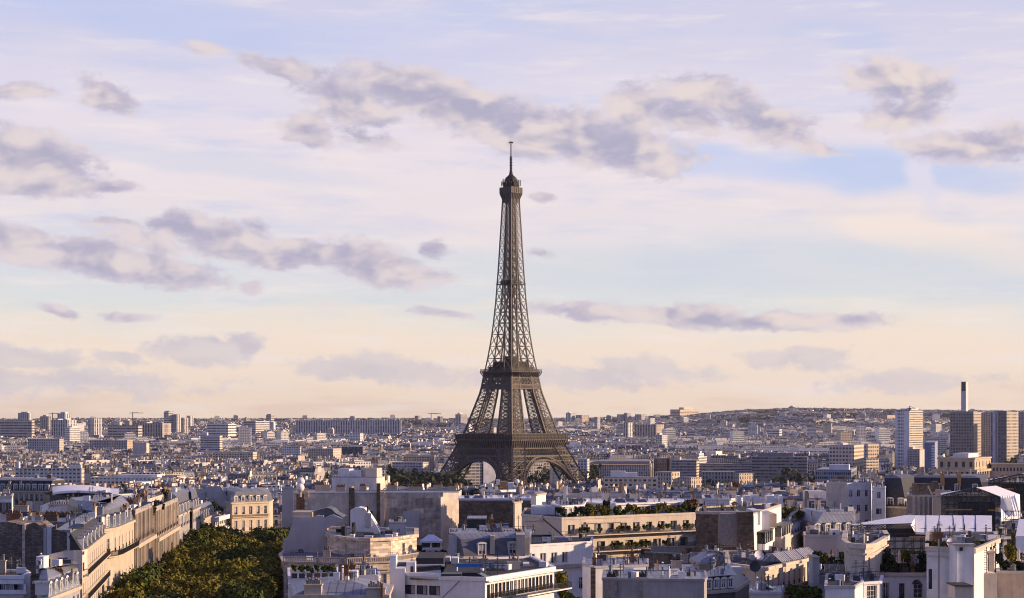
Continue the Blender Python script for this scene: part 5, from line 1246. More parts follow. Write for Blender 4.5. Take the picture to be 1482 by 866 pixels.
b = PB('dormer_row_house', 'receding zinc mansard with a tight line of slanted dormers left of the blue-shaded dormers', 'apartment building', [(1128,446),(1140,424),(1168,458),(1164,474),(1130,476)], 777, 424, walls='cream_wall', spec={1:[(.8,1.8,1.,8),(4.,2.,1.,8)]}); b.mansard(3.4,1.8,1.4,'lead','zinc',[(1,7)],dw=1.0,dh=1.9,dm='lead'); b.pchim(1138,1151,444,1.,752,762,6,'stone'); b.pchim(1161,1164,452,1.,753,760,1,'stone')
t = thing('zinc_turret', 'little onion-shaped zinc turret between the dormer row and the seamed roof', 'turret', at(1165, 755, 452)); mb = MB()
for (r0, z0_), (r1, z1_) in zip([(2.6,-2),(2.5,0),(1.9,.7),(1.2,1.1)], [(2.5,0),(1.9,.7),(1.2,1.1),(.1,1.9)]): mb.cyl(0,0,z0_,z1_,r0,r1,12)
mb.build('dome', M['zinc'], t)
# ===== right: white tall house, dark mansards
b = PB('tall_blank_house', 'tall white house with nine small windows beside its stained blank concrete flank', 'apartment building', [(1197,560),(1226,556),(1260,560),(1262,576),(1198,578)], 700, 556, walls='white_paint', spec={1:[(2.,2.,1.3,3),(6.4,2.,1.3,3),(10.8,2.2,1.5,3)]}, keep=745)
b.pbox('concrete_flank', 1196.5, 555, 1225.5, 556.2, 698, 748, 'board_concrete'); b.flat(.2,.3,'roof_felt','white_paint')
for p0, p1 in ((1202,1214),(1216,1224),(1232,1240)): b.pchim(p0, p1, 562, .9, 695, 700, 5, 'stone')
b = PB('white_dormer_turret', 'slim white dormered bay between the tall white house and the dark mansard', 'apartment building', [(1263,540),(1281,540),(1282,552),(1264,552)], 706, 540, walls='white_paint', spec={0:[(1.2,1.9,1.2,1),(6.,1.6,1.6,1,'darkwide')]}, keep=745); b.flat(.2,.2,'zinc','white_paint')
b = PB('black_mansard_house', 'steep black slate mansard house with white-framed dormers and a warm chimney shaft', 'apartment building', [(1280,548),(1312,544),(1324,552),(1322,570),(1282,570)], 734, 544, walls='pot_grey', keep=750)
b.mansard(8.2,2.4,.8,'slate','lead',[(0,2)],sides=[0,1,3],dw=1.8,dh=2.0,dm='slate'); b.pchim(1301,1306,549,1.2,696,720,2,'brick')
b = PB('brown_block_house', 'flat brown plastered chimney block above a grey vertical-ribbed wall', 'apartment building', [(1312,520),(1354,514),(1358,520),(1358,534),(1314,536)], 718, 516, walls='pot_grey', keep=750); b.flat(.2,.3,'lead','stone')
b.pbox('brown_stack', 1324, 517, 1352, 521, 700, 716, 'brown_rubble'); b.pbox('brown_stack', 1352.2, 518, 1358, 522, 697, 716, 'brown_rubble')
for i in range(5): b.pbox('rib', 1322+i*7, 513.4, 1324+i*7, 514.6, 719, 748, 'grey_wall')
b.pbox('ac_unit', 1316, 514.5, 1321, 515.5, 744, 749, 'white_paint')
b = PB('long_slate_house', 'long blue-black slate mansard with spaced white dormers and two warm chimney shafts', 'apartment building', [(1322,610),(1424,604),(1432,612),(1430,630),(1324,632)], 713, 604, walls='pot_grey', keep=720)
b.mansard(4.6,1.6,.6,'slate','lead',[(0,4)],sides=[0,1],dw=1.5,dh=2.1,dm='slate')
for p in (1363, 1387): b.pchim(p, p+4, 606, 2., 687, 703, 2, 'wood')
def niche():
    t = thing('domed_bay', 'ornate sunlit stone bay with rounded hood and columns beside the scaffold', 'bay window', at(1362, 750, 500)); mb = MB()
    mb.cyl(0,0,0,3.6,1.7,1.7,12); mb.cyl(0,0,3.6,4.0,1.9,1.9,12); mb.cyl(0,0,4.0,4.8,1.8,1.2,12); mb.cyl(0,0,4.8,5.2,1.2,.3,12); mb.box(-1.6,.5,0,3.,3.5,5.6); mb.build('bay', M['gold_stone'], t)
    for i in range(3): mb = MB(); a = R(-150+i*55); mb.bar((1.72*math.cos(a),1.72*math.sin(a),.8),(1.72*math.cos(a),1.72*math.sin(a),3.),.28); mb.build('window', M['glass'], t)
    mb = MB(); mb.face([(-3,-.5,6.4),(-1.6,-1,7.4),(2.6,-.5,6.6),(2.6,.5,6.2)]); mb.bar((-3.6,-.5,8.6),(-2.,-.6,5.),.2); mb.box(-1.4,-.6,5.6,-.2,.6,7.6); mb.box(.1,-.6,5.6,1.2,.6,7.4); mb.box(1.5,-.6,5.6,2.5,.6,7.4); mb.build('hood', M['stone'], t)
niche()
# ===== scaffolded halls and tents
def scaffold(mb, x0, x1, y0, y1, z0, z1, sx_=2., sz_=2., r=.05, diag=True):
    nx = max(1, round((x1-x0)/sx_)); nz = max(1, round((z1-z0)/sz_))
    for i in range(nx+1):
        for k in range(1, nz+1): mb.bar((x0+(x1-x0)*i/nx,y0,z0+(z1-z0)*k/nz),(x0+(x1-x0)*i/nx,y1,z0+(z1-z0)*k/nz),r)
    for y in (y0, y1):
        for i in range(nx+1): x = x0+(x1-x0)*i/nx; mb.bar((x,y,z0),(x,y,z1),r)
        for k in range(nz+1): z = z0+(z1-z0)*k/nz; mb.bar((x0,y,z),(x1,y,z),r)
        if diag:
            for i in range(0, nx, 2):
                for k in range(nz): mb.bar((x0+(x1-x0)*i/nx,y,z0+(z1-z0)*k/nz),(x0+(x1-x0)*(i+1)/nx,y,z0+(z1-z0)*(k+1)/nz),r*.7)
def scaffold_hall(label, p0, p1, pk, pyp, pye0, pye1, pyb, Y, d, roofshift):
    t = thing('scaffolded_hall', label, 'scaffold', at(p0, pyb, Y)); u = Y/F; w = (p1-p0)*u; ze0, ze1, zp = (pyb-pye0)*u, (pyb-pye1)*u, (pyb-pyp)*u; xk = (pk-p0)*u
    OCCR.append((at(p0,0,Y)[0], Y, 1., 0., w+6, d+6)); KEEP.append((p0, p1, Y, pyb))
    mb = MB(); scaffold(mb, 0, w, 0, 1.2, -4, ze1, 1.6, 1.9, .07)
    N = 14
    prev = None
    for i in range(N+1):
        x = w*i/N; z = ze0+(zp-ze0)*x/xk if x < xk else zp+(ze1-zp)*(x-xk)/(w-xk)
        mb.bar((x,0,ze1-1),(x,0,z),.07)
        if prev: mb.bar(prev,(x,0,z),.16); mb.bar((prev[0],0,prev[2]-.9),(x,0,z-.9),.1); mb.bar(prev,(x,0,z-.9),.07)
        prev = (x,0,z)
    mb.build('scaffold_frame', M['dark_metal'], t)
    mb = MB(); mb.box(.5,1.5,-5,w-.5,d-1,ze0-.8); mb.build('shrouded_hall', M['pot_grey'], t)
    mb = MB(); mb.box(w*.3,1.3,-5,w*.95,1.45,ze0*.72); mb.cyl(w*.55,1.9,0,ze0*.72+1.5,w*.22,w*.12,16) if 0 else None; mb.build('dark_opening', M['frame_dark'], t)
    mb = MB(); mb.box(w*.06,-.15,ze0*.38,w*.52,0,ze0*.38+.3); mb.box(w*.8,-.15,ze0*.36,w*.96,0,ze0*.36+.3); mb.build('plank', M['wood'], t)
    mb = MB(); s_ = roofshift*u
    mb.face([(-.2,-.3,ze0),(xk,-.3,zp),(xk+s_,d,zp),(s_*.3,d,ze0)]); mb.face([(xk,-.3,zp+.03),(w+.3,-.3,ze1),(w+.3+s_,d,ze1),(xk+s_,d,zp)]); mb.face([(w+.3,-.3,ze1),(w+.5,-.3,-.5),(w+.5+s_,d,-.5),(w+.3+s_,d,ze1)])
    mb.build('tarpaulin_roof', M['tarp'], t)
    return t
scaffold_hall('large dark scaffolded hall with an arched opening under a steep white tarpaulin roof', 1364, 1446, 1412, 706, 717, 719, 752, 470, 14, 50)
scaffold_hall('smaller scaffolded gable behind the large hall with a strip of white tarpaulin', 1432, 1500, 1478, 686, 696, 692, 716, 560, 12, 30)
t = thing('tarpaulin_sheet', 'white tarpaulin slope draped beyond the large scaffolded hall', 'tarpaulin', at(1456, 752, 462)); u = 468/F
mb = MB()
for i in range(6): a, c_ = i/6, (i+1)/6; f = lambda q, zz, yy: ((2+26*q)*u, yy+3*q, zz*u+.12*math.sin(q*19)); mb.face([f(a,4,0),f(c_,3,0),f(c_,33,7),f(a,16+16*a,7)])
mb.build('sheet', M['tarp'], t); mb = MB(); scaffold(mb, 0, 5.5, .3, 2.1, -4, 2, 1.6, 1.9, .06); mb.build('scaffold_frame', M['dark_metal'], t)
def tent():
    Y = 392; u = Y/F; t = thing('roofing_tent', 'long white tarpaulin tent roof in slanted bays on dark scaffold trusses', 'tent roof', at(1235, 775, Y)); OCCR.append((at(1235,0,Y)[0], Y, 1., 0., 32, 22)); KEEP.append((1232, 1455, Y, 800))
    mb = MB(); X_ = lambda px: (px-1235)*u; Z_ = lambda py: (775-py)*u
    # low eave ahead, ridge behind; seven bays
    bays = [1324, 1340, 1357, 1382, 1396, 1412, 1436]; top = [1342, 1358, 1378, 1397, 1412, 1430, 1454]
    for a, c_, ta, tc in zip(bays, bays[1:], top, top[1:]):
        mb.face([(X_(a)+.08,0,Z_(770)),(X_(c_)-.05,0,Z_(771)),(X_(tc)*1.03-.05,14,Z_(752.5)+.15),(X_(ta)*1.03+.05,14,Z_(752)+.15)])
        mb.face([(X_(a)+.08,0,Z_(773.5)),(X_(c_)-.05,0,Z_(774)),(X_(c_)-.05,0,Z_(771)),(X_(a)+.08,0,Z_(770))])
    mb.face([(X_(1318),0,Z_(760)),(X_(1324),0,Z_(771)),(X_(1342)*1.03,14,Z_(752)),(X_(1336)*1.03,14,Z_(752.5))])
    mb.face([(X_(1228),1,Z_(760.5)),(X_(1319),0,Z_(757.5)),(X_(1348),14,Z_(751)),(X_(1330),14,Z_(751))]); mb.build('tarpaulin_roof', M['tarp'], t)
    mb = MB()
    scaffold(mb, X_(1232), X_(1452), .2, 2., -6, Z_(773), 1.9, 1.6, .055)
    for i in range(18):
        x = X_(1234)+i*.72; mb.bar((x,.3,Z_(764)),(x+.72,.3,Z_(761)),.05); mb.bar((x,.3,Z_(761)),(x+.72,.3,Z_(765)),.05)
    mb.bar((X_(1230),.2,Z_(762)),(X_(1320),.2,Z_(758)),.09); mb.bar((X_(1230),.2,Z_(767)),(X_(1320),.2,Z_(765)),.07)
    for px in bays: mb.bar((X_(px),-.2,-1),(X_(px),-.2,Z_(758)),.06)
    mb.build('scaffold_frame', M['dark_metal'], t)
    mb = MB(); mb.box(X_(1316),-.25,Z_(777)-.15,X_(1410),.1,Z_(776)); mb.build('plank', M['wood'], t)
    mb = MB(); mb.box(X_(1226),2.2,-8,X_(1452),2.6,Z_(779)); mb.box(X_(1251),1.9,-5,X_(1273),2.2,Z_(768)); mb.box(X_(1215),1.9,-5,X_(1250),2.2,Z_(777)); mb.build('hanging_sheet', M['lav_wall'], t)
    mb = MB(); mb.box(X_(1273),3,-3,X_(1440),3.2,Z_(766)); mb.build('dark_interior', M['frame_dark'], t)
    mb = MB(); mb.face([(X_(1437),0,-4),(X_(1455),10,-4),(X_(1455),12,Z_(754)),(X_(1437),0,Z_(772))]); mb.build('end_sheet', M['grey_wall'], t)
tent()
t = thing('tarpaulin_sheet', 'white tarpaulin corner entering at the picture edge beside the topiary', 'tarpaulin', at(1470, 800, 360)); u = 360/F; mb = MB(); mb.face([(0,0,24*u),(6,0,24*u),(6,6,46*u),(2.2,6,46*u)]); mb.face([(0,0,0),(6,0,0),(6,0,24*u),(0,0,24*u)]); mb.build('sheet', M['tarp'], t)
# ===== cream pavilion, roof garden, white tower
b = PB('cream_pavilion', 'octagonal cream roof pavilion with tall dark window slots and a sunlit right face', 'pavilion', [(1222,305),(1229,297),(1252,294),(1264,297),(1284,316),(1280,330),(1224,330)], 791, 296, walls='cream_wall',
       spec={0:[(1.7,3.6,.5,1,'dark')], 2:[(1.7,4.6,.75,1,'dark')]}, keep=842)
b.flat(.5,.4,'roof_felt','cream_wall',over=.45); b.pbox('cornice', 1227, 295.5, 1267, 296.5, 794.5, 796.5, 'cream_wall') if 0 else None
for sd in (0,1,2,3): b.balcony(sd, 1.0, .3, (0,1), 0, 'cream_wall', None)
b = PB('conservatory', 'white framed conservatory bay with tall panes below the cream pavilion', 'conservatory', [(1232,286),(1250,284),(1274,286),(1276,296),(1232,298)], 843, 285, walls='white_paint', spec={0:[(.5,2.4,1.5,1,'grid')],1:[(.5,2.4,2.2,1,'grid')]}); b.flat(.15,.2,'lead','white_paint',over=.3)
b = PB('white_box_annex', 'square white rendered box with a dark roof in front of the conservatory', 'annex', [(1194,276),(1237,276),(1249,284),(1246,296),(1196,298)], 850, 276, walls='white_paint'); b.flat(.2,.3,'roof_felt','lav_wall')
b = PB('garden_terrace_building', 'white facade with tall and arched windows beneath a hedged roof garden', 'apartment building', [(1262,304),(1342,304),(1342,326),(1262,330)], 832, 304, walls='white_paint',
       spec={0:[(1.3,3.0,1.1,1,'casement',(.2,.3)),(1.4,3.,.9,1,'dark',(.48,.6)),(1.5,3.,1.5,1,'grid',(.75,.92))]}, keep=866); b.flat(.3,.5,'roof_felt','cream_wall',over=.3)
mb = MB(); N = 10; x_, y_ = b.L(1326.6, 303.9); zc_ = b.H-1.5
for i in range(N):
    a, c_ = math.pi*i/N, math.pi*(i+1)/N; mb.face([(x_+.75*math.cos(a),y_-.02,zc_+.75*math.sin(a)),(x_,y_-.02,zc_),(x_+.75*math.cos(c_),y_-.02,zc_+.75*math.sin(c_))][::-1])
mb.build('arched_pane', M['glass'], b.root)
mb = MB()
for i in range(N):
    a, c_ = math.pi*i/N, math.pi*(i+1)/N; mb.bar((x_+.8*math.cos(a),y_-.05,zc_+.8*math.sin(a)),(x_+.8*math.cos(c_),y_-.05,zc_+.8*math.sin(c_)),.06)
mb.build('arch_frame', M['frame_white'], b.root)
gd = [(1268,813,1.2,2.6,'leaf_olive'),(1274,806,1.5,3.4,'leaf_green'),(1283,789,1.2,5.4,'leaf_dark'),(1287,803,1.6,3.6,'leaf_dark'),(1292,813,1.2,2.2,'leaf_green'),(1306,796,1.3,4.,'leaf_olive'),(1312,802,.9,3.,'leaf_green'),(1338,796,1.3,4.,'leaf_dark'),(1334,804,1.,3.,'leaf_dark'),(1262,806,1.,2.4,'leaf_dark')]
for i, (px, py, r, h, m_) in enumerate(gd): shrub(px, py, 309, r, f'{["full","tall","conical","bushy"][i%4]} evergreen in the hedged roof garden, {RW[i]} from the pavilion', h, m_, i, 'garden_shrub', 'evergreens in the hedged roof garden')
x, y, z = at(1265, 830, 306); t = thing('hedge', 'long clipped dark hedge along the parapet of the roof garden above the arched window', 'hedge', (x, y, z)); mb = MB(); mb.box(0,0,0,8.4,.5,.8); mb.build('hedge_core', M['leaf_dark'], t); 
for i in range(7): link('foliage', leaf_crown(.9,.75,300,.14,i%3,'leaf_dark',6,.8), t, (.7+i*1.2,.3,.8))
x, y, z = at(1324, 803, 312); t = thing('leafy_arch', 'leafy arch over a white backdrop between the two garden ends', 'garden arch', (x, y, z)); 
for i in range(7): link('foliage', leaf_crown(.5,.4,120,.12,i%3,'leaf_olive',4,.8), t, (-1.6+i*.54,0,.35*math.sin(math.pi*i/6)))
mb = MB(); mb.box(-1.5,.6,-1.6,1.5,.8,-.05); mb.build('white_screen', M['tarp'], t)
def statue(px, py0, py1, Y, label, m='cream_wall'):
    x, y, z = at(px, py1, Y); h = (py1-py0)*Y/F; t = thing('statue', label, 'statue', (x, y, z)); mb = MB(); pr = [(0,.42),(.12,.42),(.14,.26),(.35,.3),(.55,.26),(.68,.32),(.8,.3),(.86,.12),(.9,.17),(.96,.15),(1,.04)]
    for (a, r0), (c_, r1) in zip(pr, pr[1:]): mb.cyl(0,0,a*h,c_*h,r0*h*.45,r1*h*.45,10)
    mb.build('figure', M[m], t, True); return t
statue(1301.5, 797, 815, 306, 'pale stone garden figure among the evergreens of the hedged roof garden'); statue(1474, 794, 812, 300, 'pale stone figure beside the domed topiary at the picture edge'); statue(1212, 792, 810, 330, 'closed pale parasol-shaped post on the dark terrace left of the cream pavilion', 'cream_wall')
t = thing('garden_table', 'small dark table with white chairs under the leafy arch', 'table', at(1318, 818, 308)); mb = MB(); mb.cyl(0,0,.7,.75,.6,.6,12); mb.cyl(0,0,0,.7,.06,.06,6); mb.build('table', M['dark_metal'], t)
for s_ in (-1,1): mb = MB(); mb.box(s_*1.-.25,-.25,.4,s_*1.+.25,.25,.46); mb.box(s_*1.22-.04,-.25,.46,s_*1.22+.04,.25,.95); [mb.bar((s_*1.+a_*.2,c_*.2,0),(s_*1.+a_*.2,c_*.2,.4),.02) for a_ in (-1,1) for c_ in (-1,1)]; mb.build('chair', M['frame_white'], t)
b = PB('white_tower_house', 'tall lavender-white rendered tower house with a narrow slit window and tall flue block', 'apartment building', [(1341,292),(1384,290),(1384.5,287),(1410,287),(1446,312),(1440,330),(1342,330)], 797, 290, walls='white_paint',
       spec={0:[(3.0,3.1,.55,1,'dark',(.05,.2))]}, keep=866); b.flat(.5,.35,'roof_felt','cream_wall',over=.25); b.balcony(0, .9, .25, (0,1), 0, 'cream_wall', None)
b.pbox('flue_block', 1382.5, 286.4, 1410, 291, 789, 866, 'white_paint'); b.pbox('flue_cap', 1381, 286, 1412, 291.4, 787.5, 790, 'stone'); b.pbox('vent_hole', 1389, 286.1, 1393.5, 286.35, 792.5, 797.5, 'frame_dark')
b.pbox('drain_pipe', 1358.3, 289.5, 1360, 290, 781, 866, 'grey_wall'); b.pbox('white_pipe', 1383.6, 285.9, 1384.8, 286.3, 799, 848, 'tarp')
b.pbox('roof_cabin', 1385, 288, 1397, 291, 777, 788, 'zinc'); b.pbox('roof_cabin', 1398.5, 288, 1408, 291, 779, 788, 'lead')
b.pbox('step_block', 1382, 281, 1408, 285.8, 849, 866, 'cream_wall'); b.pbox('step_cap', 1381.5, 280.6, 1408.5, 286, 847.5, 849, 'roof_felt')
b.pbox('side_chimney', 1431, 300, 1439, 304, 800, 830, 'cream_wall'); b.pbox('side_chimney_cap', 1430, 299.5, 1440, 304.5, 798, 801, 'cream_wall'); b.pbox('low_wing', 1424, 296, 1443, 300, 830, 866, 'cream_wall'); b.pchim(1432.5,1438,302,1.,797,798,3,'cream_wall')
mb = MB(); x0_, y0_ = b.L(1424, 296.5); x1_, _ = b.L(1428, 296.5)
for zz_ in np.arange(b.z(832,296), b.z(795,296), .38): mb.bar((x0_,y0_,zz_),(x1_,y0_,zz_),.04)
mb.bar((x0_,y0_,b.z(832,296)),(x0_,y0_,b.z(792,296)),.05); mb.bar((x1_,y0_,b.z(832,296)),(x1_,y0_,b.z(792,296)),.05); mb.build('ladder', M['dark_metal'], b.root)
for i, (px, r) in enumerate(((1346,.9),(1352,.8),(1358,.9),(1366,.8),(1374,.7),(1414,.9),(1420,.8),(1427,.9),(1433,.8),(1437,.7))): shrub(px, 784, 300 if px < 1400 else 306, r, f'low roof-terrace bush on top of the white tower house, {RW[i]} from its left edge', 1.4, ['leaf_green','leaf_olive'][i%2], i, 'roof_shrub', 'terrace bushes on the white tower house')
dish(1376, 787, 296, .8, 'pale satellite dish on the white tower house between its bushes', 15)
b = PB('brown_end_building', 'plain brownish rendered wall below clipped topiary at the picture edge', 'apartment building', [(1443,304),(1500,302),(1500,322),(1444,324)], 828, 304, walls='stone', keep=866); b.flat(.2,.4,'roof_felt','lav_wall')
for i, (px, py, r, h, w_) in enumerate(((1462,788,1.15,4.3,'tall round-topped topiary dome on the brownish wall'),(1447,801,.9,2.9,'conical yew left of the tall topiary dome'),(1455,810,.9,2.,'low round bush in front of the topiary dome'),(1478,815,1.0,1.6,'low bush at the picture edge beside the stone figure'),(1470,806,.7,2.4,'narrow clipped yew touching the topiary dome'))): shrub(px, py, 308, r, w_, h, 'leaf_olive' if i == 0 else 'leaf_dark', i, 'topiary')
# dark planted terrace left of the pavilion
b = PB('dark_terrace_building', 'dim terrace with potted evergreens, iron stair and low walls left of the cream pavilion', 'apartment building', [(1170,324),(1222,318),(1226,330),(1224,350),(1172,350)], 836, 320, walls='lav_wall'); b.flat(.2,.3,'roof_felt','lav_wall')
b.pbox('low_wall', 1201, 322, 1230, 323, 818, 832, 'lav_wall'); b.pbox('chimney_pier', 1176, 318, 1186, 322, 808, 845, 'lav_wall'); b.pbox('pier_cap', 1175, 317.5, 1187, 322.5, 806, 808, 'stone')
for i, (px, py, r, m_) in enumerate(((1183,798,1.,'leaf_dark'),(1193,801,1.3,'leaf_olive'),(1204,804,1.2,'leaf_dark'),(1218,800,1.4,'leaf_dark'),(1196,812,1.6,'leaf_dark'),(1208,812,1.6,'leaf_dark'))): shrub(px, py, 338, r, f'dusky terrace evergreen between pier and pavilion, {RW[i]} from the pier', 3., m_, i, 'terrace_shrub', 'evergreens on the dim terrace')
mb = MB(); t = thing('iron_stair', 'dark iron fire stair descending beside the chimney pier', 'stair', at(1186, 843, 314)); 
for i in range(8): mb.box(i*.45,0,i*.28,i*.45+.4,1.2,i*.28+.05)
mb.build('tread', M['dark_metal'], t); mb = MB(); mb.bar((0,0,1),(3.6,0,3.2),.03); mb.bar((0,1.2,1),(3.6,1.2,3.2),.03); [mb.bar((i*.6,0,i*.37),(i*.6,0,i*.37+1),.02) for i in range(7)]; mb.build('handrail', M['dark_metal'], t)
# ---------------------------------------------------------------- city blocks seen from afar
FM = [M[k] for k in ('facade_tall','facade_grid','facade_band','plain_wall','zinc_any','gravel_roof','terracotta','facade_office','leaf_rust','facade_stripe','facade_bandfar','facade_coarse')]
WALLC = [(.60,.54,.45),(.66,.60,.52),(.50,.45,.38),(.72,.68,.61),(.40,.36,.32),(.60,.50,.38)]
WHITE = [(.80,.79,.77),(.76,.75,.75),(.78,.74,.68),(.66,.65,.64)]
SLATE = [(.035,.04,.052),(.055,.06,.075),(.08,.085,.10)]
ZINC = [(.18,.19,.225),(.12,.13,.155),(.27,.285,.32),(.09,.098,.12)]
def hauss(rr, w, d, h, det):
    """parts of a party-wall apartment house, centred on the origin, base at 0"""
    wc = rr.choice(WALLC if rr.random() < .7 else WHITE); sl = rr.choice(SLATE if rr.random() < .55 else ZINC); zn = rr.choice(ZINC)
    x0, x1, y0, y1 = -w/2, w/2, -d/2, d/2; P_ = []
    mb = MB()
    _k = rr.uniform(.65, 1.05); side_c = tuple(c*_k for c in rr.choice(WHITE+WALLC))
    mb.face([(x0,y0,-6),(x1,y0,-6),(x1,y0,h),(x0,y0,h)], 0, wc); mb.face([(x1,y1,-6),(x0,y1,-6),(x0,y1,h),(x1,y1,h)], 0, wc)
    hr = rr.uniform(2.4, 3.6); ht = rr.uniform(.6, 1.6); ins = rr.uniform(.8, 1.5)
    for x, s in ((x0, -1), (x1, 1)):
        pts = [(x,y0,-6),(x,y1,-6),(x,y1,h),(x,y1-ins,h+hr),(x,0,h+hr+ht),(x,y0+ins,h+hr),(x,y0,h)]
        mb.face(pts if s > 0 else pts[::-1], 3, side_c)
    if det:
        for yy, s in ((y0, -1), (y1, 1)):
            a, b = sorted((yy+s*.35, yy)); mb.box(x0, a, h-.35, x1, b, h, 3, wc)
            a, b = sorted((yy+s*.5, yy)); mb.box(x0, a, h-3.6, x1, b, h-3.4, 3, (.12,.11,.11))
    P_.append(('wall', mb))
    mb = MB(); i = .02 if det else 0
    mb.face([(x0,y0,h),(x1,y0,h),(x1,y0+ins,h+hr),(x0,y0+ins,h+hr)], 4, sl); mb.face([(x1,y1,h),(x0,y1,h),(x0,y1-ins,h+hr),(x1,y1-ins,h+hr)], 4, sl)
    mb.face([(x0,y0+ins,h+hr),(x1,y0+ins,h+hr),(x1,0,h+hr+ht),(x0,0,h+hr+ht)], 4, zn); mb.face([(x1,y1-ins,h+hr),(x0,y1-ins,h+hr),(x0,0,h+hr+ht),(x1,0,h+hr+ht)], 4, zn)
    P_.append(('roof', mb))
    for _ in range(rr.choice([2,3,4]) if det else rr.choice([0,1,1])):
        mb = MB(); s = rr.uniform(.35, 1.1 if det else 1.6); x, y = rr.uniform(x0+1.5, x1-1.5), rr.uniform(-d*.2, d*.2); zt_ = h+hr+ht; mb.box(x-s, y-s*.8, zt_-ht, x+s, y+s*.8, zt_+rr.uniform(.3, 2.), 3, rr.choice([(.7,.7,.7),(.05,.05,.06),(.3,.3,.32),(.55,.5,.42)]), skip='u'); P_.append(('roof_vent', mb))
    if det:
        n = max(2, int(w/3.2))
        for k in range(n):
            x = x0+(k+.5)*w/n
            for s, yy in ((-1, y0), (1, y1)):
                mb2 = MB()
                a, b = sorted((yy+(-s)*.25, yy-s*1.5))
                mb2.box(x-.75, a, h+.5, x+.75, b, h+2.3, 3, (.55,.55,.56)); yy2 = yy-s*.23
                q = [(x-.45,yy2,h+.7),(x+.45,yy2,h+.7),(x+.45,yy2,h+2.),(x-.45,yy2,h+2.)]
                mb2.face(q if s < 0 else q[::-1], 3, (.04,.045,.055)); P_.append(('dormer', mb2))
    ends = [x0+.3, x1-.3] if det or rr.random() < .5 else [x0+.3]
    for x in ends:
        for yy in ((-d*.2, d*.22) if det and rr.random() < .6 else (rr.uniform(-.15,.15)*d,)):
            mb = MB(); L = rr.uniform(1.2, 2.4); top = h+hr+ht+rr.uniform(.8, 2.4); cc = rr.choice([(.62,.53,.43),(.52,.43,.34),(.72,.69,.64),(.74,.70,.66),(.24,.17,.12)])
            mb.box(x-.35, yy-L, h+.5, x+.35, yy+L, top, 3, cc, skip='u')
            if det:
                m_ = int(L*2/.55)
                for k in range(m_): yk = yy-L+(k+.5)*.55; mb.box(x-.14, yk-.14, top, x+.14, yk+.14, top+.6, 6, skip='u')
            else: mb.box(x-.2, yy-L*.9, top, x+.2, yy+L*.9, top+.5, 6, skip='u')
            P_.append(('chimney', mb))
    desc = ('cream' if wc in WALLC else 'white', 'dark slate' if sl in SLATE else 'zinc')
    return P_, desc, (x0, y0, x1, y1)
def modern(rr, w, d, h, det, style=None, wc=None, roofc=None, pent=True):
    st = style if style is not None else rr.choice([1, 1, 2, 7, 1])
    wc = wc or rr.choice(WHITE if rr.random() < .65 else WALLC)
    x0, x1, y0, y1 = -w/2, w/2, -d/2, d/2; P_ = []
    mb = MB(); blind = 3 if rr.random() < .55 else st
    mb.face([(x0,y0,-6),(x1,y0,-6),(x1,y0,h),(x0,y0,h)], st, wc); mb.face([(x1,y1,-6),(x0,y1,-6),(x0,y1,h),(x1,y1,h)], st, wc)
    mb.face([(x1,y0,-6),(x1,y1,-6),(x1,y1,h),(x1,y0,h)], blind, wc); mb.face([(x0,y1,-6),(x0,y0,-6),(x0,y0,h),(x0,y1,h)], blind, wc)
    if det:
        t = .3
        for (a, b, c, e) in ((x0-.1,y0-.1,x1+.1,y0+t),(x0-.1,y1-t,x1+.1,y1+.1),(x0-.1,y0+t,x0+t,y1-t),(x1-t,y0+t,x1+.1,y1-t)): mb.box(a, b, h-.1, c, e, h+.8, 3, wc)
    P_.append(('wall', mb))
    mb = MB(); rc = roofc or rr.choice([(.13,.13,.14),(.22,.22,.24),(.07,.072,.08),(.34,.34,.36)])
    mb.face([(x0,y0,h),(x1,y0,h),(x1,y1,h),(x0,y1,h)], 5, rc); P_.append(('roof', mb))
    if pent:
        if rr.random() < .6 and w > 9:
            mb = MB(); a = rr.uniform(.1,.3); b = rr.uniform(.6,.9); ph = rr.choice([2.6, 2.8, 5.2]) if det else 2.8
            mb.box(x0+a*w, y0+1.8, h, x0+b*w, y1-1.6, h+ph, 3 if rr.random() < .5 else 1, rr.choice(WHITE)); P_.append(('penthouse', mb))
        for k in range(rr.choice([1,1,2])):
            mb = MB(); x = rr.uniform(x0+2, x1-2.5); y = rr.uniform(y0+2, y1-2.5) if d > 6 else 0; s = rr.uniform(1., 2.2); hh = h+rr.uniform(2, 4.5)
            mb.box(x-s/2, y-s/2, h, x+s/2, y+s/2, hh, 3, rr.choice(WHITE+[(.3,.2,.14),(.5,.42,.33)])); P_.append(('roof_hut', mb))
    return P_, ('white' if wc in WHITE else 'cream', 'flat'), (x0, y0, x1, y1)

PENDING = []      # (object, look, px, py)
def scr(x, y, z): return 741+x*F/y, 604-(z-CAMZ)*F/y
def put_parts(P_, name, cat, group, x, y, z, rz, look, h):
    t = thing(name, None, cat, (x, y, z), rz, group); cnt = {}
    for pn, mb in P_:
        mb.build(pn, FM, t)
    px, py = scr(x, y, z+h); PENDING.append([t, look, px, py]); return t

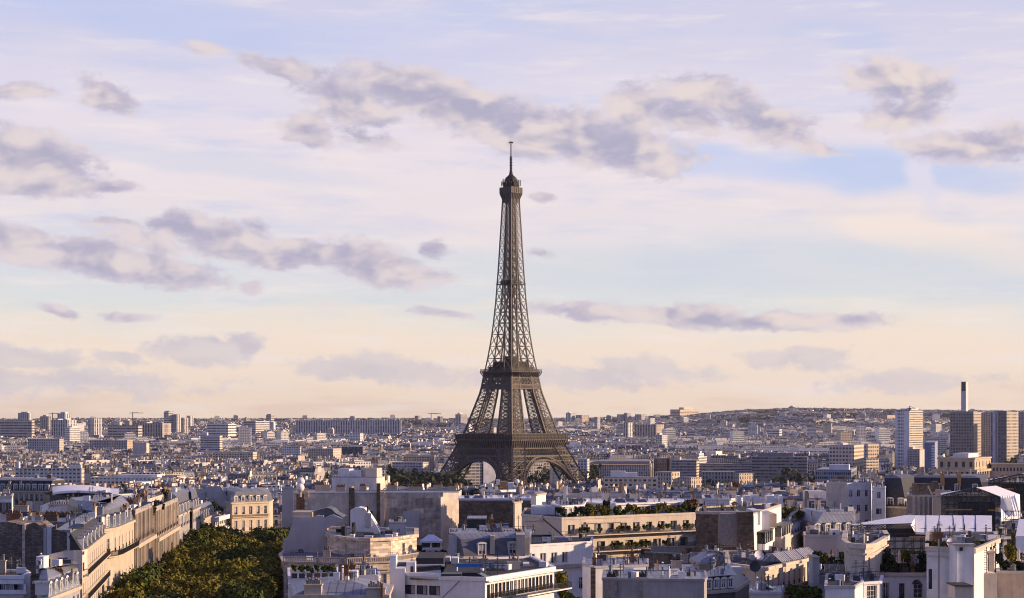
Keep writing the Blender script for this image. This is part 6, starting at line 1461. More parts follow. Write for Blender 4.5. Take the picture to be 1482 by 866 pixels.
# named mid-distance blocks of the photograph
def block(name, label, cat, pxL, pxC, pxR, Y, al, pytop, style=1, c=(.66,.65,.65), d=None, pent=(), mode='modern', group=None, keep=None, side=None, zb=None, roofc=(.35,.35,.37), front=None):
    cx, cy, w, dd, ca, sa = corner(pxL, pxC, pxR, Y, al, 12., d)
    fx, fy = cx-w*ca, cy+w*sa
    zt = zof(pytop, Y); z0 = (ground(cx, cy) if zb is None else zb)-1; h = zt-z0
    t = thing(name, label, cat, (fx, fy, z0), -R(al), group)
    OCCR.append((fx, fy, ca, sa, w, dd))
    TOPS.append((pxL, pxR, Y, pytop))
    if keep: KEEP.append((pxL, pxR, Y, keep))
    mb = MB(); fs = style if front is None else front; ss = style if side is None else side
    cl = lambda k: c if not isinstance(c[0], tuple) else c[k]  # most colour pairs paint shade into the front, sunlight into the flanks
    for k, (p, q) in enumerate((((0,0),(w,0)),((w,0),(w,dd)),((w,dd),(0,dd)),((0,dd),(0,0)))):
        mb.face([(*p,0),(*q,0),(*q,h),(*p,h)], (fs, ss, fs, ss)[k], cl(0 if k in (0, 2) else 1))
    mb.build('wall', FM, t)
    mb = MB(); mb.prism([(-.15,-.15),(w+.15,-.15),(w+.15,dd+.15),(-.15,dd+.15)], h, h+.5, 5, roofc); mb.build('roof', FM, t)
    for (u0, u1, ph, *rest) in pent:
        mb = MB(); v0, v1 = (rest[0] if rest else (.25, .75)); pc = rest[1] if len(rest) > 1 else cl(0)
        mb.box(w*u0, dd*v0, h+.5, w*u1, dd*v1, h+.5+ph, 3, pc); mb.build('plant_room', FM, t)
    t['_wh'] = (w, dd, h)
    return t, w, dd, h
# far towers and slabs on the skyline, left to right
BL = block
W1 = (.66,.64,.62); W2 = (.70,.69,.68); G1 = (.54,.52,.52); B1 = (.54,.48,.43); T1 = (.60,.50,.40)
gT = 'tower blocks along the far skyline'
for a in [
 ('slab_block','long brown slab block with dark balcony stripes at the skyline edge beside a white tower',0,46,50,4300,8,609,2,B1,()),
 ('tower_block','square white tower block rising above the long brown slab at the edge of the skyline',26,42,47,5000,20,598,1,W1,((.2,.8,3),)),
 ('tower_block','small dark-topped block with a crane beside it between two white towers',58,70,76,5400,25,603,1,B1,((.2,.6,4),)),
 ('tower_block','wide white tower block with a flat plant room, second tower from the skyline edge',83,94,103,5000,30,599,1,W2,((.2,.8,4),)),
 ('tower_block','lower cream tower pair just in front of the second white tower',74,98,111,4500,20,608,1,W1,((.1,.3,2),(.6,.8,2))),
 ('tower_block','free-standing pale tower block with blank lavender side and warm lit flank',127,136,148,4600,50,606,1,W2,()),
 ('slab_block','low dark brown office slab with horizontal bands below the skyline',156,200,206,4200,10,616,2,B1,()),
 ('slab_block','brown grid-fronted slab block standing below the tallest grey tower',198,235,248,4300,14,613,1,B1,((.2,.3,2),)),
 ('tower_block','grey slender tower block, tallest at the head of a stepped row',237,244,251,5200,40,596,2,G1,((.1,.9,2),)),
 ('tower_block','stepped cream tower block adjoining the tallest grey tower',251,256,262,5200,40,600,1,W1,()),
 ('tower_block','lowest cream tower of the stepped row on the skyline',262,266,273,5100,40,605,1,T1,()),
 ('tower_block','small white tower block isolated after the stepped row',270,275,280,6200,40,602,1,W2,()),
 ('slab_block','white office block with warm lit end wall below the small tower group',300,330,342,4300,12,614,2,W2,()),
 ('slab_block','blue-grey wide slab with flat roof before the very long apartment slab',352,370,390,5200,8,610,2,G1,()),
 ('tower_block','brown concrete tower with pale cap beside the hilltop trees',385,392,397,6300,30,601,2,T1,((.0,.9,3),)),
 ('tower_block','grey twin-topped tower just before the iron lattice legs',659,667,676,6300,30,600,1,G1,((.1,.5,5),)),
 ('tower_block','white block with banded front in front of the grey twin-topped tower',664,672,684,5200,30,613,2,W2,()),
 ('tower_block','thin pale tower on the skyline well clear of the lattice legs',600,605,610,7600,30,602,1,G1,()),
 ('tower_block','small grey tower with a crane mast next to it on the skyline',616,622,628,7600,30,605,1,G1,()),
 ('tower_block','dark narrow tower on the skyline nearest the lattice legs',633,637,641,7000,30,603,1,(.3,.29,.31),()),
 ('tower_block','cream wide tower on the skyline just beyond the lattice tower',819,826,832,7200,30,598,1,W2,((.1,.5,3),)),
 ('slab_block','cream low block beside the wide cream skyline tower',833,842,852,7200,30,601,1,T1,()),
 ('tower_block','dark slim tower in mid skyline with a pale flank',860,864,869,5600,40,604,1,G1,()),
 ('tower_block','small pale tower in a close pair, first of the two',893,898,903,7400,40,600,1,W1,()),
 ('tower_block','small pale tower in a close pair, taller second one',903,908,913,7400,40,598,1,G1,()),
 ('slab_block','grey flat-topped block after the close pair of towers',919,928,934,7400,30,600,1,G1,()),
 ('tower_block','bright white tower block of ten storeys in the middle distance',902,909,916,4300,40,612,1,W2,()),
 ('slab_block','beige slab block with striped balconies beside the bright white tower',918,950,961,4400,20,615,1,T1,()),
 ('slab_block','cream mid-distance block with a raised core among low roofs',949,958,966,3000,30,630,1,W1,((.0,.4,3),)),
 ('slab_block','large pale hospital-like slab crowning the hill with a raised centre',970,984,1011,8000,20,593,2,T1,((.4,.9,9),)),
 ('tower_block','wide grey block on the hill crest beside a thin chimney',1141,1150,1157,8300,30,589,1,G1,((.1,.5,5),)),
 ('slab_block','long low pale block on the hill crest behind the wide grey one',1157,1175,1186,8300,20,591,2,W1,()),
 ('tower_block','white point block on the hillside, first of three alike in a line',1185,1191,1197,6900,40,602,1,W2,()),
 ('tower_block','white point block on the hillside, second of three alike in a line',1207,1212,1217,6900,40,601,1,W2,()),
 ('tower_block','grey round-shouldered point block on the hillside, third of three in a line',1220,1225,1230,6900,40,600,1,G1,()),
 ('slab_block','cream hillside block just before the tall striped tower',1263,1284,1296,6500,20,601,1,T1,()),
 ('slab_block','wide pale hillside slab below the three point blocks',1130,1170,1172,6400,8,606,1,W1,()),
 ('slab_block','white long hillside slab low on the slope with flat roof',1110,1128,1132,4700,12,622,2,W2,()),
 ('tower_block','tan office tower with ribbon windows standing mid plain',942,958,966,2700,30,650,2,T1,()),
]:
    nm, lb, p0, p1, p2, Y, al, pt, st, c, pent = a
    if Y > 3500: st = {1: 9, 2: 10}.get(st, st)
    BL(nm, lb, 'tower' if nm == 'tower_block' else 'apartment block', p0, p1, p2, Y, al, pt, st, c, None, pent, group=gT)
BL('slab_block','very long pale grey apartment slab with many balconies stretching below the skyline','apartment block',428,580,583,4900,3,609,9,(.56,.56,.60),14,((.08,.12,2),(.2,.26,3),(.45,.5,3),(.8,.84,2)))
# right-hand river-front towers
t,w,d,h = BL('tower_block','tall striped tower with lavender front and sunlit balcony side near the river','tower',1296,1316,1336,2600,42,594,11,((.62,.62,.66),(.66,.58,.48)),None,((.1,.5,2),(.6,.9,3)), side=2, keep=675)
mb = MB(); mb.box(w*.62,-.4,0,w+.1,.0,h-1,3,(.66,.66,.72)); mb.build('blank_panel', FM, t)
mb = MB(); mb.box(-.3,-.3,0,w*.12,.0,h-1,3,(.66,.66,.72)); mb.build('corner_panel', FM, t)
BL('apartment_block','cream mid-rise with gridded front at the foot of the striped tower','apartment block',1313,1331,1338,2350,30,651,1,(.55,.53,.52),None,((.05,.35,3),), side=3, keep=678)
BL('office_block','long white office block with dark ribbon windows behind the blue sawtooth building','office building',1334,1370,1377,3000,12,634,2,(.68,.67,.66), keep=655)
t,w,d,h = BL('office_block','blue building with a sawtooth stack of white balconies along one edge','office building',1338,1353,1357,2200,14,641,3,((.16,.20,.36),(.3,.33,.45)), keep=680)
for i in range(12):
    mb = MB(); z = 4+i*(h-6)/12
    mb.face([(w,-1.6,z),(w,-.05,z),(w-4.2,-.05,z),]); mb.box(w-4,-.9,z,w,-.02,z+1.3,3,(.7,.7,.72)); mb.face([(w-4,-.9,z+1.3),(w,-.9,z+1.3),(w,-.1,z+2.6)],3,(.7,.7,.72)); mb.build('balcony', FM, t)
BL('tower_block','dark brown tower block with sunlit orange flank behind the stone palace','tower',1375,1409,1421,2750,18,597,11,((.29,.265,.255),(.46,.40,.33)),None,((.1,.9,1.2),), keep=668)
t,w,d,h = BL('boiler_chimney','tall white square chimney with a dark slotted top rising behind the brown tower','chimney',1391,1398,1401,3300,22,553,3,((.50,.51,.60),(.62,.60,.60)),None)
mb = MB(); mb.box(w*.12,-.25,h-16,w*.88,-.02,h-.2,3,(.06,.055,.06)); mb.build('vent_slot', FM, t)
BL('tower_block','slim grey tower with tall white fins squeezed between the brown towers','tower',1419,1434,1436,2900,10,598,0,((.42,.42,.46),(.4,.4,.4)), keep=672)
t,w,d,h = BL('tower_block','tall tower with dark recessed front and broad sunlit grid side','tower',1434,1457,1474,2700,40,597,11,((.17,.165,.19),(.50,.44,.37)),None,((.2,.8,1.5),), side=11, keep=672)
mb = MB(); mb.box(w*.12,-.5,0,w*.3,-.02,h,3,(.52,.53,.62)); mb.build('white_fin', FM, t)
mb = MB(); mb.box(w*.38,-.5,0,w*.45,-.02,h,3,(.40,.42,.55)); mb.build('white_fin', FM, t)
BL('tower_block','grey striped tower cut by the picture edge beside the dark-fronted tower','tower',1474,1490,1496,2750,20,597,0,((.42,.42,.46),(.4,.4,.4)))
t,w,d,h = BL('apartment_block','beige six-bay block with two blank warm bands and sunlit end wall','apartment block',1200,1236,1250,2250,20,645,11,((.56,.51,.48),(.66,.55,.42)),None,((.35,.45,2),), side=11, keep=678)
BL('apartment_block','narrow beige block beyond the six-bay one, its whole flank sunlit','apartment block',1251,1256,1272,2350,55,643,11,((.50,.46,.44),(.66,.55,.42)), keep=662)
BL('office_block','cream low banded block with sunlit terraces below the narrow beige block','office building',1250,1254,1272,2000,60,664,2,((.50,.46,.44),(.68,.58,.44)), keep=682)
# glass office
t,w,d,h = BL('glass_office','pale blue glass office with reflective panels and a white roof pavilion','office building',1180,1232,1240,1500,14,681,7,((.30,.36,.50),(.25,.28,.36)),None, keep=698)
mb = MB(); mb.box(w*.38,2,h+.5,w*.93,12,h+4.5,3,(.72,.74,.80)); mb.build('roof_pavilion', FM, t)
# big curved dark office: three facets
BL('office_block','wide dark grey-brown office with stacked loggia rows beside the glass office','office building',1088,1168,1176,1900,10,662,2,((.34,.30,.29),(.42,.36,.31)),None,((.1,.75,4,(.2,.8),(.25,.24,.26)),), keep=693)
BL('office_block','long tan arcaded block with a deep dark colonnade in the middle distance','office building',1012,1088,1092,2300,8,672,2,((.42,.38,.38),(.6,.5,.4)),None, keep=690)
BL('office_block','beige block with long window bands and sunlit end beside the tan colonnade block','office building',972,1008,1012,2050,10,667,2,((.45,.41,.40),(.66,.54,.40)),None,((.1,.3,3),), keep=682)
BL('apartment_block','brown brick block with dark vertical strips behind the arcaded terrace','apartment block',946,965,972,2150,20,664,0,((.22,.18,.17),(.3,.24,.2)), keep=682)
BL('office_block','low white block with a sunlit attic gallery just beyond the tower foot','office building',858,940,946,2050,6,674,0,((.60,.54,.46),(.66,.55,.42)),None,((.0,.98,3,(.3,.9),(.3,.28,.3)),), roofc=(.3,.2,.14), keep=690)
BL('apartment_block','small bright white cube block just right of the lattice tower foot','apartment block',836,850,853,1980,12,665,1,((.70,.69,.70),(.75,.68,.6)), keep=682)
# left plain
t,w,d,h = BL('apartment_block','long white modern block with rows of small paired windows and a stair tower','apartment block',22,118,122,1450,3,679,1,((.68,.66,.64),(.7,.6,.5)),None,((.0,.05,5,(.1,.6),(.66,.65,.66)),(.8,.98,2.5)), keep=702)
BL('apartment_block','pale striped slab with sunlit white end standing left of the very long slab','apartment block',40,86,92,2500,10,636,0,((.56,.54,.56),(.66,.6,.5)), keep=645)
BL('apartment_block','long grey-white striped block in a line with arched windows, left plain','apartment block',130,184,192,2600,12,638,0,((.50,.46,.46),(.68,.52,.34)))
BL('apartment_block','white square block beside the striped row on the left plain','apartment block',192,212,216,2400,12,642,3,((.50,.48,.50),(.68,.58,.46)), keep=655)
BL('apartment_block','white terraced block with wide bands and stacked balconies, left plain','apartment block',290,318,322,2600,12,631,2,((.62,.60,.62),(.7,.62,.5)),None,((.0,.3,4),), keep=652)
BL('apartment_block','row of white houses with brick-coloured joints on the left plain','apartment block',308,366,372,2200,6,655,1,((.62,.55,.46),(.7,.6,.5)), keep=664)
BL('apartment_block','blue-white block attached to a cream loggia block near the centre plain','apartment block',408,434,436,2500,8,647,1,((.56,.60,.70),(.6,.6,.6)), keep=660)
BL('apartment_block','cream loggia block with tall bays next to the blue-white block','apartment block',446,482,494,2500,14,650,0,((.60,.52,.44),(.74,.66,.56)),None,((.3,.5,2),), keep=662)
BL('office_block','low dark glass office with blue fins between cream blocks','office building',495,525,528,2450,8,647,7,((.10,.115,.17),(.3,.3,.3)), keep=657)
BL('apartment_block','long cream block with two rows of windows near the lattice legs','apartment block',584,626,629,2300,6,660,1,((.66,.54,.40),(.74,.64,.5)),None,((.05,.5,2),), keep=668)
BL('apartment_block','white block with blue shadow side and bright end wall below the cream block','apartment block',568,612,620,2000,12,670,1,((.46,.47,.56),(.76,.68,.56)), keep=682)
# stepped white building in front of the dark trees
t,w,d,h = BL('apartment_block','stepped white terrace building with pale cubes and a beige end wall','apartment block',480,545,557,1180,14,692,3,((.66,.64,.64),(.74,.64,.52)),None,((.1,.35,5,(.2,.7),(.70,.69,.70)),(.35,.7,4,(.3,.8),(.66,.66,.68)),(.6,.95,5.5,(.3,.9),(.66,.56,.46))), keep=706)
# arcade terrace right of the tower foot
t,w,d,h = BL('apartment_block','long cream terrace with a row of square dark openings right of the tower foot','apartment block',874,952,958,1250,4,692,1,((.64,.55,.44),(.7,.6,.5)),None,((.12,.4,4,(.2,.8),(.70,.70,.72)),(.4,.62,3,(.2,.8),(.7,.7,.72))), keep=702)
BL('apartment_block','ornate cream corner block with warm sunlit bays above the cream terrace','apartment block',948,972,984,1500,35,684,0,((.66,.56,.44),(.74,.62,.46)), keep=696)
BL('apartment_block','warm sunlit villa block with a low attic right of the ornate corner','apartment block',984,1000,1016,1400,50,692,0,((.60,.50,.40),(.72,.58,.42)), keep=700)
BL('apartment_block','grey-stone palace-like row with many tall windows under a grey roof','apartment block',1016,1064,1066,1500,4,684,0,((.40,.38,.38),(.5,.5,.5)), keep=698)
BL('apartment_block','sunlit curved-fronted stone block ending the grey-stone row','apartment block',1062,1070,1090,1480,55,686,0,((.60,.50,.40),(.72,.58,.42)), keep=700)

# stone palace (two blocks) behind the scaffolding
def palace():
    Y = 1300
    cx, cy, w, d, ca, sa = corner(1355, 1410, 1434, Y, 28, 12.); KEEP.append((1350, 1440, Y, 690)); KEEP.append((1436, 1490, 1330, 690))
    z0 = ground(cx, cy)-1; t = thing('stone_palace', 'beige stone palace with square windowed attic block on a columned base before the brown tower', 'palace', (cx-w*ca, cy+w*sa, z0), -R(28))
    OCCR.append((cx-w*ca, cy+w*sa, ca, sa, w, d))
    zt = zof(665, Y)-z0; z1 = zof(680, Y)-z0; c = (.50,.41,.31)
    mb = MB()
    mb.box(-2, -1, 0, w+2, d, z1-9, 3, c)
    mb.box(-3, -4, z1-1.6, w+3, d, z1, 3, c)
    mb.build('base_wall', FM, t)
    n = 9
    for i in range(n):
        mb = MB(); x = -1.5+i*(w+3)/(n-1); mb.box(x-1.1, -3, 0, x+1.1, -.8, z1-1.6, 3, c); mb.build('column', FM, t)
    for i in range(7):
        mb = MB(); x = w+1; y = 3+i*(d-6)/6; mb.box(x, y-1, 0, x+1.8, y+1, z1-1.6, 3, c); mb.build('column', FM, t)
    mb = MB(); mb.box(3, 3, z1-9, w-3, d-2, z1, 3, (.06,.055,.05)); mb.build('recess', FM, t)
    mb = MB(); mb.box(1, 1, z1, w, d, zt, 3, c); mb.box(.4, .4, zt, w+.6, d+.6, zt+1., 3, c); mb.build('attic_wall', FM, t)
    for i in range(5):
        mb = MB(); x = 1+(i+.5)*(w-1)/5; mb.box(x-1., .85, z1+1.6, x+1., 1.02, zt-1.8, 3, (.05,.05,.06)); mb.build('window', FM, t)
    for i in range(5):
        mb = MB(); y = 1+(i+.5)*(d-1)/5; mb.box(w-.02, y-.8, z1+1.6, w+.12, y+.8, zt-1.8, 3, (.05,.05,.06)); mb.build('window', FM, t)
    mb = MB(); mb.box(w*.4, 5, zt+1, w*.8, d*.7, zt+4, 3, (.66,.66,.70)); mb.build('roof_hut', FM, t)
    cx, cy, w, d, ca, sa = corner(1436, 1500, 1500, 1330, 4, 12., 14.)
    z0 = ground(cx, cy)-1; t = thing('palace_wing', 'long low stone palace wing with small attic windows running off the picture edge', 'palace', (cx-w*ca, cy+w*sa, z0), -R(4))
    OCCR.append((cx-w*ca, cy+w*sa, ca, sa, w, d))
    zt = zof(673, 1330)-z0; mb = MB(); mb.box(0,0,0,w,d,zt,3,c); mb.box(-.5,-.5,zt,w,d,zt+1,3,c); mb.build('wall', FM, t)
    for i in range(13):
        mb = MB(); x = (i+.5)*w/13; mb.box(x-.6,-.1,zt-4.5,x+.6,-.01,zt-2,3,(.05,.05,.06)); mb.build('window', FM, t)
palace()
# ---------------------------------------------------------------- the city between and beyond
def overlaps(x, y, r):
    for (fx, fy, ca, sa, w, d) in OCCR:
        dx, dy = x-fx, y-fy
        if abs(dx)+abs(dy) > 600: continue
        lx = dx*ca-dy*sa; ly = dx*sa+dy*ca
        if -r < lx < w+r and -r < ly < d+r: return True
    return False
CITY_Y0 = 350
rr = random.Random(11)
S_ = 430.
seeds = {}
for i in range(-12, 13):
    for j in range(0, 23):
        seeds[(i, j)] = (i*S_+rr.uniform(-150,150), j*S_+rr.uniform(-150,150), rr.choice([0, .08, -.12, .3, -.28, .12, .75])+rr.uniform(-.1,.1), rr.uniform(18.5, 23.5), rr.random())
def near_seed(x, y):
    i0, j0 = round(x/S_), round(y/S_); best = None
    for i in (i0-1, i0, i0+1):
        for j in (j0-1, j0, j0+1):
            s = seeds.get((i, j))
            if s:
                q = (s[0]-x)**2+(s[1]-y)**2
                if best is None or q < best[0]: best = (q, (i, j))
    return best[1] if best else None
CELLS = []        # (dist, x, y, rz, w, d, kind, seed)
GREEN = []
for key, (sx0, sy0, ang, hh, mod) in seeds.items():
    if abs(sx0) > .32*sy0+500 or sy0 < 400: continue
    far = sy0 > 3600; k = 1.0 if not far else (1.18 if sy0 < 5600 else 1.1)
    bx, by, st = 78*k, 47*k, 12*k; ca, sa = math.cos(ang), math.sin(ang)
    q = random.Random(hash(key) & 0xffff)
    N = int(700/bx)+1
    for a in range(-N, N+1):
        for b in range(-int(700/by)-1, int(700/by)+2):
            lx, ly = a*(bx+st)+(b % 2)*9, b*(by+st)
            x, y = sx0+lx*ca-ly*sa, sy0+lx*sa+ly*ca
            if y < 640 and -12 < x+50.6+.08*y < 45: continue
            if y < CITY_Y0 or y > 9000 or abs(x) > .292*y+30: continue
            if near_seed(x, y) != key: continue
            if math.hypot(x-TX, y-TY) < 125: continue
            if (abs(x-TX) < 70 and TY+100 < y < TY+260) or 1430 < y < 1560:
                if abs(x-TX) > 115: GREEN.append((x, y, bx, by, ang))
                continue
            hill = sstep(5200, 7200, y)
            roll = q.random()
            if roll < .075+.40*hill: GREEN.append((x, y, bx, by, ang)); continue
            pm = .16+.30*(mod > .6)+.18*sstep(1800, 3500, y)
            hb = hh*(1-.35*hill)
            if roll < .09+.40*hill+pm*(1-.6*hill):
                kind = q.choice(['slabs', 'court', 'big'])
                if kind == 'slabs':
                    for s in (-1, 1):
                        if q.random() < .85: CELLS.append((x-s*sa*by*.28, y+s*ca*by*.28, ang, bx*q.uniform(.6,.98), by*.26, 'm', hb*q.uniform(.75,1.3)))
                elif kind == 'big': CELLS.append((x, y, ang, bx*q.uniform(.55,.8), by*q.uniform(.4,.7), 'm', hb*q.uniform(.7,1.25)))
                else:
                    for s in (-1, 1):
                        CELLS.append((x+s*ca*bx*.4, y+s*sa*bx*.4, ang+math.pi/2, by, bx*.16, 'm', hb*q.uniform(.8,1.2)))
                        CELLS.append((x-s*sa*by*.36, y+s*ca*by*.36, ang, bx*.6, by*.24, 'm', hb*q.uniform(.8,1.2)))
                if q.random() < .10 and y > 3300: CELLS.append((x+q.uniform(-20,20), y+q.uniform(-20,20), ang, q.uniform(16,26), q.uniform(14,18), 'm', q.uniform(36, 52)*(1-.35*hill)))
                continue
            for s in (-1, 1):            # two rows back to back
                u = -bx/2; dd = 11.5*k
                while u < bx/2-7:
                    w = q.uniform(9, 19)*k; w = min(w, bx/2-u)
                    if bx/2-u-w < 8: w = bx/2-u
                    cu = u+w/2; v = s*(by/2-dd/2)
                    kd = 'h' if q.random() < .84 else 'm'
                    CELLS.append((x+cu*ca-v*sa, y+cu*sa+v*ca, ang, w, dd, kd, hb+q.gauss(0, 1.7)))
                    u += w
            for s in (-1, 1):            # end houses closing the block
                w = by-2*11.5*k
                if w > 8 and q.random() < .8: CELLS.append((x+s*(bx/2-5.5)*ca, y+s*(bx/2-5.5)*sa, ang+math.pi/2, w-.3, 10.5*k, 'h', hb+q.gauss(0, 1.7)))
def hides(c):
    x, y, ang, w, d, kd, h = c
    if y > 5000: return False
    px, py = scr(x, y, ground(x, y)+h+5); r = max(w, d)*.5*F/y
    if y < 640 and -58 < (x+50.6+.08*y)-0 < 38+58-58: return x > -50.6-.08*y-8     # the avenue stays open
    return any(px+r > a and px-r < b_ and y < Y and py < lo for a, b_, Y, lo in KEEP)
KEEP += [(565, 668, 1570, 699), (428, 464, 1600, 690), (640, 830, 1690, 699)]
CELLS = [c for c in CELLS if not overlaps(c[0], c[1], max(c[3], c[4])*.5+1) and not hides(c)]
CELLS.sort(key=lambda c: c[1])
# what each house shows above the roofs nearer than it: the largest stay single objects
sky_ = np.full(1500, 900.); vis_ = []; tp = sorted(TOPS, key=lambda t: t[2]); ti = 0
for idx, (x, y, ang, w, d, kd, h) in enumerate(CELLS):
    while ti < len(tp) and tp[ti][2] < y:
        a_, b_, _, py_ = tp[ti]; a_, b_ = int(max(0, a_)), int(min(1482, b_)); ti += 1
        if b_ > a_: sky_[a_:b_] = np.minimum(sky_[a_:b_], py_)
    px, py = scr(x, y, ground(x, y)+h+(3 if kd == 'h' else 0)); r = .5*(w*abs(math.cos(ang))+d*abs(math.sin(ang)))*F/y
    a_, b_ = int(max(0, px-r)), int(min(1482, px+r)); A_ = 0.
    if b_ > a_: A_ = float(np.clip(sky_[a_:b_]-py, 0, 70).sum()); sky_[a_:b_] = np.minimum(sky_[a_:b_], py)
    vis_.append(A_)
single = set()
for kd, cap in (('h', 300), ('m', 230)):
    ids = [i for i, c in enumerate(CELLS) if c[5] == kd and vis_[i] > 12]; ids.sort(key=lambda i: -vis_[i]); single |= set(ids[:cap])
cnt = {'h': 0, 'm': 0}
far_mb = MB(); q = random.Random(5)
for idx, (x, y, ang, w, d, kd, h) in enumerate(CELLS):
    z = ground(x, y); ind = idx in single
    if kd == 'h': P_, de, _ = hauss(q, w, d, h, 1 if y < (3200 if ind else 1500) else 0)
    else: P_, de, _ = modern(q, w, d, h, 1 if y < (3200 if ind else 1500) else 0)
    if ind:
        cnt[kd] += 1
        if kd == 'h': put_parts(P_, 'apartment_house', 'apartment house', 'city apartment houses with mansard roofs', x, y, z, ang, f'{de[0]} house with {de[1]} mansard', h+3)
        else: put_parts(P_, 'flat_roof_block', 'apartment block', 'flat-roofed city blocks', x, y, z, ang, f'{de[0]} flat-roofed block', h)
    else:
        for pn, mb in P_: far_mb.add(mb, off=(x, y, z), rz=ang)
tag(far_mb.build('distant_housing', FM), 'countless small pale houses and blocks covering the plain and far hillside', 'houses', kind='stuff')

# labels for the individual houses: look, and the nearest thing one can find
LMK = [(70,690,'the long white block'),(165,715,'the curved white roof'),(360,745,'the golden corner house'),(520,690,'the stepped white terrace building'),(545,735,'the wide blank party wall'),
       (700,740,'the brick garden wall'),(738,700,'the tower foot'),(660,690,'the dark autumn trees'),(810,690,'the right tower arch'),(915,692,'the square-opening cream terrace'),(885,745,'the planted balcony building'),
       (1055,760,'the brown party wall'),(1130,675,'the wide dark office'),(1210,685,'the glass office'),(1225,720,'the blank-sided white house'),(1316,640,'the striped tower'),(1395,670,'the stone palace'),(1420,730,'the scaffolded hall'),
       (1345,765,'the long white tent roof'),(285,660,'the left plain trees'),(440,680,'the dark tree clump'),(600,665,'the long cream block'),(850,665,'the small white cube block'),(980,665,'the beige banded block'),
       (1050,690,'the grey-stone row'),(1236,650,'the beige six-bay block'),(160,650,'the striped row'),(1440,640,'the tall dark-fronted tower'),(520,650,'the dark glass office')]
groups = {}
for rec in PENDING:
    o, look, px, py = rec
    l = min(LMK, key=lambda m: (m[0]-px)**2+2*(m[1]-py)**2); dx, dy = px-l[0], py-l[1]
    rel = ('left of' if dx < 0 else 'right of') if abs(dx) > 1.6*abs(dy) else ('behind' if dy < 0 else 'in front of')
    if abs(dx) > 1.6*abs(dy) and abs(dx) < 40: rel = 'just '+rel
    groups.setdefault(f'{look} {rel} {l[2]}', []).append((px, o))
ORD = ['first','second','third','fourth','fifth','sixth','seventh','eighth','ninth','tenth','eleventh','twelfth','thirteenth','fourteenth','fifteenth','sixteenth','seventeenth','eighteenth','nineteenth','twentieth']
for base_, ls in groups.items():
    ls.sort(key=lambda t: t[0]); n = len(ls)
    for i, (px, o) in enumerate(ls):
        if n == 1: o['label'] = base_
        elif i == 0: o['label'] = base_+', leftmost such'
        elif i == n-1: o['label'] = base_+', rightmost such'
        elif i < 20: o['label'] = base_+', '+ORD[i]+' from left'
        else: o['label'] = base_+', '+ORD[min(n-1-i, 19)]+' from right'
# greenery: individual trees near, a merged mass of far woods
protos = []; 
rt = random.Random(3); nt = 0; woods = []
GREEN.sort(key=lambda g: g[1])
TREES = [(x, y) for (x, y) in []]
for (x, y, bx, by, ang) in GREEN:
    n = 9 if y < 2600 else 16
    for i in range(n):
        a, b = rt.uniform(-.5,.5)*bx, rt.uniform(-.5,.5)*by
        TREES.append((x+a*math.cos(ang)-b*math.sin(ang), y+a*math.sin(ang)+b*math.cos(ang)))
for (p0, p1, y0, y1, n) in [(430,462,1600,1700,9),(568,665,1570,1650,46),(1110,1162,1150,1280,22),(940,1100,6500,7500,60),(470,500,2900,3100,10),(1100,1290,7000,8600,160),(1190,1300,4500,6200,60),(260,420,8300,8800,60),(640,670,1350,1500,8),(855,880,1500,1560,6),(1240,1262,1250,1330,5)]:
    for i in range(n):
        Y = rt.uniform(y0, y1); TREES.append((at(rt.uniform(p0, p1), 0, Y)[0], Y))
TREES.sort(key=lambda t: t[1])
for i, (x, y) in enumerate(TREES):
    if overlaps(x, y, 4) and y < 3000: continue
    hgt = rt.uniform(13, 20)+(6 if 1560 < y < 1710 else 0); z = ground(x, y)
    if nt < 170 and y < 2700:
        mt = rt.choice(['leaf_rust', 'leaf_dark', 'leaf_dark', 'leaf_olive']); v = rt.randrange(2)
        t = thing('autumn_tree', None, 'tree', (x, y, z), rt.uniform(0, 6), 'autumn trees between the city blocks')
        link('trunk', trunk_mesh(9, .3, v, 5), t); c = link('crown', leaf_crown(5.5, 6., 620, .75, v, mt, 7), t, (0,0,hgt-6)); nt += 1
        px, py = scr(x, y, z+hgt); l = min(LMK, key=lambda m: (m[0]-px)**2+2*(m[1]-py)**2)
        look = {'leaf_rust': 'rust-brown', 'leaf_dark': 'dark green', 'leaf_olive': 'olive-yellow'}[mt]
        groups.setdefault(('T', f'{look} autumn tree crown near {l[2]}'), []).append((px, t))
    else: woods.append((x, y, z+hgt*.55, hgt*.55))
for k_, ls in groups.items():
    if k_[0] != 'T': continue
    ls.sort(key=lambda t: t[0])
    for i, (px, o) in enumerate(ls):
        o['label'] = k_[1]+('' if len(ls) == 1 else ', '+ORD[min(i, 19)]+' from left')
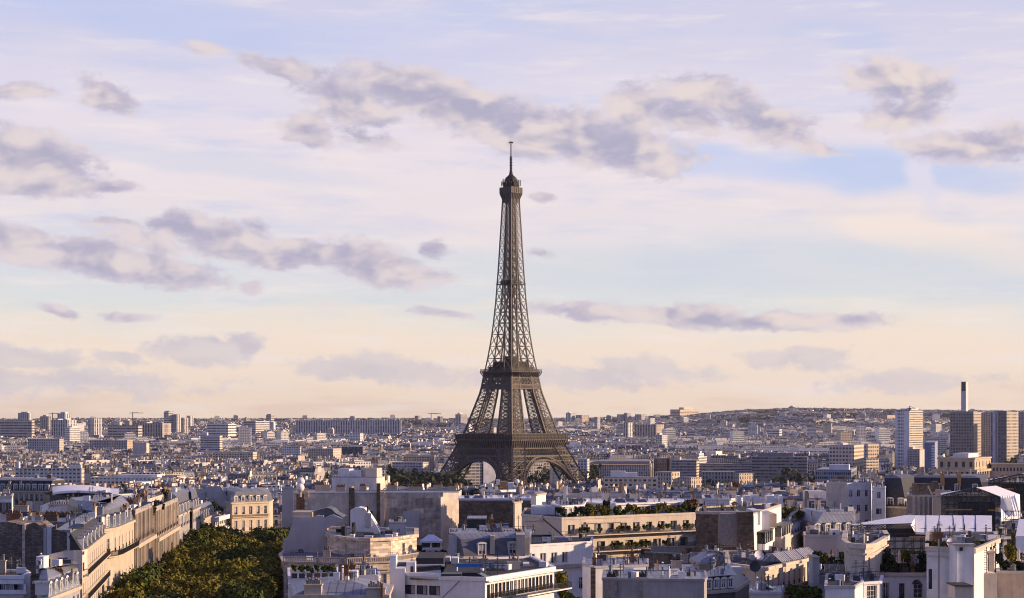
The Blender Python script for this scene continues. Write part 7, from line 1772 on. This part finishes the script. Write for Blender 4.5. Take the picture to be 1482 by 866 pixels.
if woods:
    g = np.random.default_rng(8); W_ = np.array(woods); n = 26
    c = np.repeat(W_, n, 0); dv = g.normal(size=(len(c), 3)); dv /= np.linalg.norm(dv, axis=1, keepdims=True)
    pos = c[:, :3]+dv*(c[:, 3:4]*g.uniform(.5, 1.05, (len(c), 1)))*np.array([1.0, 1.0, .95])
    a = g.normal(size=(len(c), 3)); a /= np.linalg.norm(a, axis=1, keepdims=True); b = np.cross(dv+a*.3, g.normal(size=(len(c), 3))); b /= np.linalg.norm(b, axis=1, keepdims=True)
    s = g.uniform(1.3, 2.6, (len(c), 1))
    V = np.stack([pos-a*s-b*s, pos+a*s-b*s, pos+a*s+b*s, pos-a*s+b*s], 1).reshape(-1, 3)
    me = bpy.data.meshes.new('woods'); me.from_pydata(V.tolist(), [], np.arange(len(V)).reshape(-1, 4).tolist()); me.materials.append(M['leaf_dark']); me.update()
    o = bpy.data.objects.new('woods', me); col.objects.link(o); tag(o, 'dark green woods and gardens scattered over the far plain and hillside', 'woods', kind='stuff')
for i, (px, pt, Y, L, lb) in enumerate([(76,599,5400,30,'thin tower crane beside the dark-topped block on the skyline'),(192,598,6000,34,'thin tower crane over the low brown offices on the skyline'),(624,599,7600,40,'thin tower crane beside the small grey skyline tower'),(1316.5,591,2600,9,'slender aerial mast frame on top of the tall striped tower')]):
    x, y, z = at(px, pt, Y); z0 = ground(x, y) if i < 3 else z-4; t = thing('tower_crane' if i < 3 else 'roof_mast', lb, 'crane' if i < 3 else 'mast', (x, y, z0)); r = Y*.00017
    mb = MB(); mb.bar((0,0,0),(0,0,z-z0+3),r); mb.build('mast', M['dark_metal'], t)
    mb = MB(); mb.bar((-L*.35,0,z-z0),(L,0,z-z0),r*.8); mb.bar((0,0,z-z0+3),(L*.8,0,z-z0),r*.4); mb.build('jib', M['dark_metal'], t)
print('VIS', sorted(int(CELLS[i][1]) for i in single)[::40])
print('CITY', len(CELLS), cnt, 'faces', len(far_mb.f), 'trees', nt, len(woods))
# ---------------------------------------------------------------- evening haze
mb = MB(); mb.box(-6500, -900, -8, 6500, 13500, 345)
hz = mb.build('haze', []); hm = bpy.data.materials.new('haze'); hm.use_nodes = True
nt_ = hm.node_tree; nt_.nodes.clear(); o_ = nt_.nodes.new('ShaderNodeOutputMaterial'); pv = nt_.nodes.new('ShaderNodeVolumePrincipled')
pv.inputs['Color'].default_value = (.78, .78, .95, 1); pv.inputs['Density'].default_value = HAZE; pv.inputs['Anisotropy'].default_value = 0.2
nt_.links.new(pv.outputs[0], o_.inputs['Volume']); hz.data.materials.append(hm)
tag(hz, kind='stuff', label='thin lavender evening haze lying over the whole city', cat='haze')
